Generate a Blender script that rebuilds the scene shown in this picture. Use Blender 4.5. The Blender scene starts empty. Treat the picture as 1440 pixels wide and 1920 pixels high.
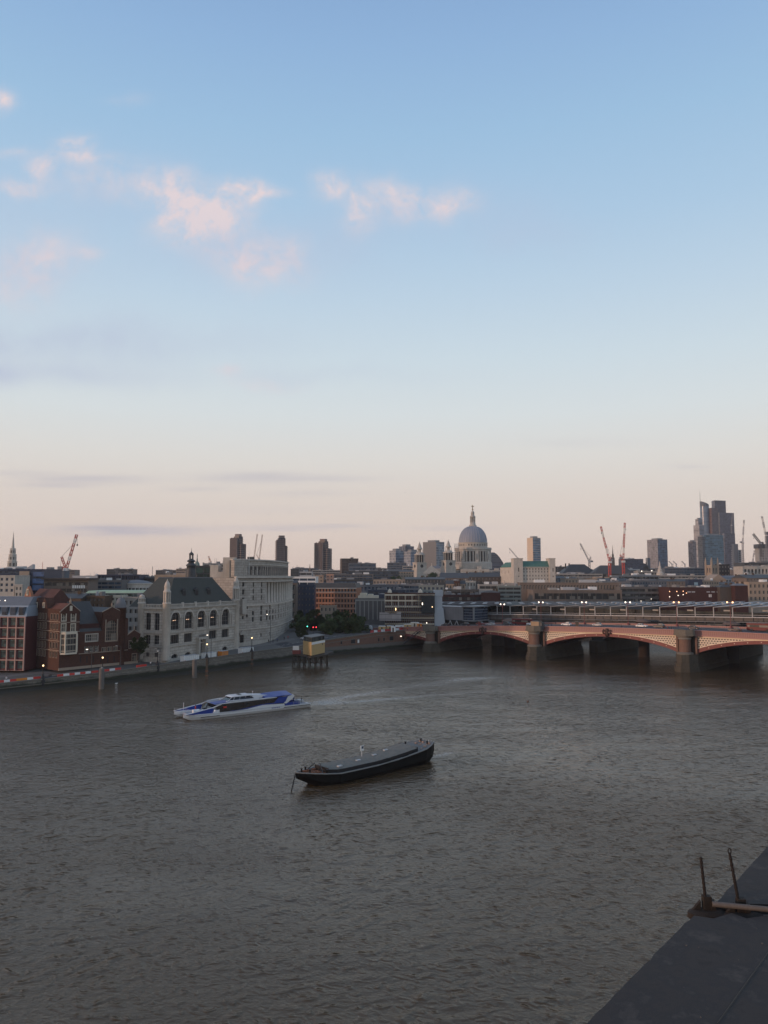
import bpy, math, random
from mathutils import Matrix, Vector
random.seed(7)
scene = bpy.context.scene
COL = scene.collection
R = math.radians
PI = math.pi

# ------------------------------------------------------------------ camera
FPX, HZ, CAMZ = 1442.0, 1080.0, 35.0
PITCH = math.atan((HZ - 960) / FPX)
cam_d = bpy.data.cameras.new("camera")
cam = bpy.data.objects.new("camera", cam_d)
COL.objects.link(cam)
cam.location = (0, 0, CAMZ)
cam.rotation_euler = (PI / 2 + PITCH, 0, 0)
cam_d.sensor_fit = 'VERTICAL'
cam_d.sensor_height = 24.0
cam_d.lens = 24.0 * FPX / 1920
cam_d.clip_start = 0.1
cam_d.clip_end = 30000
scene.camera = cam
scene.view_settings.view_transform = 'Standard'
scene.view_settings.look = 'None'
scene.view_settings.gamma = 1.0
scene.view_settings.exposure = 0.0
scene.cycles.max_bounces = 5
scene.cycles.diffuse_bounces = 2
scene.cycles.glossy_bounces = 3
scene.cycles.transparent_max_bounces = 6
scene.cycles.caustics_reflective = False
scene.cycles.caustics_refractive = False

CP, SP = math.cos(PITCH), math.sin(PITCH)
def ray(px, py):
    xc = (px - 720) / FPX; yc = (960 - py) / FPX
    return Vector((xc, CP - yc * SP, SP + yc * CP))
def P(px, py, D):
    d = ray(px, py); t = D / d.y
    return Vector((d.x * t, D, CAMZ + d.z * t))
def G(px, D, py=1100):
    p = P(px, py, D); return (p.x, p.y)
def Z(py, D):
    return P(720, py, D).z
def W0(px, py, z=0.0):
    d = ray(px, py); t = (z - CAMZ) / d.z
    return Vector((d.x * t, d.y * t, z))

def lin(c):
    return tuple(((x / 255.0) / 12.92 if x / 255.0 <= 0.04045 else ((x / 255.0 + 0.055) / 1.055) ** 2.4) for x in c)

# ------------------------------------------------------------------ world
SUN_AZ, SUN_EL = R(-112), R(6.0)
world = bpy.data.worlds.new("World"); scene.world = world
world.use_nodes = True
wn = world.node_tree; wn.nodes.clear(); wl = wn.links
def N(tree, t, **kw):
    n = tree.nodes.new(t)
    for k, v in kw.items():
        if k == 'inp':
            for a, b in v.items():
                if hasattr(b, 'is_output'): tree.links.new(b, n.inputs[a])
                else: n.inputs[a].default_value = b
        else: setattr(n, k, v)
    return n
def MT(tree, op, a, b=0.0, c=0.0, clamp=False):
    return N(tree, 'ShaderNodeMath', operation=op, use_clamp=clamp, inp={0: a, 1: b, 2: c}).outputs[0]
def MIX(tree, fac, a, b, bt='MIX'):
    n = N(tree, 'ShaderNodeMix', data_type='RGBA', blend_type=bt)
    for k, v in ((0, fac), (6, a), (7, b)):
        if hasattr(v, 'is_output'): tree.links.new(v, n.inputs[k])
        else: n.inputs[k].default_value = (v if k == 0 else (tuple(v) + (1,))[:4])
    return n.outputs[2]
def RAMP(tree, fac, stops, interp='LINEAR'):
    n = tree.nodes.new('ShaderNodeValToRGB'); cr = n.color_ramp; cr.interpolation = interp
    while len(cr.elements) > 1: cr.elements.remove(cr.elements[-1])
    cr.elements[0].position = stops[0][0]; cr.elements[0].color = tuple(stops[0][1]) + (1,)
    for p, c in stops[1:]:
        e = cr.elements.new(p); e.color = tuple(c) + (1,)
    tree.links.new(fac, n.inputs[0]); return n.outputs[0]

tc = N(wn, 'ShaderNodeTexCoord')
sep = N(wn, 'ShaderNodeSeparateXYZ', inp={0: tc.outputs['Generated']})
dx, dy, dz = sep.outputs
dyc = MT(wn, 'MAXIMUM', dy, 0.05)
U = MT(wn, 'DIVIDE', dx, dyc); V = MT(wn, 'DIVIDE', dz, dyc)
def el(py):
    d = ray(720, py); return math.sin(math.atan2(d.z, d.y))
sky_stops = [(0.0, (214, 192, 180)), (el(1060), (221, 201, 190)), (el(1000), (228, 212, 202)), (el(930), (230, 219, 210)),
             (el(860), (228, 225, 220)), (el(780), (221, 228, 230)), (el(680), (209, 224, 233)), (el(560), (193, 215, 233)),
             (el(420), (175, 205, 231)), (el(250), (159, 195, 227)), (el(90), (147, 183, 222)), (el(-60), (136, 171, 214)), (0.8, (132, 150, 184)), (1.0, (138, 150, 176))]
grad = RAMP(wn, dz, [(max(0, p), lin(c)) for p, c in sky_stops])
# glow towards the set sun, low down
ssx, ssy = math.sin(SUN_AZ), math.cos(SUN_AZ)
nsky = N(wn, 'ShaderNodeTexSky', sky_type='NISHITA')
nsky.sun_disc = False; nsky.sun_elevation = SUN_EL; nsky.sun_rotation = SUN_AZ % (2 * PI)
nsky.altitude = 30; nsky.air_density = 1.0; nsky.dust_density = 1.6; nsky.ozone_density = 1.3
nscaled = MIX(wn, 1.0, nsky.outputs[0], (0.09, 0.09, 0.09), 'MULTIPLY')
base = MIX(wn, 0.07, grad, nscaled)
# afterglow round the setting sun, low in the west
sdot = MT(wn, 'ADD', MT(wn, 'MULTIPLY', dx, ssx), MT(wn, 'MULTIPLY', dy, ssy))
glow = MT(wn, 'MULTIPLY', MT(wn, 'POWER', MT(wn, 'MAXIMUM', sdot, 0.0), 2.5), MT(wn, 'EXPONENT', MT(wn, 'MULTIPLY', MT(wn, 'ABSOLUTE', dz), -3.5)), clamp=True)
base = MIX(wn, glow, base, (1.35, 0.86, 0.52))
# clouds: (px, py, half width px, half height px, amount) in fixed directions of the sky
def uv_of(px, py):
    d = ray(px, py); return d.x / d.y, d.z / d.y
vec = N(wn, 'ShaderNodeCombineXYZ', inp={0: U, 1: V, 2: 0.0}).outputs[0]
nzw = N(wn, 'ShaderNodeTexNoise', inp={'Vector': vec, 'Scale': 9.0, 'Detail': 4.0})
wv = N(wn, 'ShaderNodeVectorMath', operation='SUBTRACT', inp={0: nzw.outputs['Color'], 1: (0.5, 0.5, 0.5)})
wv = N(wn, 'ShaderNodeVectorMath', operation='SCALE', inp={0: wv.outputs[0], 'Scale': 0.055})
vv = N(wn, 'ShaderNodeVectorMath', operation='ADD', inp={0: vec, 1: wv.outputs[0]})
sp2 = N(wn, 'ShaderNodeSeparateXYZ', inp={0: vv.outputs[0]})
Uw, Vw = sp2.outputs[0], sp2.outputs[1]
def blobs(lst, Ui, Vi, kw=1.0, kh=1.0):
    acc = None
    for (px, py, hw, hh, am) in lst:
        u0, v0 = uv_of(px, py)
        a = MT(wn, 'MULTIPLY', MT(wn, 'SUBTRACT', Ui, u0), FPX / (hw * kw))
        b = MT(wn, 'MULTIPLY', MT(wn, 'SUBTRACT', Vi, v0), FPX / (hh * kh))
        s = MT(wn, 'ADD', MT(wn, 'MULTIPLY', a, a), MT(wn, 'MULTIPLY', b, b))
        g = MT(wn, 'MULTIPLY', MT(wn, 'EXPONENT', MT(wn, 'MULTIPLY', s, -1.0)), am)
        acc = g if acc is None else MT(wn, 'ADD', acc, g)
    return acc
puffs = [(312, 352, 30, 22, .9), (345, 385, 34, 26, .9), (365, 420, 48, 26, 1.0), (408, 392, 42, 24, .8), (452, 350, 30, 18, .9), (490, 352, 30, 9, .5),
         (500, 475, 52, 30, .62), (440, 470, 60, 24, .3), (620, 352, 28, 18, .72), (676, 394, 24, 30, 1.0), (748, 372, 32, 24, .65), (760, 400, 40, 20, .35),
         (830, 378, 36, 22, .72), (868, 372, 26, 14, .6), (8, 183, 16, 14, 1.0), (140, 278, 30, 16, .7), (74, 322, 17, 14, .9), (150, 305, 40, 9, .6),
         (40, 355, 34, 11, .75), (150, 471, 26, 9, .75), (50, 510, 46, 40, .6), (90, 470, 46, 28, .45), (205, 345, 80, 26, .36), (20, 290, 40, 10, .3), (500, 500, 60, 30, .35), (380, 405, 60, 40, .4), (430, 694, 28, 10, .35), (495, 720, 50, 8, .3), (235, 188, 40, 10, .12)]
pm = blobs(puffs, Uw, Vw, 1.25, 1.35)
pm = MT(wn, 'MULTIPLY', MT(wn, 'SUBTRACT', 1.0, MT(wn, 'EXPONENT', MT(wn, 'MULTIPLY', pm, -1.7))), 1.0)
n2 = N(wn, 'ShaderNodeTexNoise', inp={'Vector': vv.outputs[0], 'Scale': 30.0, 'Detail': 9.0, 'Roughness': 0.64}).outputs['Fac']
pmm = MT(wn, 'MULTIPLY', pm, MT(wn, 'MULTIPLY_ADD', n2, 3.6, -0.95), clamp=True)
pmm = MT(wn, 'SMOOTHSTEP' if False else 'POWER', pmm, 1.25, clamp=True)
c1 = MIX(wn, MT(wn, 'MULTIPLY', pmm, 1.0), base, lin((226, 212, 215)))
# thin violet veils in the shade of the puffs
veils = [(410, 470, 190, 60, .42), (610, 470, 120, 60, .4), (850, 400, 230, 60, .4), (120, 360, 210, 70, .42), (60, 500, 130, 90, .45), (60, 640, 230, 40, .75), (40, 700, 190, 22, .85), (300, 640, 260, 50, .35), (1000, 440, 170, 40, .22), (560, 705, 240, 20, .3)]
vm = blobs(veils, Uw, Vw)
n3 = N(wn, 'ShaderNodeTexNoise', inp={'Vector': vv.outputs[0], 'Scale': 8.0, 'Detail': 7.0, 'Roughness': .6}).outputs['Fac']
vmm = MT(wn, 'MULTIPLY', vm, MT(wn, 'MULTIPLY_ADD', n3, 2.0, -0.35), clamp=True)
c2 = MIX(wn, MT(wn, 'MULTIPLY', vmm, 0.85), c1, lin((182, 192, 215)))
# long flat streaks low over the roofs
streaks = [(170, 898, 90, 5, .75), (100, 910, 60, 4, .5), (30, 888, 70, 4, .35), (440, 897, 70, 6, .45), (500, 889, 60, 4, .35), (600, 898, 90, 5, .45), (370, 917, 50, 3.5, .35), (580, 925, 70, 4, .3),
           (250, 995, 120, 6.5, .95), (190, 990, 60, 4, .5), (540, 990, 100, 4, .5), (640, 985, 50, 3, .35), (450, 955, 200, 6, .12), (1290, 875, 40, 3, .25), (1090, 830, 120, 5, .15), (850, 990, 80, 3, .3)]
nst = N(wn, 'ShaderNodeTexNoise', inp={'Vector': N(wn, 'ShaderNodeVectorMath', operation='MULTIPLY', inp={0: vec, 1: (6.0, 60.0, 1.0)}).outputs[0], 'Scale': 1.6, 'Detail': 4.0}).outputs['Fac']
Vs = MT(wn, 'ADD', V, MT(wn, 'MULTIPLY', MT(wn, 'SUBTRACT', nst, 0.5), 0.008))
sm = blobs(streaks, U, Vs, 1.15, 1.5)
smm = MT(wn, 'MULTIPLY', sm, MT(wn, 'MULTIPLY_ADD', nst, 1.3, 0.3), clamp=True)
c3 = MIX(wn, MT(wn, 'MULTIPLY', smm, 0.66), c2, lin((178, 176, 190)))
# below the horizon
below = MT(wn, 'GREATER_THAN', 0.0, dz)
c4 = MIX(wn, below, c3, lin((95, 90, 88)))
bg = N(wn, 'ShaderNodeBackground', inp={0: c4, 1: 1.03})
wo = N(wn, 'ShaderNodeOutputWorld', inp={0: bg.outputs[0]})

# ------------------------------------------------------------------ sun
sd = bpy.data.lights.new("sun", 'SUN'); sd.energy = 1.9; sd.angle = R(2.0); sd.color = (1.0, 0.62, 0.42)
so = bpy.data.objects.new("sun", sd); COL.objects.link(so)
sv = Vector((math.sin(SUN_AZ) * math.cos(SUN_EL), math.cos(SUN_AZ) * math.cos(SUN_EL), math.sin(SUN_EL)))
so.rotation_euler = sv.to_track_quat('Z', 'Y').to_euler(); so.location = (0, 0, 300)

# ------------------------------------------------------------------ materials
MATS = {}
def new_mat(name):
    m = bpy.data.materials.new(name); m.use_nodes = True
    t = m.node_tree; t.nodes.clear()
    b = N(t, 'ShaderNodeBsdfPrincipled'); o = N(t, 'ShaderNodeOutputMaterial', inp={0: b.outputs[0]})
    MATS[name] = m; return m, t, b
def pmat(name, c, rough=0.85, var=0.18, scale=0.25, spec=0.3, metal=0.0, streak=True, bump=0.0):
    if name in MATS: return MATS[name]
    m, t, b = new_mat(name)
    co = N(t, 'ShaderNodeTexCoord').outputs['Object']
    n = N(t, 'ShaderNodeTexNoise', inp={'Vector': co, 'Scale': scale, 'Detail': 5.0, 'Roughness': 0.65}).outputs['Fac']
    k = MT(t, 'MULTIPLY_ADD', n, 2 * var, 1 - var)
    if streak:
        s = N(t, 'ShaderNodeVectorMath', operation='MULTIPLY', inp={0: co, 1: (1.0, 1.0, 0.12)}).outputs[0]
        n2 = N(t, 'ShaderNodeTexNoise', inp={'Vector': s, 'Scale': scale * 5, 'Detail': 4.0}).outputs['Fac']
        k = MT(t, 'MULTIPLY', k, MT(t, 'MULTIPLY_ADD', n2, 1.4 * var, 1 - 0.7 * var))
    cc = MIX(t, 1.0, c, N(t, 'ShaderNodeCombineColor', inp={0: k, 1: k, 2: k}).outputs[0], 'MULTIPLY')
    t.links.new(cc, b.inputs['Base Color'])
    b.inputs['Roughness'].default_value = rough; b.inputs['Specular IOR Level'].default_value = spec; b.inputs['Metallic'].default_value = metal
    if bump:
        nb = N(t, 'ShaderNodeTexNoise', inp={'Vector': co, 'Scale': scale * 12, 'Detail': 6.0}).outputs['Fac']
        bp = N(t, 'ShaderNodeBump', inp={'Height': nb, 'Strength': bump, 'Distance': 0.05}); t.links.new(bp.outputs[0], b.inputs['Normal'])
    return m
def brickmat(name, c1, c2, mortar, sx=0.45, sz=0.15, var=0.2):
    ms = 0.012 if sz < .5 else .06
    if name in MATS: return MATS[name]
    m, t, b = new_mat(name)
    uv = N(t, 'ShaderNodeTexCoord').outputs['UV']
    br = N(t, 'ShaderNodeTexBrick', inp={'Vector': uv, 'Color1': c1 + (1,), 'Color2': c2 + (1,), 'Mortar': mortar + (1,), 'Scale': 1.0, 'Mortar Size': ms, 'Brick Width': sx, 'Row Height': sz})
    n = N(t, 'ShaderNodeTexNoise', inp={'Vector': uv, 'Scale': 0.35, 'Detail': 5.0}).outputs['Fac']
    k = MT(t, 'MULTIPLY_ADD', n, 2 * var, 1 - var)
    cc = MIX(t, 1.0, br.outputs[0], N(t, 'ShaderNodeCombineColor', inp={0: k, 1: k, 2: k}).outputs[0], 'MULTIPLY')
    t.links.new(cc, b.inputs['Base Color']); b.inputs['Roughness'].default_value = 0.9; b.inputs['Specular IOR Level'].default_value = 0.2
    return m
def glass(name, c, rough=0.12, cw=1.5, ch=3.5, var=0.5, line=None, lw=0.06, blinds=0.0):
    """glazing whose panes differ a little; line = mullion colour"""
    if name in MATS: return MATS[name]
    m, t, b = new_mat(name)
    uv = N(t, 'ShaderNodeTexCoord').outputs['UV']
    sc = N(t, 'ShaderNodeVectorMath', operation='MULTIPLY', inp={0: uv, 1: (1 / cw, 1 / ch, 1)}).outputs[0]
    fl = N(t, 'ShaderNodeVectorMath', operation='FLOOR', inp={0: sc}).outputs[0]
    w = N(t, 'ShaderNodeTexWhiteNoise', noise_dimensions='2D', inp={'Vector': fl}).outputs['Value']
    big = N(t, 'ShaderNodeTexNoise', inp={'Vector': uv, 'Scale': 0.08, 'Detail': 3.0}).outputs['Fac']
    k = MT(t, 'ADD', MT(t, 'MULTIPLY_ADD', w, 2 * var, 1 - var), MT(t, 'MULTIPLY_ADD', big, 1.2, -0.6))
    k = MT(t, 'MAXIMUM', k, 0.1)
    cc = MIX(t, 1.0, c, N(t, 'ShaderNodeCombineColor', inp={0: k, 1: k, 2: k}).outputs[0], 'MULTIPLY')
    if blinds: cc = MIX(t, MT(t, 'MULTIPLY', MT(t, 'GREATER_THAN', w, 1 - blinds), .8), cc, (.2, .18, .15))
    rr = rough
    if line:
        fr = N(t, 'ShaderNodeVectorMath', operation='FRACTION', inp={0: sc}).outputs[0]
        s = N(t, 'ShaderNodeSeparateXYZ', inp={0: fr})
        a = MT(t, 'LESS_THAN', s.outputs[0], lw * 1.6 / cw); bb = MT(t, 'LESS_THAN', s.outputs[1], lw * 7 / ch)
        e = MT(t, 'MAXIMUM', a, bb)
        cc = MIX(t, e, cc, line)
        t.links.new(MT(t, 'MULTIPLY_ADD', e, 0.5, rough), b.inputs['Roughness'])
    else: b.inputs['Roughness'].default_value = rough
    t.links.new(cc, b.inputs['Base Color']); b.inputs['Specular IOR Level'].default_value = 0.5
    return m
def emat(name, c, s):
    if name in MATS: return MATS[name]
    m = bpy.data.materials.new(name); m.use_nodes = True; t = m.node_tree; t.nodes.clear()
    e = N(t, 'ShaderNodeEmission', inp={0: tuple(c) + (1,), 1: s}); N(t, 'ShaderNodeOutputMaterial', inp={0: e.outputs[0]})
    MATS[name] = m; return m

stone = pmat('portland_stone', (.43, .395, .345), var=.32, scale=.22)
stone_lt = pmat('pale_stone', (.50, .455, .395), var=.32, scale=.3)
stone_tan = pmat('tan_stone', (.33, .26, .2), var=.2)
stone_dk = pmat('sooty_stone', (.2, .19, .175), var=.3)
conc = pmat('concrete', (.3, .29, .27), var=.2)
conc_dk = pmat('dark_concrete', (.13, .125, .12), var=.25)
brown = pmat('brown_cladding', (.17, .135, .11), var=.2)
brown_dk = pmat('dark_brown_cladding', (.085, .07, .06), var=.2)
slate = pmat('slate_roof', (.06, .062, .062), rough=.6, var=.25, scale=.4)
slate_g = pmat('green_slate_roof', (.058, .064, .058), rough=.8, var=.2, scale=.5)
lead = pmat('lead_roof', (.17, .175, .185), rough=.8, var=.15, scale=.3)
roof_gr = pmat('grey_flat_roof', (.19, .19, .19), var=.3, scale=.15, streak=False)
copper = pmat('verdigris_copper', (.075, .17, .135), var=.2)
copper_lt = pmat('pale_green_roof', (.33, .45, .32), var=.15)
white = pmat('white_paint', (.72, .72, .7), rough=.5, var=.06)
cream = pmat('cream_render', (.6, .54, .43), var=.12)
cream2 = pmat('cream_paint_iron', (.78, .66, .5), var=.08, rough=.5)
black = pmat('black_paint', (.018, .018, .02), rough=.5, var=.15)
dkgrey = pmat('dark_grey_metal', (.055, .06, .065), rough=.5, var=.15)
grey = pmat('grey_metal', (.2, .21, .22), rough=.5, var=.12)
ltgrey = pmat('light_grey_metal', (.4, .41, .42), rough=.5, var=.1)
navy = pmat('navy_cladding', (.03, .042, .075), rough=.4, var=.2)
bluegrey = pmat('blue_grey_cladding', (.105, .12, .14), rough=.7, var=.2)
brick = brickmat('red_brick', (.1, .042, .028), (.065, .03, .022), (.08, .06, .048))
brick_dk = brickmat('maroon_brick', (.075, .03, .025), (.055, .023, .02), (.06, .04, .035))
brick_or = brickmat('orange_and_sunlit_brick', (.36, .16, .09), (.28, .12, .07), (.25, .18, .13))
brick_br = brickmat('brown_brick', (.13, .085, .055), (.1, .065, .045), (.1, .08, .06))
win = glass('window_glass', (.014, .016, .018), rough=.3, cw=1.7, ch=2.3, var=.7, blinds=.16)
ashlar = brickmat('pale_ashlar', (.50, .455, .395), (.40, .36, .31), (.22, .195, .165), 2.4, 1.05, .34)
ashlar_g = brickmat('grey_ashlar', (.44, .40, .35), (.35, .315, .275), (.2, .18, .155), 2.6, 1.1, .34)
win_d = glass('dark_hall_glass', (.012, .013, .015), rough=.3, cw=1.3, ch=1.6, var=.6)
win_b = glass('blue_window_glass', (.035, .055, .085), rough=.2, cw=1.6, ch=1.8, var=.6)
win_t = glass('teal_window_glass', (.045, .075, .075), rough=.2, cw=1.0, ch=1.0, var=.7)
pinkred = pmat('pink_iron_paint', (.37, .195, .175), rough=.5, var=.14, scale=.5)
darkred = pmat('dark_red_iron_paint', (.19, .055, .05), rough=.5, var=.35, scale=.4)
granite_r = pmat('red_granite', (.17, .1, .075), rough=.7, var=.3, scale=.8)
granite = pmat('grey_granite', (.15, .135, .11), var=.35, scale=.6, bump=.6)
orange = pmat('orange_paint', (.65, .22, .03), rough=.6, var=.1)
yellow = pmat('yellow_paint', (.45, .32, .15), rough=.6, var=.1)
redp = pmat('red_plastic', (.55, .05, .04), rough=.5, var=.1)
redc = pmat('crane_red', (.42, .05, .04), rough=.5, var=.1)
rust = pmat('rusty_deck', (.2, .085, .045), var=.5, scale=1.5, streak=False)
timber = pmat('wet_timber', (.06, .05, .04), var=.35, scale=.8)
asphalt = pmat('asphalt', (.055, .055, .058), var=.25, scale=.2, streak=False)
paving = pmat('paving', (.17, .16, .15), var=.2, scale=.3, streak=False)
lampglow = emat('lamp_glow', (1.0, .68, .35), 3.2)
lampglow_o = emat('orange_lamp_glow', (1.0, .5, .25), 3.5)
lampglow_w = emat('white_lamp_glow', (1.0, .86, .7), 3.0)

# ------------------------------------------------------------------ mesh builder
class MB:
    def __init__(s, M=None):
        s.v = []; s.f = []; s.mi = []; s.sm = []; s.M = M or Matrix()
    def add(s, vs, fs, mi=0, sm=False):
        o = len(s.v)
        s.v += [tuple(s.M @ Vector(p)) for p in vs]
        for f in fs:
            s.f.append([i + o for i in f]); s.mi.append(mi); s.sm.append(sm)
        return s
    def quad(s, *pts, mi=0): return s.add(pts, [list(range(len(pts)))], mi)
    def box(s, x0, x1, y0, y1, z0, z1, mi=0):
        return s.add([(x0, y0, z0), (x1, y0, z0), (x1, y1, z0), (x0, y1, z0), (x0, y0, z1), (x1, y0, z1), (x1, y1, z1), (x0, y1, z1)],
                     [(0, 3, 2, 1), (4, 5, 6, 7), (0, 1, 5, 4), (1, 2, 6, 5), (2, 3, 7, 6), (3, 0, 4, 7)], mi)
    def prism(s, pts, z0, z1, mi=0, top=None, cap=True):
        n = len(pts)
        if sum(pts[i][0] * pts[(i + 1) % n][1] - pts[(i + 1) % n][0] * pts[i][1] for i in range(n)) < 0: pts = pts[::-1]
        s.add([(x, y, z0) for x, y in pts] + [(x, y, z1) for x, y in pts], [(i, (i + 1) % n, n + (i + 1) % n, n + i) for i in range(n)], mi)
        if cap:
            s.add([(x, y, z1) for x, y in pts], [list(range(n))], mi if top is None else top)
            s.add([(x, y, z0) for x, y in pts], [list(range(n))[::-1]], mi)
        return s
    def prism_xz(s, pts, y0, y1, mi=0):
        n = len(pts)
        if sum(pts[i][0] * pts[(i + 1) % n][1] - pts[(i + 1) % n][0] * pts[i][1] for i in range(n)) < 0: pts = pts[::-1]
        s.add([(x, y0, z) for x, z in pts] + [(x, y1, z) for x, z in pts],
              [list(range(n)), list(range(2 * n - 1, n - 1, -1))] + [(i, n + i, n + (i + 1) % n, (i + 1) % n) for i in range(n)], mi)
        return s
    def prism_yz(s, pts, x0, x1, mi=0):
        n = len(pts)
        s.add([(x0, y, z) for y, z in pts] + [(x1, y, z) for y, z in pts],
              [list(range(n))[::-1], list(range(n, 2 * n))] + [(i, (i + 1) % n, n + (i + 1) % n, n + i) for i in range(n)], mi)
        return s
    def frustum(s, r0, r1, z0, z1, mi=0):
        """r = (x0,x1,y0,y1) bottom and top rectangles"""
        a, b = r0, r1
        return s.add([(a[0], a[2], z0), (a[1], a[2], z0), (a[1], a[3], z0), (a[0], a[3], z0), (b[0], b[2], z1), (b[1], b[2], z1), (b[1], b[3], z1), (b[0], b[3], z1)],
                     [(0, 3, 2, 1), (4, 5, 6, 7), (0, 1, 5, 4), (1, 2, 6, 5), (2, 3, 7, 6), (3, 0, 4, 7)], mi)
    def lathe(s, prof, n=16, cx=0, cy=0, mi=0, sm=True, a0=0.0):
        vs = []; fs = []
        for r, z in prof:
            for i in range(n):
                a = a0 + 2 * PI * i / n; vs.append((cx + r * math.cos(a), cy + r * math.sin(a), z))
        for j in range(len(prof) - 1):
            for i in range(n):
                k = (i + 1) % n; fs.append((j * n + i, j * n + k, (j + 1) * n + k, (j + 1) * n + i))
        s.add(vs, fs, mi, sm)
        s.add([vs[i] for i in range(n)], [list(range(n))[::-1]], mi); s.add(vs[-n:], [list(range(n))], mi)
        return s
    def cyl(s, cx, cy, r, z0, z1, n=12, mi=0, r1=None): return s.lathe([(r, z0), (r if r1 is None else r1, z1)], n, cx, cy, mi)
    def ball(s, c, r, n=10, mi=0, sz=1.0):
        return s.lathe([(max(1e-3, r * math.sin(PI * k / 6)), c[2] - r * sz * math.cos(PI * k / 6)) for k in range(7)], n, c[0], c[1], mi)
    def bar(s, p, q, r, mi=0, n=4, r1=None):
        p = Vector(p); q = Vector(q); d = q - p
        if d.length < 1e-6: return s
        d.normalize(); a = d.orthogonal().normalized(); b = d.cross(a); r1 = r if r1 is None else r1
        vs = []
        for c, rr in ((p, r), (q, r1)):
            for i in range(n):
                t = 2 * PI * (i + .5) / n; vs.append(tuple(c + (a * math.cos(t) + b * math.sin(t)) * rr))
        return s.add(vs, [(i, (i + 1) % n, n + (i + 1) % n, n + i) for i in range(n)] + [list(range(n))[::-1], list(range(n, 2 * n))], mi)
    def loft(s, secs, mi=0, sm=False, caps=True, closed=True):
        n = len(secs[0]); vs = [p for c in secs for p in c]; fs = []
        m = n if closed else n - 1
        for j in range(len(secs) - 1):
            for i in range(m):
                k = (i + 1) % n; fs.append((j * n + i, j * n + k, (j + 1) * n + k, (j + 1) * n + i))
        s.add(vs, fs, mi, sm)
        if caps: s.add(secs[0], [list(range(n))[::-1]], mi); s.add(secs[-1], [list(range(n))], mi)
        return s
    def mesh(s, name, mats):
        me = bpy.data.meshes.new(name); me.from_pydata(s.v, [], s.f)
        for m in (mats if isinstance(mats, (list, tuple)) else [mats]): me.materials.append(m)
        me.polygons.foreach_set('material_index', s.mi); me.polygons.foreach_set('use_smooth', s.sm)
        uvl = me.uv_layers.new(name='UVMap'); data = [0.0] * (2 * len(me.loops))
        for p in me.polygons:
            nn = p.normal
            if abs(nn.z) > 0.75:
                for li in p.loop_indices:
                    c = me.vertices[me.loops[li].vertex_index].co; data[2 * li] = c.x; data[2 * li + 1] = c.y
            else:
                tx, ty = -nn.y, nn.x; l = math.hypot(tx, ty) or 1; tx /= l; ty /= l
                for li in p.loop_indices:
                    c = me.vertices[me.loops[li].vertex_index].co; data[2 * li] = c.x * tx + c.y * ty; data[2 * li + 1] = c.z
        uvl.data.foreach_set('uv', data); me.update(); return me
    def build(s, name, mats, parent=None):
        o = bpy.data.objects.new(name, s.mesh(name, mats)); COL.objects.link(o)
        if parent is not None: o.parent = parent
        return o

def tag(o, label=None, cat=None, group=None, kind=None):
    if label: o['label'] = label
    if cat: o['category'] = cat
    if group: o['group'] = group
    if kind: o['kind'] = kind
    return o
def thing(name, label, cat, loc=(0, 0, 0), rz=0.0, group=None):
    o = bpy.data.objects.new(name, None); COL.objects.link(o); o.empty_display_size = 0.5
    o.location = loc; o.rotation_euler = (0, 0, rz)
    return tag(o, label, cat, group)
def copy_tree(o, parent=None):
    c = o.copy(); COL.objects.link(c); c.parent = parent
    for ch in [x for x in CH.get(o.name, o.children)]: copy_tree(ch, c)
    return c
CH = {}
def inst(me, name, parent, M):
    o = bpy.data.objects.new(name, me); COL.objects.link(o); o.parent = parent; o.matrix_basis = M; return o

# openings: (x, z, w, h, arch) measured at the centre-bottom of each hole
def wall_open(mb, W, z0, z1, ops, t=0.35, mi=0, x0=0.0):
    xs = sorted(set([x0, W] + [round(o[0] - o[2] / 2, 3) for o in ops] + [round(o[0] + o[2] / 2, 3) for o in ops]))
    zs = sorted(set([z0, z1] + [round(o[1], 3) for o in ops] + [round(o[1] + o[3], 3) for o in ops]))
    xs = [x for x in xs if x0 <= x <= W]; zs = [z for z in zs if z0 <= z <= z1]
    def hole(cx, cz): return any(abs(cx - o[0]) < o[2] / 2 and o[1] < cz < o[1] + o[3] for o in ops)
    for j in range(len(zs) - 1):
        i = 0
        while i < len(xs) - 1:
            cz = (zs[j] + zs[j + 1]) / 2
            if hole((xs[i] + xs[i + 1]) / 2, cz): i += 1; continue
            k = i
            while k + 1 < len(xs) - 1 and not hole((xs[k + 1] + xs[k + 2]) / 2, cz): k += 1
            mb.quad((xs[i], 0, zs[j]), (xs[k + 1], 0, zs[j]), (xs[k + 1], 0, zs[j + 1]), (xs[i], 0, zs[j + 1]), mi=mi)
            i = k + 1
    for (x, z, w, h, arch) in ops:
        a, b, c, d = x - w / 2, x + w / 2, z, z + h
        mb.quad((a, 0, c), (a, 0, d), (a, t, d), (a, t, c), mi=mi); mb.quad((b, 0, c), (b, t, c), (b, t, d), (b, 0, d), mi=mi)
        mb.quad((a, 0, c), (a, t, c), (b, t, c), (b, 0, c), mi=mi)
        if not arch: mb.quad((a, 0, d), (b, 0, d), (b, t, d), (a, t, d), mi=mi)
        else:
            r = w / 2; hh = min(r, h * .6); zc = d - hh; n = 6
            for sgn in (-1, 1):
                arc = [(x + sgn * r * math.cos(k * PI / 2 / n), zc + hh * math.sin(k * PI / 2 / n)) for k in range(n + 1)]
                for k in range(n):
                    p, q = arc[k], arc[k + 1]
                    mb.quad((p[0], 0, p[1]), (q[0], 0, q[1]), (x + sgn * r, 0, d), mi=mi)
                    mb.quad((p[0], 0, p[1]), (q[0], 0, q[1]), (q[0], t, q[1]), (p[0], t, p[1]), mi=mi)
WC = {}
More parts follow.
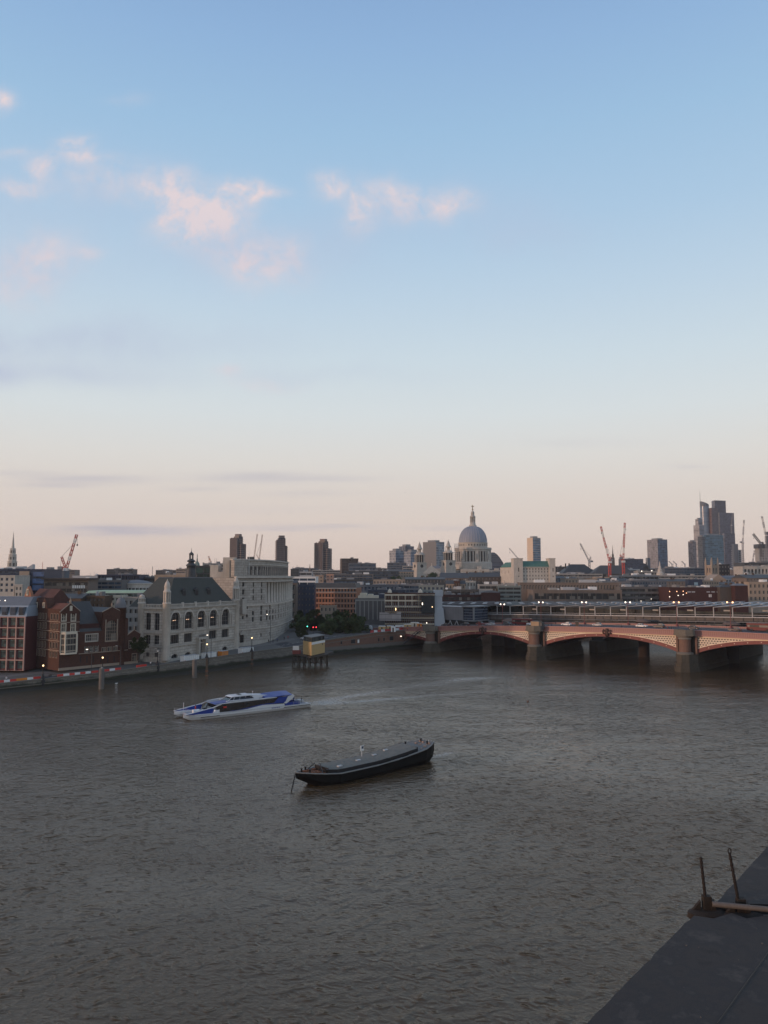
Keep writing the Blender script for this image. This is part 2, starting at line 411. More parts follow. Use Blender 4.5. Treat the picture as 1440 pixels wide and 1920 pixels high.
def window(parent, M, x, z, w, h, arch=False, gm=None, fm=None, nx=1, nz=1, t=0.3, surround=0.0, name='window', fw=.09):
    gm = gm or win; fm = fm or white
    key = (round(w, 2), round(h, 2), arch, gm.name, fm.name, nx, nz, surround, t, fw)
    if key not in WC:
        m = MB(); m.quad((-w / 2, t, 0), (w / 2, t, 0), (w / 2, t, h), (-w / 2, t, h), mi=0)
        f = fw; y0, y1 = t - .08, t - .01
        m.box(-w / 2, w / 2, y0, y1, 0, f, 1)
        for k in range(nx + 1):
            c = -w / 2 + w * k / nx; c = min(max(c, -w / 2 + f / 2), w / 2 - f / 2); m.box(c - f / 2, c + f / 2, y0 + .003, y1 + .003, f, h, 1)
        for k in range(1, nz + 1):
            c = min(h * k / nz, h - f / 2); m.box(-w / 2 + f, w / 2 - f, y0 - .003, y1 - .003, c - f / 2, c + f / 2, 1)
        if surround:
            s_ = surround
            m.box(-w / 2 - s_, -w / 2, -.12, .02, -s_, h + s_, 1); m.box(w / 2, w / 2 + s_, -.12, .02, -s_, h + s_, 1)
            m.box(-w / 2, w / 2, -.14, .02, -s_, 0, 1)
            if not arch: m.box(-w / 2, w / 2, -.12, .02, h, h + s_, 1)
        WC[key] = m.mesh('window', [gm, fm])
    return inst(WC[key], name, parent, M @ Matrix.Translation((x, 0, z)))

class Bld:
    def __init__(s, name, label, cat, A, B, z0, group=None):
        s.A = Vector((A[0], A[1], z0)); dx, dy = B[0] - A[0], B[1] - A[1]
        s.W = math.hypot(dx, dy); s.rz = math.atan2(dy, dx)
        s.root = thing(name, label, cat, s.A, s.rz, group)
        s.inv = Matrix.Rotation(-s.rz, 3, 'Z'); s.o = s.inv @ (Vector((0, 0, CAMZ)) - s.A)
    def loc(s, px, py, yoff=0.0):
        d = s.inv @ ray(px, py); t = (yoff - s.o.y) / d.y; p = s.o + d * t; return p.x, p.z
    def side(s, px, py, xoff=0.0):
        d = s.inv @ ray(px, py); t = (xoff - s.o.x) / d.x; p = s.o + d * t; return p.y, p.z
    def wins(s, mb, M, W, z0, z1, ops, wall=True, x0=0.0, mi=0, **kw):
        wall_open(mb, W, z0, z1, ops, mi=mi, x0=x0) if wall else None
# side face frame: wall on x = xoff seen from the left; runs y from D (x'=0) to 0
def side_left(depth): return Matrix.Translation((0, depth, 0)) @ Matrix.Rotation(-PI / 2, 4, 'Z')
def side_right(W): return Matrix.Translation((W, 0, 0)) @ Matrix.Rotation(PI / 2, 4, 'Z')
# ================================================================== water and ground
WV = (0.27, 0.18, 0.065, 0.12)
m, t, b = new_mat('river_water')
geo = N(t, 'ShaderNodeNewGeometry').outputs['Position']
def stretched(a, sx, sy, seed=0.0):
    r = N(t, 'ShaderNodeVectorRotate', rotation_type='Z_AXIS', inp={'Vector': geo, 'Angle': a}).outputs[0]
    return N(t, 'ShaderNodeVectorMath', operation='MULTIPLY_ADD', inp={0: r, 1: (sx, sy, 1.0), 2: (seed, seed, seed)}).outputs[0]
def wn_(a, sx, sy, det, rough, seed=0.0, dist=0.0):
    return N(t, 'ShaderNodeTexNoise', inp={'Vector': stretched(a, sx, sy, seed), 'Scale': 1.0, 'Detail': det, 'Roughness': rough, 'Distortion': dist}).outputs['Fac']
big = wn_(0.3, .012, .03, 4, .55, 3.0, .6)
def rg_(a, sx, sy, det, rough, seed):
    n = N(t, 'ShaderNodeTexNoise', noise_type='RIDGED_MULTIFRACTAL', normalize=True, inp={'Vector': stretched(a, sx, sy, seed), 'Scale': 1.0, 'Detail': det, 'Roughness': rough, 'Distortion': .35, 'Lacunarity': 2.1})
    return n.outputs['Fac']
ridge = rg_(-0.35, .36, .56, 5, .62, 0.0)
ridge2 = rg_(0.5, 1.0, 1.4, 4, .6, 9.0)
soft = wn_(-0.2, .35, .8, 5, .6, 4.0, .4)
fine = wn_(0.1, 2.9, 3.2, 4, .65, 5.0, .5)
swell = wn_(-0.1, .05, .10, 3, .5, 7.0)
amp = MT(t, 'MULTIPLY_ADD', big, 2.2, -0.1)
hgt = MT(t, 'ADD', MT(t, 'MULTIPLY', ridge, WV[0]), MT(t, 'ADD', MT(t, 'MULTIPLY', ridge2, WV[1]), MT(t, 'MULTIPLY', fine, WV[2])))
hgt = MT(t, 'ADD', hgt, MT(t, 'MULTIPLY', soft, WV[3]))
hgt = MT(t, 'ADD', MT(t, 'MULTIPLY', hgt, amp), MT(t, 'MULTIPLY', swell, 0.5))
bp = N(t, 'ShaderNodeBump', inp={'Height': hgt, 'Strength': 1.0, 'Distance': 1.0})
t.links.new(bp.outputs[0], b.inputs['Normal'])
mudc = MIX(t, MT(t, 'MULTIPLY_ADD', big, 2.2, -0.6, clamp=True), (.070, .044, .021), (.086, .059, .033))
# foam of the boat's wake and the current behind the barge and piers: patches lying on the water
def world_blob(x, y, hx, hy, ang):
    d = N(t, 'ShaderNodeVectorMath', operation='SUBTRACT', inp={0: geo, 1: (x, y, 0)}).outputs[0]
    r = N(t, 'ShaderNodeVectorRotate', rotation_type='Z_AXIS', inp={'Vector': d, 'Angle': -ang}).outputs[0]
    s = N(t, 'ShaderNodeVectorMath', operation='MULTIPLY', inp={0: r, 1: (1 / hx, 1 / hy, 0)}).outputs[0]
    l = N(t, 'ShaderNodeVectorMath', operation='LENGTH', inp={0: s}).outputs['Value']
    return MT(t, 'EXPONENT', MT(t, 'MULTIPLY', MT(t, 'MULTIPLY', l, l), -1.0))
wk = None
for (px0, py0, px1, py1, hw, am) in [(586, 1320, 640, 1313, 3.0, 1.2), (590, 1316, 720, 1296, 2.2, 1.0), (590, 1322, 790, 1306, 1.8, .95), (700, 1298, 900, 1270, 4.5, .38), (740, 1308, 1000, 1290, 2.0, .35), (840, 1276, 930, 1270, 3.0, .7), (1000, 1290, 1150, 1282, 3.0, .3),
                                     (810, 1420, 850, 1410, 1.0, .9), (556, 1478, 600, 1482, .5, .6), (330, 1354, 360, 1357, .5, .9), (360, 1354, 560, 1332, .35, .8), (1290, 1254, 1330, 1258, 1.0, .6), (1000, 1236, 1030, 1240, 1.0, .5), (1085, 1388, 1180, 1386, .8, .0)]:
    a_, b_ = W0(px0, py0), W0(px1, py1); mid_ = (a_ + b_) / 2; dd = b_ - a_
    g = MT(t, 'MULTIPLY', world_blob(mid_.x, mid_.y, dd.length / 2, hw, math.atan2(dd.y, dd.x)), am)
    wk = g if wk is None else MT(t, 'ADD', wk, g)
fn = wn_(0.6, .9, 1.6, 6, .75, 2.0, .8)
foam = MT(t, 'MULTIPLY', wk, MT(t, 'MULTIPLY_ADD', fn, 7.0, -2.9, clamp=True), clamp=True)
t.links.new(MIX(t, MT(t, 'MULTIPLY', foam, 0.8), mudc, (.42, .4, .37)), b.inputs['Base Color'])
t.links.new(MT(t, 'MULTIPLY_ADD', foam, 0.4, 0.07), b.inputs['Roughness'])
b.inputs['IOR'].default_value = 1.34; b.inputs['Specular Tint'].default_value = (1, .905, .79, 1)
wmb = MB(); wmb.quad((-2600, -400, 0), (2600, -400, 0), (2600, 2600, 0), (-2600, 2600, 0))
tag(wmb.build('water', m), 'brown grey tidal river with small choppy waves', 'river', kind='structure')

# river wall line: px, py at the water, py of the coping
WL = [(-260, 1330, 1312), (0, 1298, 1281), (190, 1281, 1261), (340, 1264, 1241), (480, 1246, 1221), (560, 1235, 1211), (608, 1229, 1200), (702, 1221, 1186), (770, 1215, 1180), (800, 1212, 1179)]
wl_pts = []
for px, pyw, pyt in WL:
    a = W0(px, pyw); top = Z(pyt, a.y); wl_pts.append((a.x, a.y, top))
wl_pts.append((40.0, 402.0, 9.4))   # runs on under the bridge
wl_pts.append((70.0, 440.0, 9.4)); wl_pts.append((260.0, 420.0, 9.4)); wl_pts.append((900.0, 300.0, 9.0)); wl_pts.append((2500.0, 200.0, 9.0))
def land_z(x, y):
    """ground height near the wall at this x"""
    for i in range(len(wl_pts) - 1):
        a, b_ = wl_pts[i], wl_pts[i + 1]
        if a[0] <= x <= b_[0]: k = (x - a[0]) / (b_[0] - a[0]); return a[2] + (b_[2] - a[2]) * k - 1.0
    return wl_pts[0][2] - 1.0 if x < wl_pts[0][0] else 8.0
nrm = []
for i, p in enumerate(wl_pts):
    a = wl_pts[max(0, i - 1)]; c = wl_pts[min(len(wl_pts) - 1, i + 1)]
    dx_, dy_ = c[0] - a[0], c[1] - a[1]; l = math.hypot(dx_, dy_); nrm.append((-dy_ / l, dx_ / l))   # towards the land
def off(i, d): return (wl_pts[i][0] + nrm[i][0] * d, wl_pts[i][1] + nrm[i][1] * d)
gm = MB()
rows = []
for i, p in enumerate(wl_pts):
    q = off(i, 1.0); r_ = off(i, 55.0) if i < 8 else (q[0] + 10, q[1] + 60)
    zz = p[2] - 1.0
    rows.append([(q[0], q[1], zz), (r_[0], r_[1], zz + .4), (r_[0] * 1.9, r_[1] + 600, 9), (max(-2600, min(2600, r_[0] * 8)), 2600, 9)])
rows.insert(0, [(-400, 60, 2.0), (-600, 200, 2), (-2500, 800, 9), (-2600, 2600, 9)])
for i in range(len(rows) - 1):
    for j in range(3): gm.quad(rows[i][j], rows[i + 1][j], rows[i + 1][j + 1], rows[i][j + 1])
gmat = pmat('city_ground', (.12, .115, .105), var=.25, scale=.05, streak=False)
tag(gm.build('ground', gmat), 'paved city ground behind the river wall', 'ground', kind='structure')
def strip(name, d0, d1, lift, mat, i0, i1):
    g = MB()
    for i in range(i0, i1):
        a0, a1, b0, b1 = off(i, d0), off(i, d1), off(i + 1, d0), off(i + 1, d1)
        za, zb = wl_pts[i][2] - 1 + lift, wl_pts[i + 1][2] - 1 + lift
        if lift > .08:
            g.quad((*a0, za - lift + .002), (*b0, zb - lift + .002), (*b0, zb), (*a0, za)); g.quad((*a1, za), (*b1, zb), (*b1, zb - lift + .002), (*a1, za - lift + .002))
        g.quad((*a0, za), (*b0, zb), (*b1, zb), (*a1, za))
    return g
tag(strip('road', 5.5, 19.5, .05, asphalt, 0, 9).build('road', asphalt), 'asphalt embankment road behind the river wall', 'road', kind='structure')
tag(strip('pavement', 1.4, 5.5, .17, paving, 0, 9).build('pavement', paving), 'narrow riverside pavement along the wall', 'pavement', kind='structure')
tag(strip('pavement', 19.5, 25.0, .17, paving, 0, 7).build('pavement', paving), 'pavement in front of the embankment buildings', 'pavement', kind='structure')
lm = MB()
for i in range(0, 8):
    for s_ in range(6):
        k0, k1 = s_ / 6, s_ / 6 + .09
        a, b_ = off(i, 12.4), off(i + 1, 12.4); a2, b2 = off(i, 12.6), off(i + 1, 12.6); za, zb = wl_pts[i][2] - .93, wl_pts[i + 1][2] - .93
        L = lambda p, q, k: (p[0] + (q[0] - p[0]) * k, p[1] + (q[1] - p[1]) * k)
        lm.quad((*L(a, b_, k0), za + (zb - za) * k0), (*L(a, b_, k1), za + (zb - za) * k1), (*L(a2, b2, k1), za + (zb - za) * k1), (*L(a2, b2, k0), za + (zb - za) * k0))
tag(lm.build('road_marking', white), 'white dashed centre line on the embankment road', 'road marking', kind='structure')
# foreshore mud
fm_ = MB(); mud = pmat('foreshore_mud', (.035, .032, .022), var=.4, scale=.5, rough=.5, streak=False)
for i in range(0, 10):
    a, b_ = wl_pts[i], wl_pts[i + 1]; a1, b1 = off(i, -4.0), off(i + 1, -4.0)
    fm_.quad((a[0], a[1], .9), (b_[0], b_[1], .9), (b1[0], b1[1], -.4), (a1[0], a1[1], -.4))
tag(fm_.build('foreshore', mud), 'dark strip of wet mud below the river wall', 'foreshore', kind='structure')

# ---- river walls
mw, t, b = new_mat('tidal_granite')
co = N(t, 'ShaderNodeTexCoord').outputs['UV']; ps = N(t, 'ShaderNodeNewGeometry').outputs['Position']
br = N(t, 'ShaderNodeTexBrick', inp={'Vector': co, 'Color1': (.22, .2, .17, 1), 'Color2': (.16, .15, .13, 1), 'Mortar': (.07, .065, .06, 1), 'Scale': 1.0, 'Mortar Size': .04, 'Brick Width': 1.5, 'Row Height': .6})
zz = N(t, 'ShaderNodeSeparateXYZ', inp={0: ps}).outputs[2]
ns = N(t, 'ShaderNodeTexNoise', inp={'Vector': ps, 'Scale': .35, 'Detail': 5.0}).outputs['Fac']
wet = MT(t, 'MULTIPLY_ADD', MT(t, 'ADD', zz, MT(t, 'MULTIPLY', ns, 1.6)), -1.3, 4.2, clamp=True)
t.links.new(MIX(t, wet, br.outputs[0], (.022, .026, .014)), b.inputs['Base Color']); b.inputs['Roughness'].default_value = .8
mwb, t, b = new_mat('tidal_brick')
co = N(t, 'ShaderNodeTexCoord').outputs['UV']; ps = N(t, 'ShaderNodeNewGeometry').outputs['Position']
br = N(t, 'ShaderNodeTexBrick', inp={'Vector': co, 'Color1': (.2, .1, .065, 1), 'Color2': (.14, .07, .05, 1), 'Mortar': (.1, .085, .07, 1), 'Scale': 1.0, 'Mortar Size': .02, 'Brick Width': .6, 'Row Height': .3})
zz = N(t, 'ShaderNodeSeparateXYZ', inp={0: ps}).outputs[2]
ns = N(t, 'ShaderNodeTexNoise', inp={'Vector': ps, 'Scale': .3, 'Detail': 5.0}).outputs['Fac']
c_ = MIX(t, MT(t, 'MULTIPLY_ADD', zz, -2.0, 7.6, clamp=True), br.outputs[0], (.13, .12, .105))
wet = MT(t, 'MULTIPLY_ADD', MT(t, 'ADD', zz, MT(t, 'MULTIPLY', ns, 1.2)), -1.5, 4.2, clamp=True)
t.links.new(MIX(t, wet, c_, (.022, .026, .014)), b.inputs['Base Color']); b.inputs['Roughness'].default_value = .85
def wall_run(name, label, i0, i1, mat, copmat):
    root = thing(name, label, 'river wall', (wl_pts[i0][0], wl_pts[i0][1], 0))
    T = Matrix.Translation((-wl_pts[i0][0], -wl_pts[i0][1], 0))
    w = MB(T); c = MB(T); bd = MB(T)
    for i in range(i0, i1):
        a, b_ = wl_pts[i], wl_pts[i + 1]; ab, bb = off(i, 1.0), off(i + 1, 1.0)
        w.quad((a[0], a[1], -1), (b_[0], b_[1], -1), (b_[0], b_[1], b_[2] - .35), (a[0], a[1], a[2] - .35))
        w.quad((*bb, b_[2] - 1.2), (*ab, a[2] - 1.2), (*ab, a[2] - .35), (*bb, b_[2] - .35))
        for (dd0, dd1, z0, z1, tgt) in ((-.18, 1.1, -.35, 0, c), (-.12, .1, -1.75, -1.45, bd)):
            p0, p1, q0, q1 = off(i, dd0), off(i, dd1), off(i + 1, dd0), off(i + 1, dd1)
            tgt.add([(*p0, a[2] + z0), (*q0, b_[2] + z0), (*q1, b_[2] + z0), (*p1, a[2] + z0), (*p0, a[2] + z1), (*q0, b_[2] + z1), (*q1, b_[2] + z1), (*p1, a[2] + z1)],
                    [(0, 1, 5, 4), (4, 5, 6, 7), (2, 3, 7, 6), (0, 3, 2, 1)])
    w.build('masonry', mat, root); c.build('coping', copmat, root); bd.build('string_course', copmat, root)
    return root, T
wall_run('river_wall', 'grey granite river wall with weedy foot along the embankment', 0, 6, mw, granite)
rw, T = wall_run('river_wall', 'brick river wall with small openings next to the bridge', 6, 10, mwb, granite)
for px in (640, 662, 672, 710, 720, 734, 756, 765):
    # recesses in the brick wall
    for i in range(6, 9):
        a, b_ = wl_pts[i], wl_pts[i + 1]
        dr = ray(px, 1200); k = None
        den = dr.x * (b_[1] - a[1]) - dr.y * (b_[0] - a[0])
        s_ = -(a[0] * dr.y - a[1] * dr.x) / ((b_[0] - a[0]) * dr.y - (b_[1] - a[1]) * dr.x)
        if 0 <= s_ < 1:
            x, y = a[0] + (b_[0] - a[0]) * s_, a[1] + (b_[1] - a[1]) * s_
            rz = math.atan2(b_[1] - a[1], b_[0] - a[0])
            big_ = px in (662, 734)
            w, h = (2.4, 1.9) if big_ else (.8, 1.5)
            if px == 672: w = 1.0
            mo = MB(Matrix.Rotation(rz, 4, 'Z')); mo.box(-w / 2, w / 2, -.06, .3, 0, h, 0); mo.box(-w / 2 - .15, w / 2 + .15, -.1, .02, -.2, 0, 1); mo.box(-w / 2 - .15, w / 2 + .15, -.1, .02, h, h + .2, 1)
            o = mo.build('opening', [(white if px == 672 else black), granite], rw); o.location = (x - wl_pts[6][0], y - wl_pts[6][1], 4.4)
            break
def wall_at(px, d=0.0):
    """point on the river wall line under pixel column px, moved d metres landward; returns x, y, top z, heading"""
    for i in range(len(wl_pts) - 1):
        a, b_ = off(i, d), off(i + 1, d); dr = ray(px, 1220)
        den = (b_[0] - a[0]) * dr.y - (b_[1] - a[1]) * dr.x
        s_ = -(a[0] * dr.y - a[1] * dr.x) / den
        if 0 <= s_ <= 1:
            return a[0] + (b_[0] - a[0]) * s_, a[1] + (b_[1] - a[1]) * s_, wl_pts[i][2] + (wl_pts[i + 1][2] - wl_pts[i][2]) * s_, math.atan2(b_[1] - a[1], b_[0] - a[0])
    raise ValueError(px)

# ================================================================== road bridge
BU = Vector((.76, -.65)).normalized(); BV = Vector((-BU.y, BU.x)); BO = Vector((23.4, 365.8))
brz = math.atan2(BU.y, BU.x)
bridge = thing('road_bridge', 'pink and red iron arch road bridge with cream lattice spandrels on granite piers', 'bridge', (BO.x, BO.y, 0), brz)
binv = Matrix.Rotation(-brz, 3, 'Z')
def b_loc(px, py, yoff):
    o = binv @ (Vector((0, 0, CAMZ)) - Vector((BO.x, BO.y, 0))); d = binv @ ray(px, py); t_ = (yoff - o.y) / d.y; p = o + d * t_; return p.x, p.z
def b_world(x, y, z=0): v = BO + BU * x + BV * y; return (v.x, v.y, z)
def ptop(x): return 15.0 - ((x - 130) / 130) ** 2 * 3.6
PIERS = [0.0, 55.0, 117.7, 178.0, 232.0]
SPR = [4.0, 5.7, 6.5, 6.5, 6.0]
xs_ab = -46.0
spans = [(xs_ab, -3.2, 3.4, 3.8), (3.2, 51.8, 4.0, 5.5), (58.2, 114.5, 5.9, 6.4), (120.9, 174.8, 6.5, 6.4), (181.2, 229, 6.4, 6.0)]
BW = 32.0
def seg_pts(x0, x1, n): return [x0 + (x1 - x0) * i / n for i in range(n + 1)]
# deck with road, pavements and kerbs
dk = MB(); N_ = 40
xs = seg_pts(xs_ab - 8, 236, N_)
for a, c in zip(xs[:-1], xs[1:]):
    za, zc = ptop(a) - .75, ptop(c) - .75
    def slab(y0, y1, lo, hi, mi):
        dk.add([(a, y0, za + lo), (c, y0, zc + lo), (c, y1, zc + lo), (a, y1, za + lo), (a, y0, za + hi), (c, y0, zc + hi), (c, y1, zc + hi), (a, y1, za + hi)],
               [(0, 3, 2, 1), (4, 5, 6, 7), (0, 1, 5, 4), (2, 3, 7, 6)], mi)
    slab(.6, BW - .6, -.9, -.15, 0); slab(.6, 4.6, -.146, 0, 1); slab(BW - 4.6, BW - .6, -.146, 0, 1)
dk.build('deck', [asphalt, paving], bridge)
for y in (11.0, 21.0):
    lm = MB(); lm.loft([[(a, y, ptop(a) - .896), (a, y + .15, ptop(a) - .896)] for a in xs], caps=False, closed=False); lm.build('lane_marking', white, bridge)
# parapets: near and far
mpar, t, b = new_mat('parapet_iron')
uvn = N(t, 'ShaderNodeTexCoord').outputs['UV']; su = N(t, 'ShaderNodeSeparateXYZ', inp={0: uvn})
fr = MT(t, 'FRACT', MT(t, 'MULTIPLY', su.outputs[0], 1 / .75)); kk = MT(t, 'LESS_THAN', fr, .35)
nn = N(t, 'ShaderNodeTexNoise', inp={'Vector': uvn, 'Scale': .6, 'Detail': 4.0}).outputs['Fac']
t.links.new(MIX(t, MT(t, 'MULTIPLY', kk, MT(t, 'MULTIPLY_ADD', nn, .8, .2)), (.31, .16, .14), (.17, .072, .062)), b.inputs['Base Color']); b.inputs['Roughness'].default_value = .55
for yb, sg in ((0.0, 1), (BW, -1)):
    pm_ = MB(); cp_ = MB(); cn_ = MB()
    for a, c in zip(xs[:-1], xs[1:]):
        za, zc = ptop(a), ptop(c)
        def pr(mb, y0, y1, lo, hi):
            y0, y1 = sorted((yb + sg * y0, yb + sg * y1))
            mb.add([(a, y0, za + lo), (c, y0, zc + lo), (c, y1, zc + lo), (a, y1, za + lo), (a, y0, za + hi), (c, y0, zc + hi), (c, y1, zc + hi), (a, y1, za + hi)],
                   [(0, 3, 2, 1), (4, 5, 6, 7), (0, 1, 5, 4), (2, 3, 7, 6)])
        pr(pm_, .12, .5, -1.75, -.28); pr(cp_, -.1, .65, -.28, 0.0); pr(cn_, -.45, .6, -2.15, -1.75)
    pm_.build('parapet', mpar, bridge); cp_.build('parapet_rail', pinkred, bridge); cn_.build('cornice', pinkred, bridge)
# spandrel lattice material
msp, t, b = new_mat('cream_lattice_iron')
uvn = N(t, 'ShaderNodeTexCoord').outputs['UV']
br = N(t, 'ShaderNodeTexBrick', offset=0.5, inp={'Vector': uvn, 'Color1': (.035, .022, .018, 1), 'Color2': (.05, .03, .022, 1), 'Mortar': (.68, .57, .45, 1), 'Scale': 1.0, 'Mortar Size': .2, 'Mortar Smooth': .0, 'Brick Width': 1.02, 'Row Height': .78})
t.links.new(br.outputs[0], b.inputs['Base Color']); b.inputs['Roughness'].default_value = .6
studm = cream2
for si, (x0, x1, s0, s1) in enumerate(spans):
    n = 24; xm = (x0 + x1) / 2; crown = ptop(xm) - 3.7
    def soff(x):
        k = (x - x0) / (x1 - x0); base = s0 + (s1 - s0) * k
        return base + (crown - (s0 + s1) / 2) * (1 - (2 * k - 1) ** 2) ** .92
    ribd = lambda x: 1.15 + .35 * abs(2 * (x - x0) / (x1 - x0) - 1)
    X = seg_pts(x0, x1, n)
    for yb, sg in ((.1, 1), (BW - .1, -1)):
        rb = MB(); cur = MB(); fr_ = MB()
        y0, y1 = sorted((yb, yb + sg * .7)); ys0, ys1 = sorted((yb + sg * .18, yb + sg * .4)); yf0, yf1 = sorted((yb + sg * .02, yb + sg * .5))
        for a, c in zip(X[:-1], X[1:]):
            la, lc = soff(a), soff(c); ta, tc_ = la + ribd(a), lc + ribd(c)
            rb.prism_xz([(a, la), (c, lc), (c, tc_), (a, ta)], y0, y1)
            ca, cc_ = ptop(a) - 2.152, ptop(c) - 2.152
            if ca - ta > .35 or cc_ - tc_ > .35:
                cur.prism_xz([(a, ta), (c, tc_), (c, max(cc_, tc_ + .01)), (a, max(ca, ta + .01))], ys0, ys1)
            elif cur.v: cur.build('spandrel', msp, bridge); cur = MB()
            fr_.prism_xz([(a, ta), (c, tc_), (c, tc_ + .24), (a, ta + .24)], yf0, yf1)
            fr_.prism_xz([(a, ca - .3), (c, cc_ - .3), (c, cc_ - .02), (a, ca - .02)], yf0 + .01, yf1 - .01)
        for a, sgn in ((x0, 1), (x1, -1)):
            xa, xb = sorted((a, a + sgn * .45)); fr_.box(xa, xb, yf0 - .01, yf1 + .01, soff(a) + ribd(a), ptop(a) - 2.17)
        rb.build('arch_rib', darkred, bridge); cur.v and cur.build('spandrel', msp, bridge); fr_.build('spandrel_frame', cream2, bridge)
        if sg == 1:
            for k in range(1, 12):
                a = x0 + (x1 - x0) * k / 12; st = MB(); st.box(a - .14, a + .14, y0 - .06, y0 + .01, soff(a) + ribd(a) / 2 - .12, soff(a) + ribd(a) / 2 + .12); st.build('rib_stud', studm, bridge)
            cr = MB(); zc = soff(xm)
            cr.lathe([(.2, 0), (.75, .4), (.9, 1.3), (.7, 2.2), (.95, 2.6), (.3, 3.4)], 8, 0, 0, 0); cr.v = [(v[0] + xm, v[1] * .5 - .35, v[2] + zc - .1) for v in cr.v]
            cr.lathe([(.1, zc + 1), (.55, zc + 1.4), (.55, zc + 2.3), (.1, zc + 2.9)], 8, xm - 1.5, -.05); cr.lathe([(.1, zc + 1), (.55, zc + 1.4), (.55, zc + 2.3), (.1, zc + 2.9)], 8, xm + 1.5, -.05)
            cr.build('crown_ornament', pmat('dark_bronze', (.06, .03, .025), rough=.5), bridge)
    # inner ribs + soffit
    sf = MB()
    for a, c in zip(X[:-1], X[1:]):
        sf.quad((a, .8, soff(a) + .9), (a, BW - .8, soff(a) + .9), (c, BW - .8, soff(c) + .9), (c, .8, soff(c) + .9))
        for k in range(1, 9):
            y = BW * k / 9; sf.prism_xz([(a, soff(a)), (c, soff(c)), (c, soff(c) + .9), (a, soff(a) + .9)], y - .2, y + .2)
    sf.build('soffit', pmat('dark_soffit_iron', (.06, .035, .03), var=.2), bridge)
for pi_, (x, sz) in enumerate(zip(PIERS, SPR)):
    par = MB(); top = ptop(x)
    par.box(x - 3.1, x + 3.1, .62, BW - .62, sz - .5, top - 2.3)
    par.build('pier_shaft', pmat('dark_pier_stone', (.06, .052, .045), var=.35), bridge)
    bs = MB()
    for (w, nose, z0, z1) in ((4.7, 7.5, -2, 1.6), (4.3, 6.9, 1.6, 3.0), (3.9, 6.2, 3.0, sz - .3)):
        bs.prism([(x - w, -1), (x - w * .55, -nose * .75), (x, -nose), (x + w * .55, -nose * .75), (x + w, -1), (x + w, BW + 1), (x + w * .5, BW + nose * .8), (x, BW + nose), (x - w * .5, BW + nose * .8), (x - w, BW + 1)], z0, z1)
    bs.build('pier_base', pmat('weedy_pier_stone', (.075, .066, .05), var=.5, scale=.35, bump=.8), bridge)
    for yc in (-2.6, BW + 2.6):
        cb = MB(); cb.lathe([(3.0, sz - .3), (3.0, sz + .3), (2.5, sz + .45), (2.3, sz + .6)], 16, x, yc); cb.build('column_base', granite, bridge)
        c = MB(); c.lathe([(2.15, sz + .6), (2.05, top - 3.3)], 18, x, yc); c.build('column', granite_r, bridge)
        cp = MB(); cp.lathe([(2.1, top - 3.3), (2.5, top - 3.1), (2.2, top - 2.9), (2.4, top - 2.5), (2.9, top - 2.1), (3.0, top - 1.9)], 16, x, yc); cp.build('capital', stone_dk, bridge)
        rc = MB(); rc.prism([(x + 3.9 * math.cos(a), yc + (0 if yc < 0 else 0) + 3.3 * math.sin(a)) for a in [PI / 8 + k * PI / 4 for k in range(8)]], top - 1.9, top - 1.3)
        for k in range(8):
            a0, a1 = PI / 8 + k * PI / 4, PI / 8 + (k + 1) * PI / 4
            if (yc < 0 and k == 1) or (yc > 0 and k == 5): continue
            p = [(x + 3.7 * math.cos(a0), yc + 3.1 * math.sin(a0)), (x + 3.7 * math.cos(a1), yc + 3.1 * math.sin(a1)), (x + 3.2 * math.cos(a1), yc + 2.6 * math.sin(a1)), (x + 3.2 * math.cos(a0), yc + 2.6 * math.sin(a0))]
            rc.prism(p, top - 1.3, top + .35)
        rc.build('pier_refuge', granite, bridge)
    # thin pilasters each side of the column against the bridge face
    for sx in (-3.45, 3.45):
        q = MB()
        q.prism_xz([(x + sx - .35, sz - .3), (x + sx + .35, sz - .3), (x + sx + .35, top - 2.2), (x + sx - .35, top - 2.2)], -.9, .62); q.build('pilaster', granite_r, bridge)
# abutment on the north bank
ab = MB(); ab.box(xs_ab - 10, xs_ab - .02, -.4, BW + .4, -2, ptop(xs_ab) - 2.2); ab.build('abutment', granite, bridge)

bxp = thing('plywood_box', 'tan plywood box standing on the refuge of the middle bridge pier', 'box', (BO.x + BU.x * 55.5 - BV.x * 1.6, BO.y + BU.y * 55.5 - BV.y * 1.6, ptop(55) - 1.28), brz)
g = MB(); g.box(-2.0, 1.8, -1.2, 1.4, 0, 3.3); g.build('board', pmat('plywood', (.36, .26, .17), var=.2), bxp)
g = MB(); g.box(-2.1, 1.9, -1.3, 1.5, 3.3, 3.45); g.box(1.8, 3.1, -1.0, 1.3, 0, 3.0); g.build('lid', dkgrey, bxp)

for px, lab, top_py, rr in ((955, 'stump of an old grey bridge column left of the middle pier', 1160, 3.4), (1206, 'stump of an old brown bridge column left of the right pier', 1160.5, 2.9), (1371, 'stump of an old brown bridge column right of the right pier', 1165.5, 3.2)):
    x = b_loc(px, 1165, 38.0)[0]; w_ = BO + BU * x + BV * 38.0; q = thing('old_column', lab, 'column', (w_.x, w_.y, 0), brz, 'old bridge columns between the two bridges'); zt = Z(top_py, w_.y)
    g = MB(); g.lathe([(rr * .8, -1), (rr * .8, zt - 2.6), (rr * 1.1, zt - 2.0), (rr * 1.1, zt - 1.2)], 12, 0, 0); g.build('shaft', pmat('old_shaft', (.035, .027, .024)), q)
    g = MB(); g.lathe([(rr * 1.15, zt - 1.2), (rr * .9, zt - .5), (rr * .35, zt)], 12, 0, 0, sm=False); g.build('capital', pmat('old_capital', (.14, .1, .08), var=.3), q)

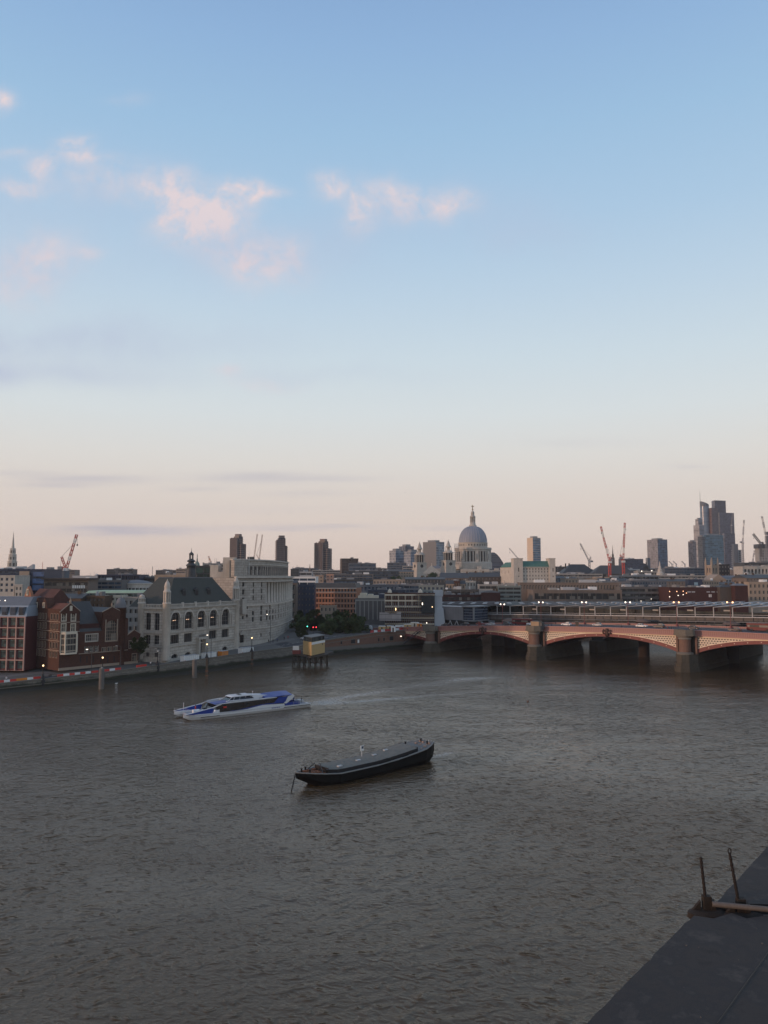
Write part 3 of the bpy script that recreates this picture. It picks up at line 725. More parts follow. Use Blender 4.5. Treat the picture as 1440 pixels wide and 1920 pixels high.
# ================================================================== old bridge columns and rail bridge behind
rail = thing('railway_bridge', 'railway station bridge with grey sawtooth roof behind the road bridge', 'bridge', b_world(0, 44)[:2] + (0,), brz)
OY = 44.0
rinv = Matrix.Rotation(-brz, 3, 'Z')
def zr(x): return 19.9 + .021 * x
bay = 7.6; x_st, x_en = -8.0, 190.0
rf = MB(); un = MB()
nb = int((x_en - x_st) / bay)
for i in range(-7, nb):
    a = x_st + i * bay; c = a + bay; z0 = zr(a)
    rf.add([(a, -.6, z0 - .5), (c, -.9, z0 + .25), (c, 46, z0 + 1.0), (a, 46, z0 + .3), (a, -.6, z0 - .22), (c, -.9, z0 + .5), (c, 46, z0 + 1.25), (a, 46, z0 + .55)],
           [(0, 3, 2, 1), (4, 5, 6, 7), (0, 1, 5, 4), (1, 2, 6, 5), (2, 3, 7, 6), (3, 0, 4, 7)], i % 2)
rf.build('roof', [pmat('pv_roof_a', (.22, .235, .25), rough=.5, var=.15, scale=.2), pmat('pv_roof_b', (.195, .21, .225), rough=.5, var=.15, scale=.2)], rail)
rl = MB()
for i in range(-7, nb):
    a = x_st + i * bay
    for y in (8, 20, 32): rl.box(a + 1.2, a + 1.9, y, y + 3.5, zr(a) + .52, zr(a) + .9)
rl.build('rooflight', ltgrey, rail)
for i in range(0, nb + 1):
    a = x_st + i * bay; p = MB(); p.box(a - .16, a + .16, .2, .55, zr(a) - 5.0, zr(a) - .3); p.build('column', ltgrey, rail)
for nm, lo, hi, y0, y1, mm in (('platform_edge', -4.6, -4.2, -.4, .6, ltgrey), ('handrail', -3.6, -3.45, .1, .3, ltgrey), ('girder', -6.1, -4.6, .2, .7, pmat('girder_brown', (.1, .09, .085), rough=.6)), ('girder', -6.55, -6.3, -.5, .7, grey), ('girder', -7.6, -7.2, -.3, .7, pmat('girder_dark', (.07, .065, .06)))):
    g = MB(); x = x_st
    while x < x_en:
        c = min(x + 20, x_en); g.add([(x, y0, zr(x) + lo), (c, y0, zr(c) + lo), (c, y1, zr(c) + lo), (x, y1, zr(x) + lo), (x, y0, zr(x) + hi), (c, y0, zr(c) + hi), (c, y1, zr(c) + hi), (x, y1, zr(x) + hi)],
              [(0, 3, 2, 1), (4, 5, 6, 7), (0, 1, 5, 4), (2, 3, 7, 6)]); x = c
    g.build(nm, mm, rail)
for a in seg_pts(x_st, x_en, 52): g = MB(); g.box(a - .1, a + .1, -.1, .25, zr(a) - 7.2, zr(a) - 4.6); g.build('stanchion', dkgrey, rail)
g = MB(); g.box(x_st, x_en, .8, 45, 12.6, 14.4); g.build('deck', conc_dk, rail)
g = MB(); g.box(x_st, x_en, 5.0, 5.3, 14.4, 19.9); g.build('platform_screen', glass('platform_glass', (.02, .026, .028), cw=3.8, ch=2.5, var=.6), rail)
sgm = white
for i in range(4, nb, 2):
    a = x_st + i * bay; s_ = MB(); s_.box(a + 2.8, a + 5.4, 4.4, 4.6, zr(a) - 2.1, zr(a) - 1.5); s_.build('platform_sign', ltgrey, rail)
# piers of the rail bridge: pairs of piers standing in the river with white-striped arcades above
for k, x in enumerate((8.0, 61.0, 117.0, 172.0)):
    q = MB(); q.prism([(x - 4, 1), (x - 2, -3.5), (x + 2, -3.5), (x + 4, 1), (x + 4, 44), (x - 4, 44)], -2, 5.2); q.build('pier_base', pmat('weedy_pier_stone', (.075, .066, .05)), rail)
    q = MB(); q.box(x - 3, x + 3, 1.5, 43, 5.2, 12.6); q.build('pier', pmat('dark_pier_stone', (.06, .052, .045)), rail)
for x0, x1 in ((11, 58), (64, 114), (120, 169), (175, 226)):
    a_ = MB(); sl = MB(); n = 16; X = seg_pts(x0, x1, n)
    def az(x): k = 2 * (x - x0) / (x1 - x0) - 1; return 6.0 + 5.6 * (1 - k * k)
    for a, c in zip(X[:-1], X[1:]): a_.prism_xz([(a, az(a)), (c, az(c)), (c, az(c) + .9), (a, az(a) + .9)], .2, .9)
    for k in range(28):
        a = x0 + (x1 - x0) * (k + .5) / 28
        if az(a) + .9 < 12.3: sl.box(a - .3, a + .3, .3, .7, az(a) + .9, 12.6)
    a_.build('arch_rib', pmat('stone_red_iron', (.22, .12, .1)), rail); sl.build('arcade', cream, rail)

# station hall at the north end of the rail bridge
hall = Bld('station_hall', 'grey panelled station hall with dark blue glazed end beside the bridge', 'station', b_world(-26, 30)[:2], b_world(-4.5, 30)[:2], 8)
x0_, _ = hall.loc(800, 1150); xa, zt = hall.loc(832, 1137); xb, _ = hall.loc(868, 1150); xc_, _ = hall.loc(889, 1150); _, zb = hall.loc(860, 1163)
g = MB(); g.box(x0_, xb, 0, 14, zb, zt); g.build('wall', glass('hall_panels', (.17, .17, .18), rough=.45, cw=1.6, ch=30, var=.08, line=(.1, .1, .1), lw=.03), hall.root)
g = MB(); g.box(xb + .01, xc_ - .5, .5, 13, zb + .3, zt - .5); g.build('glazing', glass('hall_glazing', (.025, .035, .06), cw=1.1, ch=1.4, var=.4, line=(.1, .12, .15)), hall.root)
g = MB(); g.box(xb, xc_, -.4, 14, zb - .3, zb + .3); g.box(xc_ - .5, xc_, -.4, .6, zb, zt); g.box(xb - .4, xc_ + .3, -.6, 14, zt, zt + .5); g.build('frame', grey, hall.root)
g = MB(); g.box(x0_, xc_, 1, 13, 0, zb - .4); g.build('base', black, hall.root)
g = MB()
for xx in (xa + 4, xa + 8): g.bar((xx, 0, zb - .2), (xx - 2.2, 0, 0), .2); g.bar((xx, 0, zb - .2), (xx + 2.2, 0, 0), .2)
g.build('bracing', ltgrey, hall.root)
# ================================================================== embankment buildings
# ---- white school building with steep slate roof
s = Bld('gothic_hall', 'pale stone hall with tall arched windows, steep dark slate roof and corner turrets', 'building', G(311, 285, 1228), G(444, 328, 1208), 4.2)
W, DP = s.W, 12.0
zp = lambda py: s.loc(311, py)[1]
ZE = s.loc(311, 1139)[1]
wm = MB(); FM = Matrix()
ax = [s.loc(px, 1165)[0] for px in (328.5, 353.4, 376.8, 399.5, 422.5)]
z_s, z_t = s.loc(328, 1181)[1], s.loc(328, 1147)[1]
ops = []; wlist = []
for i, x in enumerate(ax):
    ops.append((x, z_s, 5.2, z_t - z_s, True)); wlist.append((x, z_s, 5.2, z_t - z_s, True, 3, 4))
zl0, zl1 = s.loc(328, 1207)[1], s.loc(328, 1190)[1]
for i, x in enumerate(ax):
    if i == 2: ops.append((x, .6, 2.9, 5.4, True)); wlist.append((x, .6, 2.9, 5.4, True, 2, 2))
    else: ops.append((x, zl0, 5.0, zl1 - zl0, False)); wlist.append((x, zl0, 5.0, zl1 - zl0, False, 4, 1))
for x in (1.6, W - 1.6):
    for z in (5.2, 10.3, 15.6, 1.6): ops.append((x, z, .8, 1.3, False)); wlist.append((x, z, .8, 1.3, False, 1, 1))
for x in (ax[0], ax[1], ax[4]): ops.append((x, .25, 3.6, 1.6, True)); wlist.append((x, .25, 3.6, 1.6, True, 2, 1))
wall_open(wm, W, 0, ZE, ops, t=.7)
SL = side_left(DP); wm.M = SL
sops = []; swl = []
for yy in (3.6, 7.6):
    for (z, h, a, w) in ((z_s, z_t - z_s, True, 2.3), (zl0, zl1 - zl0, False, 2.3), (1.0, 1.6, False, 1.8)):
        sops.append((yy, z, w, h, a)); swl.append((yy, z, w, h, a, 2, 3))
wall_open(wm, DP, 0, ZE, sops, t=.6)
wm.M = Matrix()
wm.quad((W, 0, 0), (W, DP, 0), (W, DP, ZE), (W, 0, ZE)); wm.quad((W, DP, 0), (0, DP, 0), (0, DP, ZE), (W, DP, ZE))
wm.box(.02, W - .02, .75, 1.0, 0, ZE - .02)
wm.build('wall', ashlar, s.root)
for (x, z, w, h, a, nx, nz) in wlist: window(s.root, FM, x, z, w, h, a, gm=win_d, nx=nx, nz=nz, t=.55, fm=stone_dk, fw=.13)
for (x, z, w, h, a, nx, nz) in swl: window(s.root, SL, x, z, w, h, a, gm=win_d, nx=nx, nz=nz, t=.5, fm=stone_dk, fw=.13)
# lit lights seen in the halls
for x in ax[:4]:
    g = MB(); g.box(-.9, -.2, .4, .5, 0, .14); g.box(.3, .8, .4, .5, 0, .14); o = g.build('ceiling_lamp', emat('warm_window_light', (1, .62, .4), 1.6), s.root); o.location = (x, 0, z_s + 3.4)
# cornices, pilasters, arches
g = MB()
for z, d, h in ((ZE - .7, .6, .6), (ZE - 2.2, .25, .3), (z_s - 1.2, .35, .5), (zl1 + 1.0, .4, .45), (zl0 - 1.0, .3, .35)):
    g.box(-.35, W + .35, -d, -.003, z, z + h); g.M = SL; g.box(-.3, DP + .3, -d, -.003, z, z + h); g.M = Matrix()
g.build('cornice', stone, s.root)
for i in range(6):
    x = (ax[0] - 4.2) if i == 0 else (ax[4] + 3.6 if i == 5 else (ax[i - 1] + ax[i]) / 2)
    for dx_ in (-.65, .65):
        g = MB(); g.box(x + dx_ - .3, x + dx_ + .3, -.35, -.003, zl1 + 1.45, ZE - 4.2); g.cyl(x + dx_, -.5, .26, z_s - .7, z_s + 4.6, 8); g.build('pilaster', stone_lt, s.root)
for x in ax:
    g = MB(); n = 12; r0, r1 = 2.6, 3.2; zc = z_t - 2.6
    pts = [(x + r1 * math.cos(PI * k / n), zc + r1 * math.sin(PI * k / n)) for k in range(n + 1)] + [(x + r0 * math.cos(PI * k / n), zc + r0 * math.sin(PI * k / n)) for k in range(n, -1, -1)]
    for k in range(n):
        a, b2, c2, d2 = pts[k], pts[k + 1], pts[2 * n - k], pts[2 * n + 1 - k]
        g.prism_xz([a, b2, c2, d2], -.3, -.003)
    g.build('arch_moulding', stone_lt, s.root)
g = MB(); g.box(-.3, W + .3, -.3, -.004, -3, .35); g.M = SL; g.box(-.3, DP + .3, -.3, -.004, -3, .35); g.build('plinth', stone, s.root)
# porch around door
g = MB(); xd = ax[2]
g.box(xd - 2.7, xd - 1.7, -1.3, -.003, 0, 6.2); g.box(xd + 1.7, xd + 2.7, -1.3, -.003, 0, 6.2); g.box(xd - 3.1, xd + 3.1, -1.6, -.003, 6.2, 7.1); g.build('porch', stone, s.root)
g = MB(); 
for k in range(19): g.box(xd - 3.1 + k * .33, xd - 3.0 + k * .33, -1.5, -1.4, 7.1, 8.0)
g.box(xd - 3.1, xd + 3.1, -1.55, -1.35, 8.0, 8.15); g.build('balcony_rail', stone_dk, s.root)
# balustrade
g = MB()
for k in range(int(W / .7)): g.box(k * .7 + .2, k * .7 + .45, -.3, 0, ZE - .1, ZE + .9)
g.box(0, W, -.35, .05, ZE + .9, ZE + 1.15)
for x in [0] + [(ax[i] + ax[i + 1]) / 2 for i in range(4)] + [W]: g.box(x - .5, x + .5, -.4, .1, ZE - .1, ZE + 1.6)
g.M = SL
for k in range(int(DP / .7)): g.box(k * .7 + .2, k * .7 + .45, -.3, 0, ZE - .1, ZE + .9)
g.box(0, DP, -.35, .05, ZE + .9, ZE + 1.15); g.M = Matrix()
g.build('balustrade', stone_lt, s.root)
# roof: hipped, flat ridge
rx0, rz0 = s.loc(323, 1084, 6.0); rx1, _ = s.loc(396, 1084, 6.0)
DPR = 18.0
r = MB(); r.frustum((.6, W - 1.2, .6, DPR), (rx0, rx1, 5.4, DPR - 5.4), ZE - .05, rz0); r.build('roof', slate_g, s.root)
g = MB(); g.box(rx0, rx1, 5.3, 5.7, rz0, rz0 + .35); g.box(rx0, rx1, DPR - 5.7, DPR - 5.3, rz0, rz0 + .35); g.build('roof_cresting', lead, s.root)
for px, py in ((343, 1111), (367, 1110), (390, 1109)):
    # dormers half way up the slope
    yo = 3.0; x, z = s.loc(px, py, yo)
    g = MB(); g.prism_yz([(yo - .6, z - 1.6), (yo - .6, z + .9), (yo + 3.6, z + 1.3), (yo + 3.6, z - 1.6)], x - 1.0, x + 1.0, 0); g.box(x - .8, x + .8, yo - .66, yo - .58, z - 1.2, z + .6, 1); g.prism_xz([(x - 1.3, z + .9), (x + 1.3, z + .9), (x, z + 1.8)], yo - .7, yo + 3.2, 0)
    g.build('dormer', [slate, black], s.root)
# lantern spire on the ridge
lx, _ = s.loc(358, 1083, 9.0); y_ = 9.0
zz_ = lambda py: s.loc(358, py, 9.0)[1]
g = MB(); g.lathe([(2.2, rz0 - .3), (2.1, zz_(1075)), (1.9, zz_(1068))], 8, lx, y_); g.lathe([(1.9, zz_(1068)), (1.75, zz_(1062)), (2.1, zz_(1061)), (2.0, zz_(1059)), (1.2, zz_(1056)), (1.1, zz_(1054)), (1.7, zz_(1053)), (1.7, zz_(1051.5)), (.95, zz_(1049)), (.9, zz_(1047.5))], 8, lx, y_)
for k in range(6):
    a = 2 * PI * k / 6; g.cyl(lx + .75 * math.cos(a), y_ + .75 * math.sin(a), .14, zz_(1047.5), zz_(1041), 5)
g.lathe([(.95, zz_(1041)), (1.0, zz_(1040)), (.85, zz_(1037.5)), (.35, zz_(1035.5)), (.12, zz_(1034)), (.04, zz_(1027))], 8, lx, y_)
g.build('lantern_spire', dkgrey, s.root)
# turrets
def turret(x, y, ztop, r, h0):
    g = MB(); g.lathe([(r, 0), (r, ZE + 1.0), (r * 1.12, ZE + 1.2), (r * 1.12, ZE + 1.7), (r * .95, ZE + 1.8)], 8, x, y, a0=PI / 8)
    zt = ZE + 1.8; hh = ztop - zt
    for k in range(8):
        a = PI / 8 + k * PI / 4; g.cyl(x + r * .8 * math.cos(a), y + r * .8 * math.sin(a), r * .16, zt, zt + hh * .42, 6)
    g.cyl(x, y, r * .45, zt, zt + hh * .42, 6)
    g.lathe([(r * .98, zt + hh * .42), (r * 1.0, zt + hh * .48), (r * .8, zt + hh * .5), (r * .72, zt + hh * .62), (r * .8, zt + hh * .66), (r * .62, zt + hh * .8), (r * .15, zt + hh * .92), (.03, ztop)], 8, x, y, a0=PI / 8)
    return g.build('turret', stone_lt, s.root)
turret(.3, .3, s.loc(312, 1085)[1], 1.45, 0); turret(W - .4, .5, s.loc(437, 1079)[1], 1.5, 0)
turret(.2, DP - .3, s.loc(277, 1113, DP)[1], 1.4, 0)

# ---- curved stone office block with colonnade
CP_ = [(441, 335), (466, 341), (497, 352), (514, 362), (529, 379), (540, 399), (548, 425)]
cb_pts = [G(px, D, 1190) for px, D in CP_]
Z0 = 5.6
ub = thing('curved_office_block', 'large pale stone office block with curved colonnaded front behind the slate roofed hall', 'building', (cb_pts[0][0], cb_pts[0][1], Z0))
T0 = Matrix.Translation((-cb_pts[0][0], -cb_pts[0][1], 0))
ztop_main, z_att = Z(1083, 340) - Z0, Z(1049, 345) - Z0
z_corn = ztop_main
wm = MB(); frames = []
for i in range(len(cb_pts) - 1):
    a, b2 = Vector(cb_pts[i]), Vector(cb_pts[i + 1]); d = b2 - a; rz = math.atan2(d.y, d.x); Lw = d.length
    frames.append((T0 @ Matrix.Translation((a.x, a.y, 0)) @ Matrix.Rotation(rz, 4, 'Z'), Lw))
zf = lambda py, D=350: Z(py, D) - Z0
wins_ = []
for i, (M_, Lw) in enumerate(frames):
    wm.M = M_; ops = []
    if i == 0:
        for py, w, h in ((1095, 1.3, 2.2), (1110, 1.3, 2.2), (1127, 1.4, 3.0), (1142, 1.0, 1.2), (1158, .9, 1.5)): ops.append((Lw * .55, zf(py, 338) - h / 2, w, h, False))
        for py in (1142, 1158): ops.append((Lw * .86, zf(py, 338), 1.0, 1.3, False))
        ops.append((Lw * .5, .2, 2.2, 3.6, False)); ops.append((Lw * .12, .2, 1.6, 3.0, False))
    else:
        n = [0, 3, 3, 3, 3, 4][i] if i else 0
        if i == 1: n = 2
        for k in range(n):
            x = Lw * (k + .5) / n
            for (z, h, w) in ((Z(1163, 352) - Z0 - .2, 2.1, 1.5), (Z(1152, 352) - Z0, 1.9, 1.5)): ops.append((x, z, w, h, False))
            if k % 2 == 0: ops.append((x, Z(1148.5, 352) - Z0, 1.7, 3.6, True))
            else: ops.append((x, Z(1143, 352) - Z0, 1.4, 1.9, False))
            if i == 1: 
                for z in (Z(1124, 352) - Z0, Z(1112, 352) - Z0, Z(1100, 352) - Z0): ops.append((x, z, 1.0, 2.0, False))
            if k % 2: ops.append((x, 2.2, .8, 1.6, False))
    h_top = ztop_main
    colz0, colz1 = Z(1131, 352) - Z0, Z(1090, 352) - Z0
    if i >= 2: ops = [o for o in ops if o[1] + o[3] < colz0]
    ok = []
    for o in ops:
        if all(not (abs(o[0] - q[0]) < (o[2] + q[2]) / 2 and o[1] < q[1] + q[3] and q[1] < o[1] + o[3]) for q in ok): ok.append(o)
    if i < 2: wall_open(wm, Lw, 0, h_top, ok, t=.6)
    else:
        wall_open(wm, Lw, 0, colz0, ok, t=.6)
        wm.box(0, Lw, 2.2, 2.5, colz0, colz1); wm.box(0, Lw, .02, 2.6, colz0 - .5, colz0 - .02); wm.box(0, Lw, 0, 2.6, colz1, h_top)
    for o in ok: wins_.append((M_, o))
    # attic
    wm.box(-.02, Lw + .02, 2.6 if i else 1.2, 3.4, h_top + .3, z_att - .4)
wm.M = T0
# left flank, roofs
back = (cb_pts[0][0] - 16, cb_pts[0][1] + 6)
FLM = T0 @ Matrix.Translation((back[0], back[1], 0)) @ Matrix.Rotation(math.atan2(cb_pts[0][1] - back[1], cb_pts[0][0] - back[0]), 4, 'Z')
wm.M = FLM; FLW = math.hypot(16, 6)
fops = [(FLW * .3, 6, .9, 17.0, False), (FLW * .62, 6, .9, 17.0, False)]
wall_open(wm, FLW, 0, ztop_main, fops, t=.6)
for o in fops: wins_.append((FLM, o))
wm.M = T0
poly = cb_pts + [(cb_pts[-1][0] - 45, cb_pts[-1][1] + 10), (back[0] - 6, back[1] + 60), back]
wm.add([(x, y, ztop_main) for x, y in poly], [list(range(len(poly)))[::-1]])
wm.prism([cb_pts[-1], (cb_pts[-1][0] - 45, cb_pts[-1][1] + 10), (back[0] - 6, back[1] + 60), back, (back[0] + 4, back[1] + 3)], 0, ztop_main - .02)
wm.build('wall', ashlar_g, ub)
g = MB(T0)
inner = [(x - 3.4, y + 2.0) for x, y in cb_pts]
g.prism(inner + [(cb_pts[-1][0] - 40, cb_pts[-1][1] + 8), (back[0] + 2, back[1] + 50)], ztop_main, z_att - .5); g.build('attic_storey', stone, ub)
g = MB()
for (M_, Lw) in frames:
    g.M = M_
    g.box(-.3, Lw + .3, -.9, 1.0, ztop_main - .2, ztop_main + .5); g.box(-.2, Lw + .2, -.4, .01, ztop_main - 2.0, ztop_main - 1.6)
    g.box(-.2, Lw + .2, -.4, 0, colz0 - .9, colz0 - .3); g.box(-.1, Lw + .1, -.3, 0, zf(1178), zf(1178) + .4)
    g.box(-.2, Lw + .2, 2.0, 4.0, z_att - .5, z_att + .1); g.box(-.1, Lw + .1, 2.3, 2.6, z_att - 2.4, z_att - 2.1)
g.build('cornice', stone_lt, ub)
for i, (M_, Lw) in enumerate(frames):
    if i < 2: continue
    n = [0, 0, 3, 3, 3, 4][i]
    for k in range(n):
        x = Lw * (k + .5) / n
        c = MB(); c.M = M_; c.lathe([(.95, colz0), (.95, colz0 + .4), (.75, colz0 + .6), (.62, colz1 - .7), (.9, colz1 - .3), (.9, colz1 - .003)], 10, x, .95); c.build('column', stone_lt, ub)
        window(ub, M_ @ Matrix.Translation((0, 2.19, 0)), min(x + Lw / n / 2, Lw - .6), colz0 + .8, 1.3, colz1 - colz0 - 1.8, nx=1, nz=6, t=-.05, fm=dkgrey)
    # attic windows
for i, (M_, Lw) in enumerate(frames):
    if i < 1: continue
    n = [0, 4, 4, 4, 4, 4][i]
    for k in range(n):
        x = Lw * (k + .5) / n; window(ub, M_ @ Matrix.Translation((0, 2.6, 0)), x, ztop_main + 1.2, Lw / n * .55, z_att - ztop_main - 4.2, t=-.06, fm=dkgrey)
for M_, o in wins_: window(ub, M_, o[0], o[1], o[2], o[3], o[4], nx=1 if o[2] < 1.5 else 2, nz=max(2, int(o[3] / 1.1)), t=.5, fm=dkgrey, gm=win_d)
# corner blocks above the cornice
def wbox(px0, px1, D, py0, py1, dep, mat, nm):
    a, b2 = G(px0, D, 1060), G(px1, D, 1060); g = MB(T0); g.prism([a, b2, (b2[0] - 1, b2[1] + dep), (a[0] - 1, a[1] + dep)], Z(py1, D) - Z0, Z(py0, D) - Z0)
    g.box(0, 0, 0, 0, 0, 0) if False else None
    return g.build(nm, mat, ub)
wbox(418, 440, 344, 1045, 1084, 10, stone, 'corner_tower'); wbox(440, 459, 340, 1048, 1083, 8, stone, 'corner_tower'); wbox(407, 420, 346, 1072, 1086, 10, stone, 'parapet_block')
g = MB(T0); p = G(467, 344, 1060); g.bar((p[0], p[1], z_att - 6), (p[0], p[1], Z(1030, 344) - Z0), .12, r1=.05); g.build('flagpole', white, ub)
g = MB(T0); p = G(470, 352); g.prism([G(463, 352), G(476, 352), G(476, 358), G(463, 358)], z_att, Z(1044, 352) - Z0); g.build('roof_plant', dkgrey, ub)
g = MB()
for (M_, Lw) in frames: g.M = M_; g.box(-.05, Lw + .05, -.25, 1.5, -3, .5)
g.build('plinth', stone, ub)
# doorway hood at the corner
M_, Lw = frames[0]
g = MB(M_); g.box(Lw * .3, Lw * .7, -.9, 0, 3.9, 4.6); g.prism_xz([(Lw * .28, 4.6), (Lw * .72, 4.6), (Lw * .5, 5.9)], -.9, 0); g.box(Lw * .35, Lw * .66, -1.4, -.003, zf(1150, 338) - .2, zf(1150, 338) + 6.2); g.build('doorway_hood', stone, ub)
# low annex at right foot
g = MB(T0); g.prism([G(549, 420), G(557, 412), G(559, 424), G(551, 432)], 0, Z(1163, 415) - Z0); g.build('annex', stone, ub)

# ---- old red brick group with gables
s = Bld('brick_college', 'old red brick college with gabled front, big bay window and tall traceried hall window', 'building', G(110, 262, 1250), G(262, 286, 1238), 3.2)
W = s.W; DP = 27.0
zL = lambda px, py: s.loc(px, py)[1]
xg1 = s.loc(149, 1180)[0]; xh0 = s.loc(192, 1180)[0]; xh1 = s.loc(226, 1180)[0]; xt = s.loc(240, 1180)[0]
ze = zL(130, 1147)
FMx = Matrix()
wm = MB(); wl2 = []
ops = []
for px in (119.5, 137.5):
    x = s.loc(px, 1160)[0]
    ops += [(x, zL(px, 1164), 1.45, zL(px, 1152) - zL(px, 1164), True), (x, zL(px, 1184), 1.45, zL(px, 1170) - zL(px, 1184), False)]
for x, z, w, h, a in ops: wl2.append((FMx, x, z, w, h, a, 2, 2, .25, cream))
bx = (s.loc(120, 1200)[0] + s.loc(141, 1200)[0]) / 2
wall_open(wm, xg1, 0, ze, ops)
g1 = s.loc(129, 1131)[1]
wm.prism_xz([(0, ze), (xg1, ze), (xg1 / 2 + .2, g1)], 0, .5)
wm.box(xg1 - .3, xg1, 0, 14, zL(150, 1190), ze - .01)
# lower middle part
zm = zL(170, 1188)
ops2 = [((xg1 + xh0) / 2 + .3, zL(170, 1202), 4.4, zL(170, 1189.5) - zL(170, 1202), False)]
zmid = zL(170, 1184)
for k in range(3): ops2.append((xg1 + 2.8 + k * 1.9, zL(170, 1222), 1.1, 1.9, True))
wall_open(wm, xh0, 0, zmid, ops2, x0=xg1)
wl2.append((FMx, *ops2[0][:4], False, 6, 2, .3, stone))
for o in ops2[1:]: wl2.append((FMx, *o, 1, 2, .1, stone))
# hall with great window
zh = zL(210, 1147)
o3 = [(s.loc(209, 1180)[0], zL(209, 1201), 4.2, zL(209, 1163) - zL(209, 1201), True)]
o3b = [(xh0 + .8 + k * 2.2, zL(209, 1221), 1.5, 1.5, False) for k in range(3)]
wall_open(wm, xh1, 0, zh, o3 + o3b, x0=xh0)
wl2.append((FMx, *o3[0], 5, 6, .35, stone_tan)); [wl2.append((FMx, *o, 2, 1, .15, stone_tan)) for o in o3b]
wm.prism_xz([(xh0, zh), (xh1, zh), ((xh0 + xh1) / 2, zL(209, 1138))], 0, .5)
# tower and end bay
zt_ = zL(232, 1146)
wall_open(wm, xt, 0, zL(232, 1160), [], x0=xh1)
ze2 = zL(250, 1190)
o4 = [(xt + 1.5 + k * 1.9, zL(250, 1215), 1.3, zL(250, 1201) - zL(250, 1215), False) for k in range(3)] + [(xt + 3.2, .5, 1.8, 3.0, False)]
o4 = [(o[0] - .3, o[1], o[2], o[3], o[4]) for o in o4]
wall_open(wm, W, 0, ze2, o4, x0=xt)
for o in o4: wl2.append((FMx, *o, 2, 3, .2, stone_tan))
wm.prism_xz([(xt, ze2), (W, ze2), ((xt + W) / 2, zL(250, 1181))], 0, .5)
wm.quad((W, 0, 0), (W, 16, 0), (W, 16, ze2), (W, 0, ze2)); wm.quad((xt, 0, ze2), (W, 0, ze2), (W, 12, ze2), (xt, 12, ze2)); wm.quad((xt, 0, ze2), (xt, 16, ze2), (xt, 16, zt_), (xt, 0, zL(232, 1160)))
# left flank
SL = side_left(DP); wm.M = SL
sops = []
zbase = 0
for row, py in enumerate((1163, 1181, 1199, 1217, 1234)):
    z = zL(110, py)
    for k in range(13):
        x = 1.2 + k * 2.0
        if k in (4, 9): continue
        sops.append((x, z, 1.0, 2.0, False))
for yy, py in ((DP - 7, 1150),): pass
wall_open(wm, DP, 0, ze + 1.0, sops)
wm.M = Matrix()
wm.quad((W, DP, 0), (0, DP, 0), (0, DP, ze), (W, DP, ze)); wm.box(xh0, xh0 + .4, .5, 16, zmid, zh); wm.box(xh1 - .4, xh1, .5, 16, zL(232, 1160), zh)
wm.build('wall', brick, s.root)
for o in sops: wl2.append((SL, *o, 1, 2, .12, stone_tan))
for (M_, x, z, w, h, a, nx, nz, su_, fm__) in wl2: window(s.root, M_, x, z, w, h, a, nx=nx, nz=nz, surround=su_, fm=fm__, fw=.1)
# bay window
z0b, z1b = zL(129, 1223), zL(129, 1187)
b0, b1 = s.loc(113, 1200)[0], s.loc(145, 1200)[0]
g = MB(); g.prism([(b0, 0), (b0 + 1.0, -1.6), (b1 - 1.0, -1.6), (b1, 0)], z0b - .6, z0b); g.prism([(b0, 0), (b0 + 1.0, -1.6), (b1 - 1.0, -1.6), (b1, 0)], z1b - .3, z1b + .5)
g.build('bay_cornice', cream, s.root)
g = MB(); g.prism([(b0 + .2, 0), (b0 + 1.1, -1.45), (b1 - 1.1, -1.45), (b1 - .2, 0)], z0b, z1b - .3); g.build('bay_glazing', glass('bay_glass', (.03, .033, .035), cw=1.0, ch=2.1, var=.5, line=(.3, .26, .2), lw=.06), s.root)
g = MB()
for (x, y) in ((b0 + .1, 0), (b0 + 1.05, -1.5), (b1 - 1.05, -1.5), (b1 - .1, 0)): g.box(x - .22, x + .22, y - .1, y + .3, z0b, z1b - .3)
g.build('bay_post', cream, s.root)
# stone plinth, string courses, buttresses
g = MB(); g.box(-.15, W, -.25, -.003, 0, .9)
for py in (1167, 1185): g.box(-.1, xg1, -.18, -.003, zL(130, py) - .1, zL(130, py) + .15)
for k, py in enumerate((1167, 1185, 1203, 1221)): g.M = SL; g.box(0, DP, -.16, -.003, zL(110, py), zL(110, py) + .22); g.M = Matrix()
g.box(xg1, xt, -.3, -.003, zL(180, 1224), zL(180, 1224) + .25)
g.build('string_course', stone_tan, s.root)
for px in (151, 163, 175, 189, 202, 214, 228):
    x, z = s.loc(px, 1236); g = MB(); g.box(x - .18, x + .18, -.02, .1, z - 1.1, z + 1.1); g.build('slit_window', black, s.root)
# gable copings with finials
def gable(x0, x1, ze_, zt__, y=-.05):
    g = MB(); xm = (x0 + x1) / 2; g.bar((x0 - .2, y + .2, ze_), (xm, y + .2, zt__), .22); g.bar((x1 + .2, y + .2, ze_), (xm, y + .2, zt__), .22); g.lathe([(.3, zt__), (.45, zt__ + .7), (.1, zt__ + 1.6), (.03, zt__ + 2.3)], 6, xm, y + .2); g.build('gable_coping', stone_tan, s.root)
gable(0, xg1, ze, g1); gable(xh0, xh1, zh, zL(209, 1138)); gable(xt, W, ze2, zL(250, 1181))
g = MB(); g.box(xg1 / 2 - .25, xg1 / 2 + .65, -.1, .05, ze + .3, ze + 2.0); g.build('gable_niche', cream, s.root)
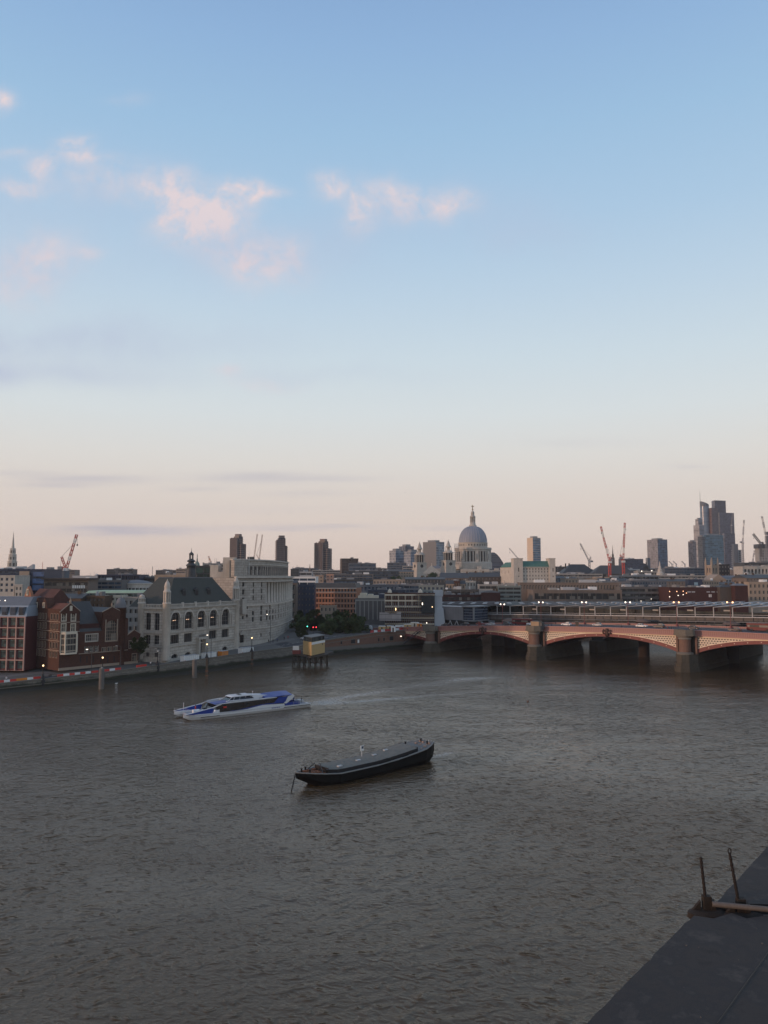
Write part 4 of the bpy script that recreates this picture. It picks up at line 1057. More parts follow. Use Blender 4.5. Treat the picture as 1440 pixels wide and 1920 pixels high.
# roofs
g = MB(); g.prism_xz([(0, ze + .02), (xg1, ze + .02), (xg1 / 2 + .2, g1 - .1)], .5, 12); g.build('roof', pmat('red_tile', (.13, .055, .04), var=.3, scale=.6), s.root)
yr = 6.0
g = MB(); z1m = zL(170, 1148) 
g.add([(xg1, .3, zmid), (xh0, .3, zmid), (xh0, 9, z1m + 3.6), (xg1, 9, z1m + 3.6), (xg1, 16, zmid), (xh0, 16, zmid)], [(0, 1, 2, 3), (3, 2, 5, 4)]); g.build('roof', slate, s.root)
x5, z5 = s.loc(160, 1178, 2.0)
g = MB(); g.box(xg1 + .6, xh0 - .5, 1.2, 5, zmid, zmid + 2.6); g.build('attic_wall', brick_dk, s.root)
g = MB(); g.prism_xz([(xh0, zh), (xh1, zh), ((xh0 + xh1) / 2, zL(209, 1138) - .2)], .5, 16); g.build('roof', slate, s.root)
g = MB(); g.add([(0, DP, ze + 1), (0, 11.5, ze + 1), (6, 11.5, zL(80, 1106) ), (6, DP, zL(80, 1106)), (xg1 + 6, 11.5, ze), (xg1 + 6, DP, ze)], [(0, 1, 2, 3), (3, 2, 4, 5), (1, 4, 2), (0, 3, 5)]); g.build('roof', pmat('red_tile2', (.085, .04, .033), var=.35, scale=.6), s.root)
# flank gable on the far left, warm sunlight painted in as orange brick
zg = ze + 1
y0g, y1g = DP - 9, DP
g = MB(SL); g.prism_xz([(0, zg), (8.5, zg), (6.2, zg + 5), (4.2, zL(80, 1109) + 1.5), (2.2, zg + 5)], -.3, .6); g.build('gable', brick_or, s.root)
for (xx, zz_2, w, h) in ((3.0, zg + .8, 1.0, 2.2), (5.4, zg + .8, 1.0, 2.2), (4.2, zg + 4.5, .9, 1.8)): window(s.root, SL @ Matrix.Translation((0, -.5, 0)), xx, zz_2, w, h, t=.15, surround=.25, fm=cream)
for yy in (11.0, 16.0):
    g = MB(SL); g.prism_xz([(yy - 1.8, zg), (yy + 1.8, zg), (yy + 1.2, zg + 2), (yy, zg + 3.6), (yy - 1.2, zg + 2)], -.1, 3); g.build('dormer_gable', brick, s.root)
    window(s.root, SL @ Matrix.Translation((0, -.3, 0)), yy, zg + .3, .9, 1.5, t=.15, surround=.2, fm=cream)
for (x, y, z1_) in ((4.5, 12.0, 1132), (9.8, 12.5, 1128), (15, 14, 1140)):
    g = MB(); zc_ = s.loc(130, z1_, y)[1]; g.box(x - .9, x + .9, y - .5, y + .5, ze - 2, zc_); g.box(x - 1.0, x + 1.0, y - .6, y + .6, zc_, zc_ + .3)
    for k in range(3): g.cyl(x - .6 + k * .6, y, .16, zc_ + .3, zc_ + 1.0, 6)
    g.build('chimney', brick, s.root)
# stair tower with lead cap
xc2 = s.loc(230, 1150)[0]; zc2 = zL(230, 1142)
g = MB(); g.lathe([(2.0, 0), (1.9, zc2), (2.1, zc2 + .1), (2.1, zc2 + .5)], 8, xc2, 1.4, a0=PI / 8); g.build('stair_tower', brick, s.root)
g = MB(); g.lathe([(2.0, zc2 + .5), (1.9, zc2 + 2.0), (1.2, zc2 + 3.6), (.3, zL(230, 1119) - .4), (.05, zL(230, 1114))], 8, xc2, 1.4, a0=PI / 8); g.build('tower_cap', lead, s.root)

# ---- modern office with pink grid at the left edge
s = Bld('grid_front_office', 'modern office with pale pink square grid front and blue grey mansard at the left', 'building', G(-150, 268, 1250), G(44, 264, 1250), 3.0)
W = s.W; ztg = s.loc(20, 1156)[1]
xr = W; cwid = s.loc(42, 1200)[0] - s.loc(26, 1200)[0]
nrow = 5; rowh = ztg / nrow * .995; ncol = int(W / cwid)
g = MB(); g.box(0, W, .45, 20, 0, ztg); g.build('wall', pmat('dark_red_panel', (.1, .035, .035), var=.1), s.root)
for r_ in range(nrow):
    for c in range(ncol):
        x = W - (c + .5) * cwid
        if x < W - 7 * cwid: break
        window(s.root, Matrix.Translation((0, .44, 0)), x + .1, r_ * rowh + .7, cwid * .62, rowh * .68, t=-.03, gm=win_t, fm=dkgrey, nx=1, nz=2)
g = MB()
for c in range(ncol + 1): x = W - c * cwid; g.box(x - .28, x + .02, -.1, .44, 0, ztg)
for r_ in range(nrow + 1): g.box(0, W, -.07, .43, r_ * rowh - .22 + (.22 if r_ == 0 else 0), r_ * rowh + .06)
g.build('grid_frame', pmat('pink_precast', (.5, .33, .28), var=.08), s.root)
zm1 = s.loc(20, 1136)[1]; zm2 = s.loc(20, 1119, 8)[1]
g = MB(); g.frustum((0, W, .6, 20), (0, W - .5, 2.4, 18), ztg, zm1); g.build('mansard', pmat('zinc', (.3, .35, .4), rough=.4, var=.1), s.root)
g = MB(); g.frustum((0, W - .6, 2.5, 18), (0, W - 2.5, 9, 14), zm1, zm2); g.build('roof', lead, s.root)
for c in range(7):
    x = W - (c + .5) * cwid - .4
    g = MB(); g.box(x - 1.0, x + 1.0, .7, 4, ztg + .4, ztg + 3.2, 0); g.box(x - .8, x + .8, .6, .72, ztg + .6, ztg + 2.9, 1); g.build('dormer', [bluegrey, win_b], s.root)
for px in (2, 13):
    x, z = s.loc(px, 1126, 7); g = MB(); g.ball((x, 6.0, z), .22); g.build('roof_lamp', lampglow_w, s.root)
# ================================================================== generic city building
def roof_bits(root, w, dep, z, rnd, n, mats):
    for k in range(min(3, n)):
        x = rnd.uniform(.05, .95) * w; g = MB(); g.bar((x, dep * .3, z), (x, dep * .3, z + rnd.uniform(2, 4.5)), .07); g.build('aerial', grey, root)
    n = n * 2
    for k in range(n):
        bw = rnd.uniform(.03, .16) * w; bd = rnd.uniform(.15, .4) * dep; bh = rnd.uniform(.8, 2.6) * (1 if w < 60 else 1.2)
        x = rnd.uniform(bw, w - bw); y = rnd.uniform(1, max(1.5, dep - bd)); g = MB(); g.box(x - bw / 2, x + bw / 2, y, y + bd, z, z + bh); g.build('roof_plant', rnd.choice(mats), root)
rb_m = [ltgrey, grey, conc, roof_gr, lead, white]
def block(name, label, px0, px1, pyt, D, pyb=None, wall=conc, gl=win, style='bands', rows=4, cols=8, dep=None, rz=0.0, z0=8.0, roof='flat', roofm=None, bits=2, pyr=None, wh=.55, ww=.5, group=None, cat='building', ov=.0, arch=False, wallside=None):
    a = G(px0, D, pyt); w0 = (px1 - px0) / FPX * D * .997; wd = w0 / max(.2, math.cos(rz)) 
    # right end so that it lands on px1
    dr = ray(px1, pyt); c_, s_ = math.cos(rz), math.sin(rz)
    den = c_ * dr.y - s_ * dr.x; Lw = (dr.x * a[1] - dr.y * a[0]) / den if abs(den) > 1e-6 else w0
    b2 = (a[0] + c_ * Lw, a[1] + s_ * Lw)
    s = Bld(name, label, cat, a, b2, z0, group)
    W = s.W; zt = Z(pyt, D) - z0; zb = (Z(pyb, D) - z0) if pyb else max(0, zt - rows * 3.6); dep = dep or max(8, min(30, W * .7))
    wallm = wall
    m = MB(); 
    rnd = random.Random(name + label)
    near = D < 620 and style in ('grid', 'bands')
    ops = []
    rh = (zt - zb) / max(1, rows)
    if style == 'grid':
        cw = W / cols
        for r_ in range(rows):
            for c in range(cols): ops.append((cw * (c + .5), zb + rh * r_ + rh * (1 - wh) * .5, cw * ww, rh * wh, arch))
        wall_open(m, W, 0, zt, ops, t=.3)
    elif style == 'bands':
        for r_ in range(rows): ops.append((W / 2, zb + rh * r_ + rh * (1 - wh) * .5, W * .97, rh * wh, False))
        wall_open(m, W, 0, zt, ops, t=.35)
    else: m.quad((0, 0, 0), (W, 0, 0), (W, 0, zt), (0, 0, zt))
    m.quad((W, 0, 0), (W, dep, 0), (W, dep, zt), (W, 0, zt)); m.quad((W, dep, 0), (0, dep, 0), (0, dep, zt), (W, dep, zt)); m.quad((0, dep, 0), (0, 0, 0), (0, 0, zt), (0, dep, zt))
    m.quad((0, 0, zt), (W, 0, zt), (W, dep, zt), (0, dep, zt), mi=1)
    m.box(.4, W - .4, .5, .8, 0, zt - .05)
    m.build('wall', [wallm, roofm or roof_gr], s.root)
    for o in ops:
        if style == 'grid': window(s.root, Matrix(), o[0], o[1], o[2], o[3], o[4], gm=gl, fm=wallm, nx=1, nz=1, t=.28, fw=.1)
        else:
            g = MB(); g.quad((o[0] - o[2] / 2, .3, o[1]), (o[0] + o[2] / 2, .3, o[1]), (o[0] + o[2] / 2, .3, o[1] + o[3]), (o[0] - o[2] / 2, .3, o[1] + o[3])); 
            n = max(2, int(W / 4)); 
            for k in range(n + 1): g.box(o[0] - o[2] / 2 + o[2] * k / n - .12, o[0] - o[2] / 2 + o[2] * k / n + .12, .1, .29, o[1], o[1] + o[3], 1)
            g.build('window_band', [gl, wallm], s.root)
    if roof == 'flat':
        g = MB(); g.box(-.15, W + .15, -.15, .3, zt, zt + .7); g.box(-.15, .3, .3, dep, zt, zt + .7); g.box(W - .3, W + .15, .3, dep, zt, zt + .7); g.build('parapet', wallside or wallm, s.root)
        if bits: roof_bits(s.root, W, dep, zt + .003, rnd, bits, rb_m)
    else:
        zr_ = s.loc((px0 + px1) / 2, pyr or pyt - 5, dep / 2 if roof == 'gable' else dep * .4)[1]
        g = MB()
        if roof == 'gable': g.add([(-.3, -.3, zt), (W + .3, -.3, zt), (W + .3, dep / 2, zr_), (-.3, dep / 2, zr_), (W + .3, dep, zt), (-.3, dep, zt)], [(0, 1, 2, 3), (3, 2, 4, 5), (1, 4, 2), (0, 3, 5)])
        elif roof == 'hip': ins = min(W * .3, dep * .45); g.frustum((-.3, W + .3, -.3, dep + .3), (ins, W - ins, dep * .4, dep * .6), zt, zr_)
        elif roof == 'mansard': g.frustum((0, W, 0, dep), (1.0, W - 1.0, 1.5, dep - 1.5), zt, zr_)
        elif roof == 'curve':
            n = 10; pts = [(W * k / n, zt + (zr_ - zt) * math.sin(PI * k / n)) for k in range(n + 1)]; g.prism_xz(pts, 0, dep)
        g.build('roof', roofm or slate, s.root)
        if bits: 
            for k in range(bits):
                x = rnd.uniform(.1, .9) * W; g = MB(); g.box(x - .7, x + .7, dep * .45, dep * .45 + 1, zt, zr_ + 1.2); g.build('chimney', brick_br, s.root)
    s.zt = zt; s.dep = dep; s.z0 = z0
    return s
b = block
# ---- left back rows
b('stone_office', 'pale stone office with square windows in front of dark glass block', -60, 28, 1081, 420, 1112, stone, win_b, 'grid', 3, 9, bits=0)
b('stone_office', 'low pale stone wing between the stone office and beige pylon', 28.5, 42, 1098, 418, 1120, stone, win, 'grid', 2, 2, bits=0)
q = b('glass_office', 'dark glass office with tall beige pylon and blue glazed corner beneath the church spire', -60, 83, 1069, 450, 1112, navy, win_b, 'bands', 5, rz=R(4), bits=4)
x0, _ = q.loc(38, 1080); x1, _ = q.loc(56, 1080); _, zt = q.loc(38, 1071)
g = MB(); g.box(x0, x1, -1.5, 1, 0, zt); g.build('pylon', stone_tan, q.root)
x0, _ = q.loc(62, 1080); x1, _ = q.loc(82.5, 1080)
for py0, py1 in ((1072, 1081), (1085, 1094), (1097, 1107)):
    g = MB(); g.box(x0, x1, -.6, .2, q.loc(62, py1)[1], q.loc(62, py0)[1]); g.build('blue_glazing', glass('blue_panel', (.06, .11, .22), rough=.2, cw=3, ch=2, var=.35), q.root)
x0, _ = q.loc(48, 1068, 6); x1, _ = q.loc(62, 1068, 6); z1_ = q.loc(62, 1058, 6)[1]
g = MB(); g.prism_xz([(x0, q.zt + .7), (x1, q.zt + .7), (x1, z1_)], 5, 9); g.build('sloping_roof_plant', ltgrey, q.root)
g = MB(); xx, _ = q.loc(79.5, 1068, 3); g.bar((xx, 3, q.zt), (xx, 3, q.loc(79, 1054, 3)[1]), .12); g.build('mast', redc, q.root)
q = b('brown_office', 'flat roofed brown office with overhanging eaves below the red and white crane', 83, 166, 1089, 440, 1113, brown, win, 'bands', 2, bits=1, rz=R(3))
g = MB(); g.box(-1, q.W + 1, -2, q.dep, q.zt + .7, q.zt + 1.6); g.build('eaves_slab', brown_dk, q.root)
for k in range(6):
    x, z = q.loc(137 + k * 4.1, 1103); g = MB(); g.box(x - .45, x + .45, -.1, .05, z, z + 1.7); g.build('white_window', white, q.root)  # row of plain white windows
b('plant_tower', 'small blue grey plant tower standing at the foot of the crane', 105, 121, 1072, 520, 1085, bluegrey, win_b, 'blank', bits=2)
b('pale_office', 'pale low office roof just right of the big crane', 136, 184, 1081, 620, 1090, ltgrey, win, 'bands', 1, bits=2, wh=.4)
q = b('dark_glass_office', 'wide dark glass office with faceted ends behind the round pale building', 183, 262, 1079, 560, 1108, navy, glass('dark_curtain', (.02, .026, .038), cw=2.5, ch=4, var=.6, line=(.06, .065, .075)), 'bands', 3, wh=.85, bits=2)
g = MB(); 
for px in (211, 221): x, z = q.loc(px, 1078, 4); g.bar((x, 4, z - 1), (x, 4, z + 4), .15)
g.build('mast', dkgrey, q.root)
b('dark_glass_office', 'short dark office stepping down at right of the wide dark glass office', 262, 292, 1084, 570, 1096, dkgrey, win, 'bands', 2, bits=3)
b('grey_office', 'grey office with ribbon windows between brown office and round building', 165, 228, 1090, 470, 1112, conc_dk, win_b, 'bands', 3, bits=3)
# round pale building
rx, ry = G(257, 490, 1100); q = thing('round_building', 'round pale stone building with shallow domed roof behind the green roof', 'building', (rx, ry, 8))
zt = Z(1096, 480) - 8; zt2 = Z(1087, 490) - 8; r_ = 29 / FPX * 490
g = MB(); g.lathe([(r_, 0), (r_, zt), (r_ * 1.04, zt + .1), (r_ * 1.04, zt + .8)], 28, 0, 0, sm=False); g.build('wall', stone_lt, q)
g = MB(); g.lathe([(r_ * .98, zt + .8), (r_ * .6, zt + (zt2 - zt) * .75), (.5, zt2)], 28, 0, 0, mi=0); g.build('roof', lead, q)
for k in range(14):
    a = PI + PI * (k + .5) / 14; M_ = Matrix.Translation((r_ * math.cos(a), r_ * math.sin(a), 0)) @ Matrix.Rotation(a + PI / 2, 4, 'Z'); window(q, M_ @ Matrix.Translation((0, -.1, 0)), 0, zt - 4.6, 2.2, 2.6, t=.05)
b('slate_roofed_house', 'slate roofed range behind the gables of the brick college', 98, 152, 1122, 330, 1130, brick_br, win, 'blank', roof='gable', pyr=1113, dep=14, z0=5)
q = b('grey_roofed_range', 'low grey metal roofed range between brick college and brown office', 118, 165, 1118, 360, 1126, bluegrey, win_b, 'bands', 1, z0=5, bits=2)
b('brown_brick_block', 'dark brown brick block with small windows right of the college gables', 158, 196, 1120, 335, 1150, brick_br, win, 'grid', 3, 5, z0=5, bits=1, dep=12)
# green roofed office
q = b('green_roofed_office', 'white and grey office with pale green roof edge behind the slate hall', 160, 306, 1112, 352, 1121, bluegrey, win_t, 'bands', 1, z0=5, roof='mansard', roofm=copper_lt, pyr=1107, bits=0, dep=22, wh=.8)
b('cream_office', 'cream walled office wing under the pale green roof', 193, 231, 1119, 345, 1146, cream, win, 'grid', 3, 5, z0=5, bits=0, dep=6, ww=.6)
b('grey_office', 'grey office with dark ribbon windows between brick college and slate hall', 231.5, 290, 1122, 342, 1235, conc, win, 'grid', 7, 6, z0=4.5, bits=2, dep=10, wh=.5, ww=.62)
# ---- behind the slate hall
q = b('beige_office', 'beige box office rising behind the slate hall turret', 290, 360, 1080, 400, 1110, stone_tan, win, 'blank', z0=6, bits=3)
b('green_glass_office', 'dark green glass office block between lantern spire and pale flank', 366, 398, 1063, 410, 1100, dkgrey, glass('green_glazing', (.015, .05, .045), cw=2, ch=3, var=.4, line=(.03, .06, .055)), 'bands', 3, wh=.85, z0=6, bits=1, rz=R(8))
b('pale_office', 'tall pale rendered office flank left of the stone colonnaded block', 394, 409, 1062, 402, 1100, stone_lt, win, 'blank', z0=6, bits=1)
b('grey_office', 'dark grey office peeping over the green glass block', 382, 420, 1058, 520, 1070, grey, win, 'bands', 2, z0=6, bits=2)
# ---- barbican style towers
def slab_tower(label, px0, pxm, px1, pyt, D, group, steps):
    cx, cy = G((px0 + px1) / 2, D, pyt); t_ = thing('concrete_tower', label, 'tower', (cx, cy, 10), R(-28) if steps == 1 else R(20), group)
    zt = Z(pyt, D) - 10; w = (px1 - px0) / FPX * D * .80; h = w / 2
    cor = MB(); cor.box(-h * .55, h * .55, -h * .5, h * .5, 0, zt); cor.box(-h * .9, h * .3, -h * .75, h * .4, 0, zt - 4); cor.box(-h * .4, h * .9, -h * .4, h * .75, 0, zt - 12)
    cor.build('wall', pmat('dark_tower_glass', (.035, .035, .04), rough=.4, var=.5, scale=.2), t_)
    fl = MB(); n = int(zt / 3.1)
    for k in range(n):
        z = k * 3.1
        if z < zt - 5: fl.box(-h, h * .35, -h * .85, h * .5, z, z + 1.15)
        if z < zt - 13: fl.box(-h * .5, h, -h * .5, h * .85, z, z + 1.15)
        fl.box(-h * .6, h * .6, -h * .58, h * .58, z, z + 1.1)
    o = fl.build('balcony', pmat('tower_concrete', (.21, .165, .145), var=.2), t_); o['kind'] = 'stuff'
    for k in range(7):
        x = -h + 1.35 * h * k / 6; g = MB(); g.box(x - .5, x + .5, -h * .93, -h * .6, 0, zt - 3 + (k % 2)); g.build('pier', pmat('tower_concrete', (.15, .115, .1)), t_)
    for k in range(5):
        x = -h * .3 + 1.2 * h * k / 4; g = MB(); g.box(x - .4, x + .4, h * .5, h * .9, 0, zt - 12); g.build('pier', pmat('tower_concrete', (.15, .115, .1)), t_)
    g = MB(); g.box(-h * .45, h * .45, -h * .35, h * .35, zt, zt + 4); g.build('roof_plant', pmat('tower_concrete', (.15, .115, .1)), t_)
    return t_
slab_tower('balconied concrete tower rising over the corner of the colonnaded block', 433, 450, 461, 1006, 1250, 'balconied concrete towers', 1)
slab_tower('balconied concrete tower just behind the right end of the colonnaded block', 514, 528, 542, 1009, 1200, 'balconied concrete towers', 2)
slab_tower('balconied concrete tower standing alone above the brown brick office', 591, 600, 622, 1015, 1300, 'balconied concrete towers', 1)
b('grey_office', 'dark grey office at the foot of the tower behind the colonnaded block', 545, 560, 1068, 700, 1092, dkgrey, win, 'grid', 4, 4, bits=3)
b('grey_office', 'pale grey office with flat roof right of the colonnaded block attic', 553, 585, 1073, 720, 1086, ltgrey, win, 'bands', 2, bits=3)
q = b('curved_office', 'dark office with white topped curved upper storey and dormers right of the colonnaded block', 546, 592, 1083, 500, 1098, white, win_b, 'bands', 2, z0=8, bits=0, dep=20)
b('dark_stone_office', 'dark blue grey office with white dormer windows above the left trees', 551, 590, 1098, 460, 1150, navy, win, 'grid', 5, 6, z0=8, bits=0, ww=.42, wh=.4)
b('brown_stone_house', 'narrow brown stone house squeezed against the colonnaded block', 546, 556, 1093, 450, 1160, brown, win, 'grid', 4, 1, z0=8, roof='gable', pyr=1088, bits=0)
# orange brick office
q = b('orange_brick_office', 'orange brick office with rows of dark windows behind the plane trees', 586, 668, 1102, 480, 1160, brick_or, glass('dark_window', (.014, .012, .012), rough=.3, cw=1, ch=1, var=.5), 'grid', 6, 14, z0=8, roof='mansard', roofm=slate, pyr=1093, bits=0, wh=.62, ww=.56, rz=R(-8))
g = MB()
rh = (q.zt - (Z(1160, 480) - 8)) / 6
for k in range(1, 7): z = q.zt - k * rh; g.box(-.3, q.W + .3, -.35, -.003, z - .15, z + .35)
g.build('string_course', pmat('pinkish_stone', (.45, .27, .2)), q.root)
g = MB(); g.box(-.1, q.W + .1, -.12, -.004, q.zt - rh + .4, q.zt - rh * .75); g.box(-.1, q.W + .1, -.12, -.004, q.zt - .7, q.zt); g.build('upper_band', conc, q.root)
b('brown_office', 'small dark brown corner building by the trees in front of the orange brick office', 600, 630, 1137, 440, 1160, stone_tan, win, 'grid', 2, 4, z0=8, bits=0, dep=6)
# long grey office with glazed roof
for (lab, p0, p1, pt, D, pb, wm_, st, r_) in (
    ('long grey office with slate upper floors running right from the orange brick office', 640, 745, 1098, 540, 1122, bluegrey, 'grid', 2),
    ('pale domed glass roof office above the scaffolded brick building', 725, 800, 1097, 560, 1112, lead, 'bands', 2),
    ('grey green office with framed windows behind the white sheeted scaffold', 785, 832, 1099, 520, 1125, pmat('greenish_grey', (.2, .23, .22)), 'grid', 3),
    ('dark blue office floor set just behind the windowless concrete block', 690, 760, 1108, 500, 1125, navy, 'bands', 2),
    ('dark slate office band between orange brick office and grey mass', 600, 700, 1088, 600, 1100, slate, 'bands', 2),
    ('dark office with stepped bands beneath the lone balconied tower', 590, 700, 1078, 700, 1092, conc_dk, 'bands', 3),
    ('wide dark glass office with stepped terraces left of the cathedral', 645, 748, 1072, 760, 1090, dkgrey, 'bands', 4),
    ('grey glass office with pale roof line behind the black box office', 654, 705, 1057, 860, 1076, bluegrey, 'bands', 3),
    ('low grey office between the glass offices and the sloping glass cluster', 700, 735, 1072, 820, 1084, grey, 'bands', 2)):
    b('grey_office', lab, p0, p1, pt, D, pb, wm_, win_b, st, r_, max(4, int((p1 - p0) / 7)), bits=3, wh=.6, ww=.6, rz=R(-4 if D < 600 else 3))
b('black_office', 'black box office standing above the grey glass offices', 641, 672, 1048, 1000, 1076, brown_dk, glass('black_curtain', (.03, .022, .022), cw=3, ch=4, var=.3, line=(.07, .055, .055)), 'bands', 5, wh=.9, bits=1, rz=R(12))
b('pink_stone_house', 'small pinkish stone house with two windows below the lone tower', 612, 625, 1078, 560, 1090, pmat('pinkish_stone', (.45, .27, .2)), win, 'grid', 2, 2, bits=0)
b('beige_house', 'beige rendered roof house next to the pinkish stone house', 592, 606, 1080, 565, 1092, stone_tan, win, 'grid', 2, 2, bits=1)
b('stone_terrace', 'warm stone terrace with a row of small windows left of the cathedral towers', 722, 776, 1072, 800, 1083, stone_tan, win, 'grid', 2, 11, bits=0, roof='gable', pyr=1069)
# windowless concrete block
q = b('windowless_block', 'windowless grey concrete block with cream upper storey above the right trees', 667, 724, 1124, 430, 1160, conc_dk, win, 'blank', z0=8, bits=0, dep=22, rz=R(-6))
g = MB(); n = 7
for k in range(n + 1): x = q.W * k / n; g.box(x - .25, x + .25, -.4, -.003, 3, q.zt)
g.box(0, q.W, -.3, -.004, q.zt - .8, q.zt); g.build('fin', conc, q.root)
x1 = q.loc(710, 1118, 2)[0]; zt = q.loc(690, 1117, 2)[1]; zt3 = q.loc(680, 1112, 2)[1]
g = MB(); g.box(1, x1, 2, 12, q.zt + .7, zt); g.box(2, 5.5, 2.1, 8, zt, zt3); g.box(6.5, 9, 2.1, 8, zt, zt3 - .6); g.build('upper_storey', cream, q.root)
g = MB(); g.box(x1 + .1, q.W - .5, 2, 12, q.zt + .7, zt + 1); g.build('roof_plant', navy, q.root)
# scaffolded building
q = b('scaffolded_building', 'old brick and stone building wrapped in scaffolding left of the white sheeting', 722, 815, 1114, 400, 1168, brick, win, 'grid', 5, 22, z0=8.5, bits=0, dep=18, wh=.6, ww=.55, rz=R(-5))
rh = (q.zt - (Z(1168, 400) - 8.5)) / 5
g = MB()
for k in range(6): z = q.zt - k * rh; g.box(-.2, q.W + .2, -.25, -.003, z - .75, z)
for k in range(0, 23, 3): x = q.W * k / 22; g.box(x - .15, x + .15, -.2, -.004, q.zt - 2.4 * rh, q.zt)
g.build('stone_band', cream, q.root)
for px, r2 in ((730.5, 1.1), (788, 1.2)):
    x, _ = q.loc(px, 1110); g = MB(); g.lathe([(r2, q.zt), (r2, q.zt + .9), (r2 * .9, q.zt + 1.8), (r2 * .4, q.zt + 2.4), (.1, q.zt + 2.8)], 10, x, 1.0); g.build('roof_turret', cream, q.root)
sc = MB(); lev = [q.zt - 8.2 - k * 2.6 for k in range(5)] 
for k in range(24):
    x = q.W * k / 23; zt_s = q.zt - (.2 if x > q.W * .62 else 1.6 * rh)
    for y in (-1.6, -.5): sc.bar((x, y, 1), (x, y, zt_s), .06)
for j in range(8):
    z = 1.5 + j * 2.2; xa_ = 0 if z < q.zt - 1.6 * rh else q.W * .62
    if z < q.zt:
        sc.bar((xa_, -1.6, z + 1), (q.W, -1.6, z + 1), .06)
        sc.box(xa_, q.W, -1.65, -.45, z, z + .12, 1)
sc.build('scaffolding', [grey, pmat('scaffold_board', (.3, .25, .19))], q.root)
x0, _ = q.loc(790, 1140, -1.8)
g = MB(); g.box(x0, q.W, -1.85, -1.75, q.zt - 9.6, q.zt - .8); o = g.build('debris_netting', pmat('dark_netting', (.035, .04, .042), rough=.9), q.root)
for px, py, mm in ((792, 1131, lampglow_w), (810.5, 1138, lampglow), (742, 1141, lampglow), (800, 1168, lampglow_w)):
    x, z = q.loc(px, py, -2.1); g = MB(); g.box(x - .2, x + .2, -2.2, -2.0, z - (.9 if px in (792, 742) else .25), z + .25); g.build('work_light', mm, q.root)
q = b('white_scaffold_tower', 'tall tower of pale grey sheeting at the end of the scaffolded building', 815, 829, 1109, 398, 1120, pmat('pale_sheeting', (.36, .4, .44), rough=.6, var=.15), win, 'blank', z0=8.5, bits=0, dep=8)
x0, z0_ = q.loc(813, 1116, -.4); x1, _ = q.loc(832, 1116, -.4); x2, z2 = q.loc(838, 1172, -.4)
g = MB(); g.box(-.6, q.W + .4, -.3, 0 - .003, q.zt - 2.5, q.zt + .4); g.build('loose_sheeting', pmat('pale_sheeting', (.36, .4, .44)), q.root); g = MB(); g.prism_xz([(-.3, 0), (q.W + 1.6, 0), (q.W + .5, q.zt * .55), (-.3, q.zt * .55)], -.8, -.31); g.build('loose_sheeting', pmat('pale_sheeting', (.36, .4, .44)), q.root)
# hoarding of boards
g1_ = G(711, 394, 1160); g2_ = G(752, 392, 1160)
s = Bld('printed_hoarding', 'pale boarded hoarding in front of the scaffolded building', 'hoarding', g1_, g2_, 8.2)
g = MB(); zt = s.loc(730, 1147)[1]; zb = s.loc(730, 1164)[1]; g.box(0, s.W * .45, 0, .3, zb, zt - .4); g.box(s.W * .45 + .01, s.W * .8, .1, .4, zb, zt - .9); g.box(s.W * .8 + .01, s.W, 0, .3, zb, zt); g.build('board', glass('hoarding_board', (.33, .3, .29), rough=.8, cw=3.2, ch=2.4, var=.12, line=(.18, .17, .17)), s.root)

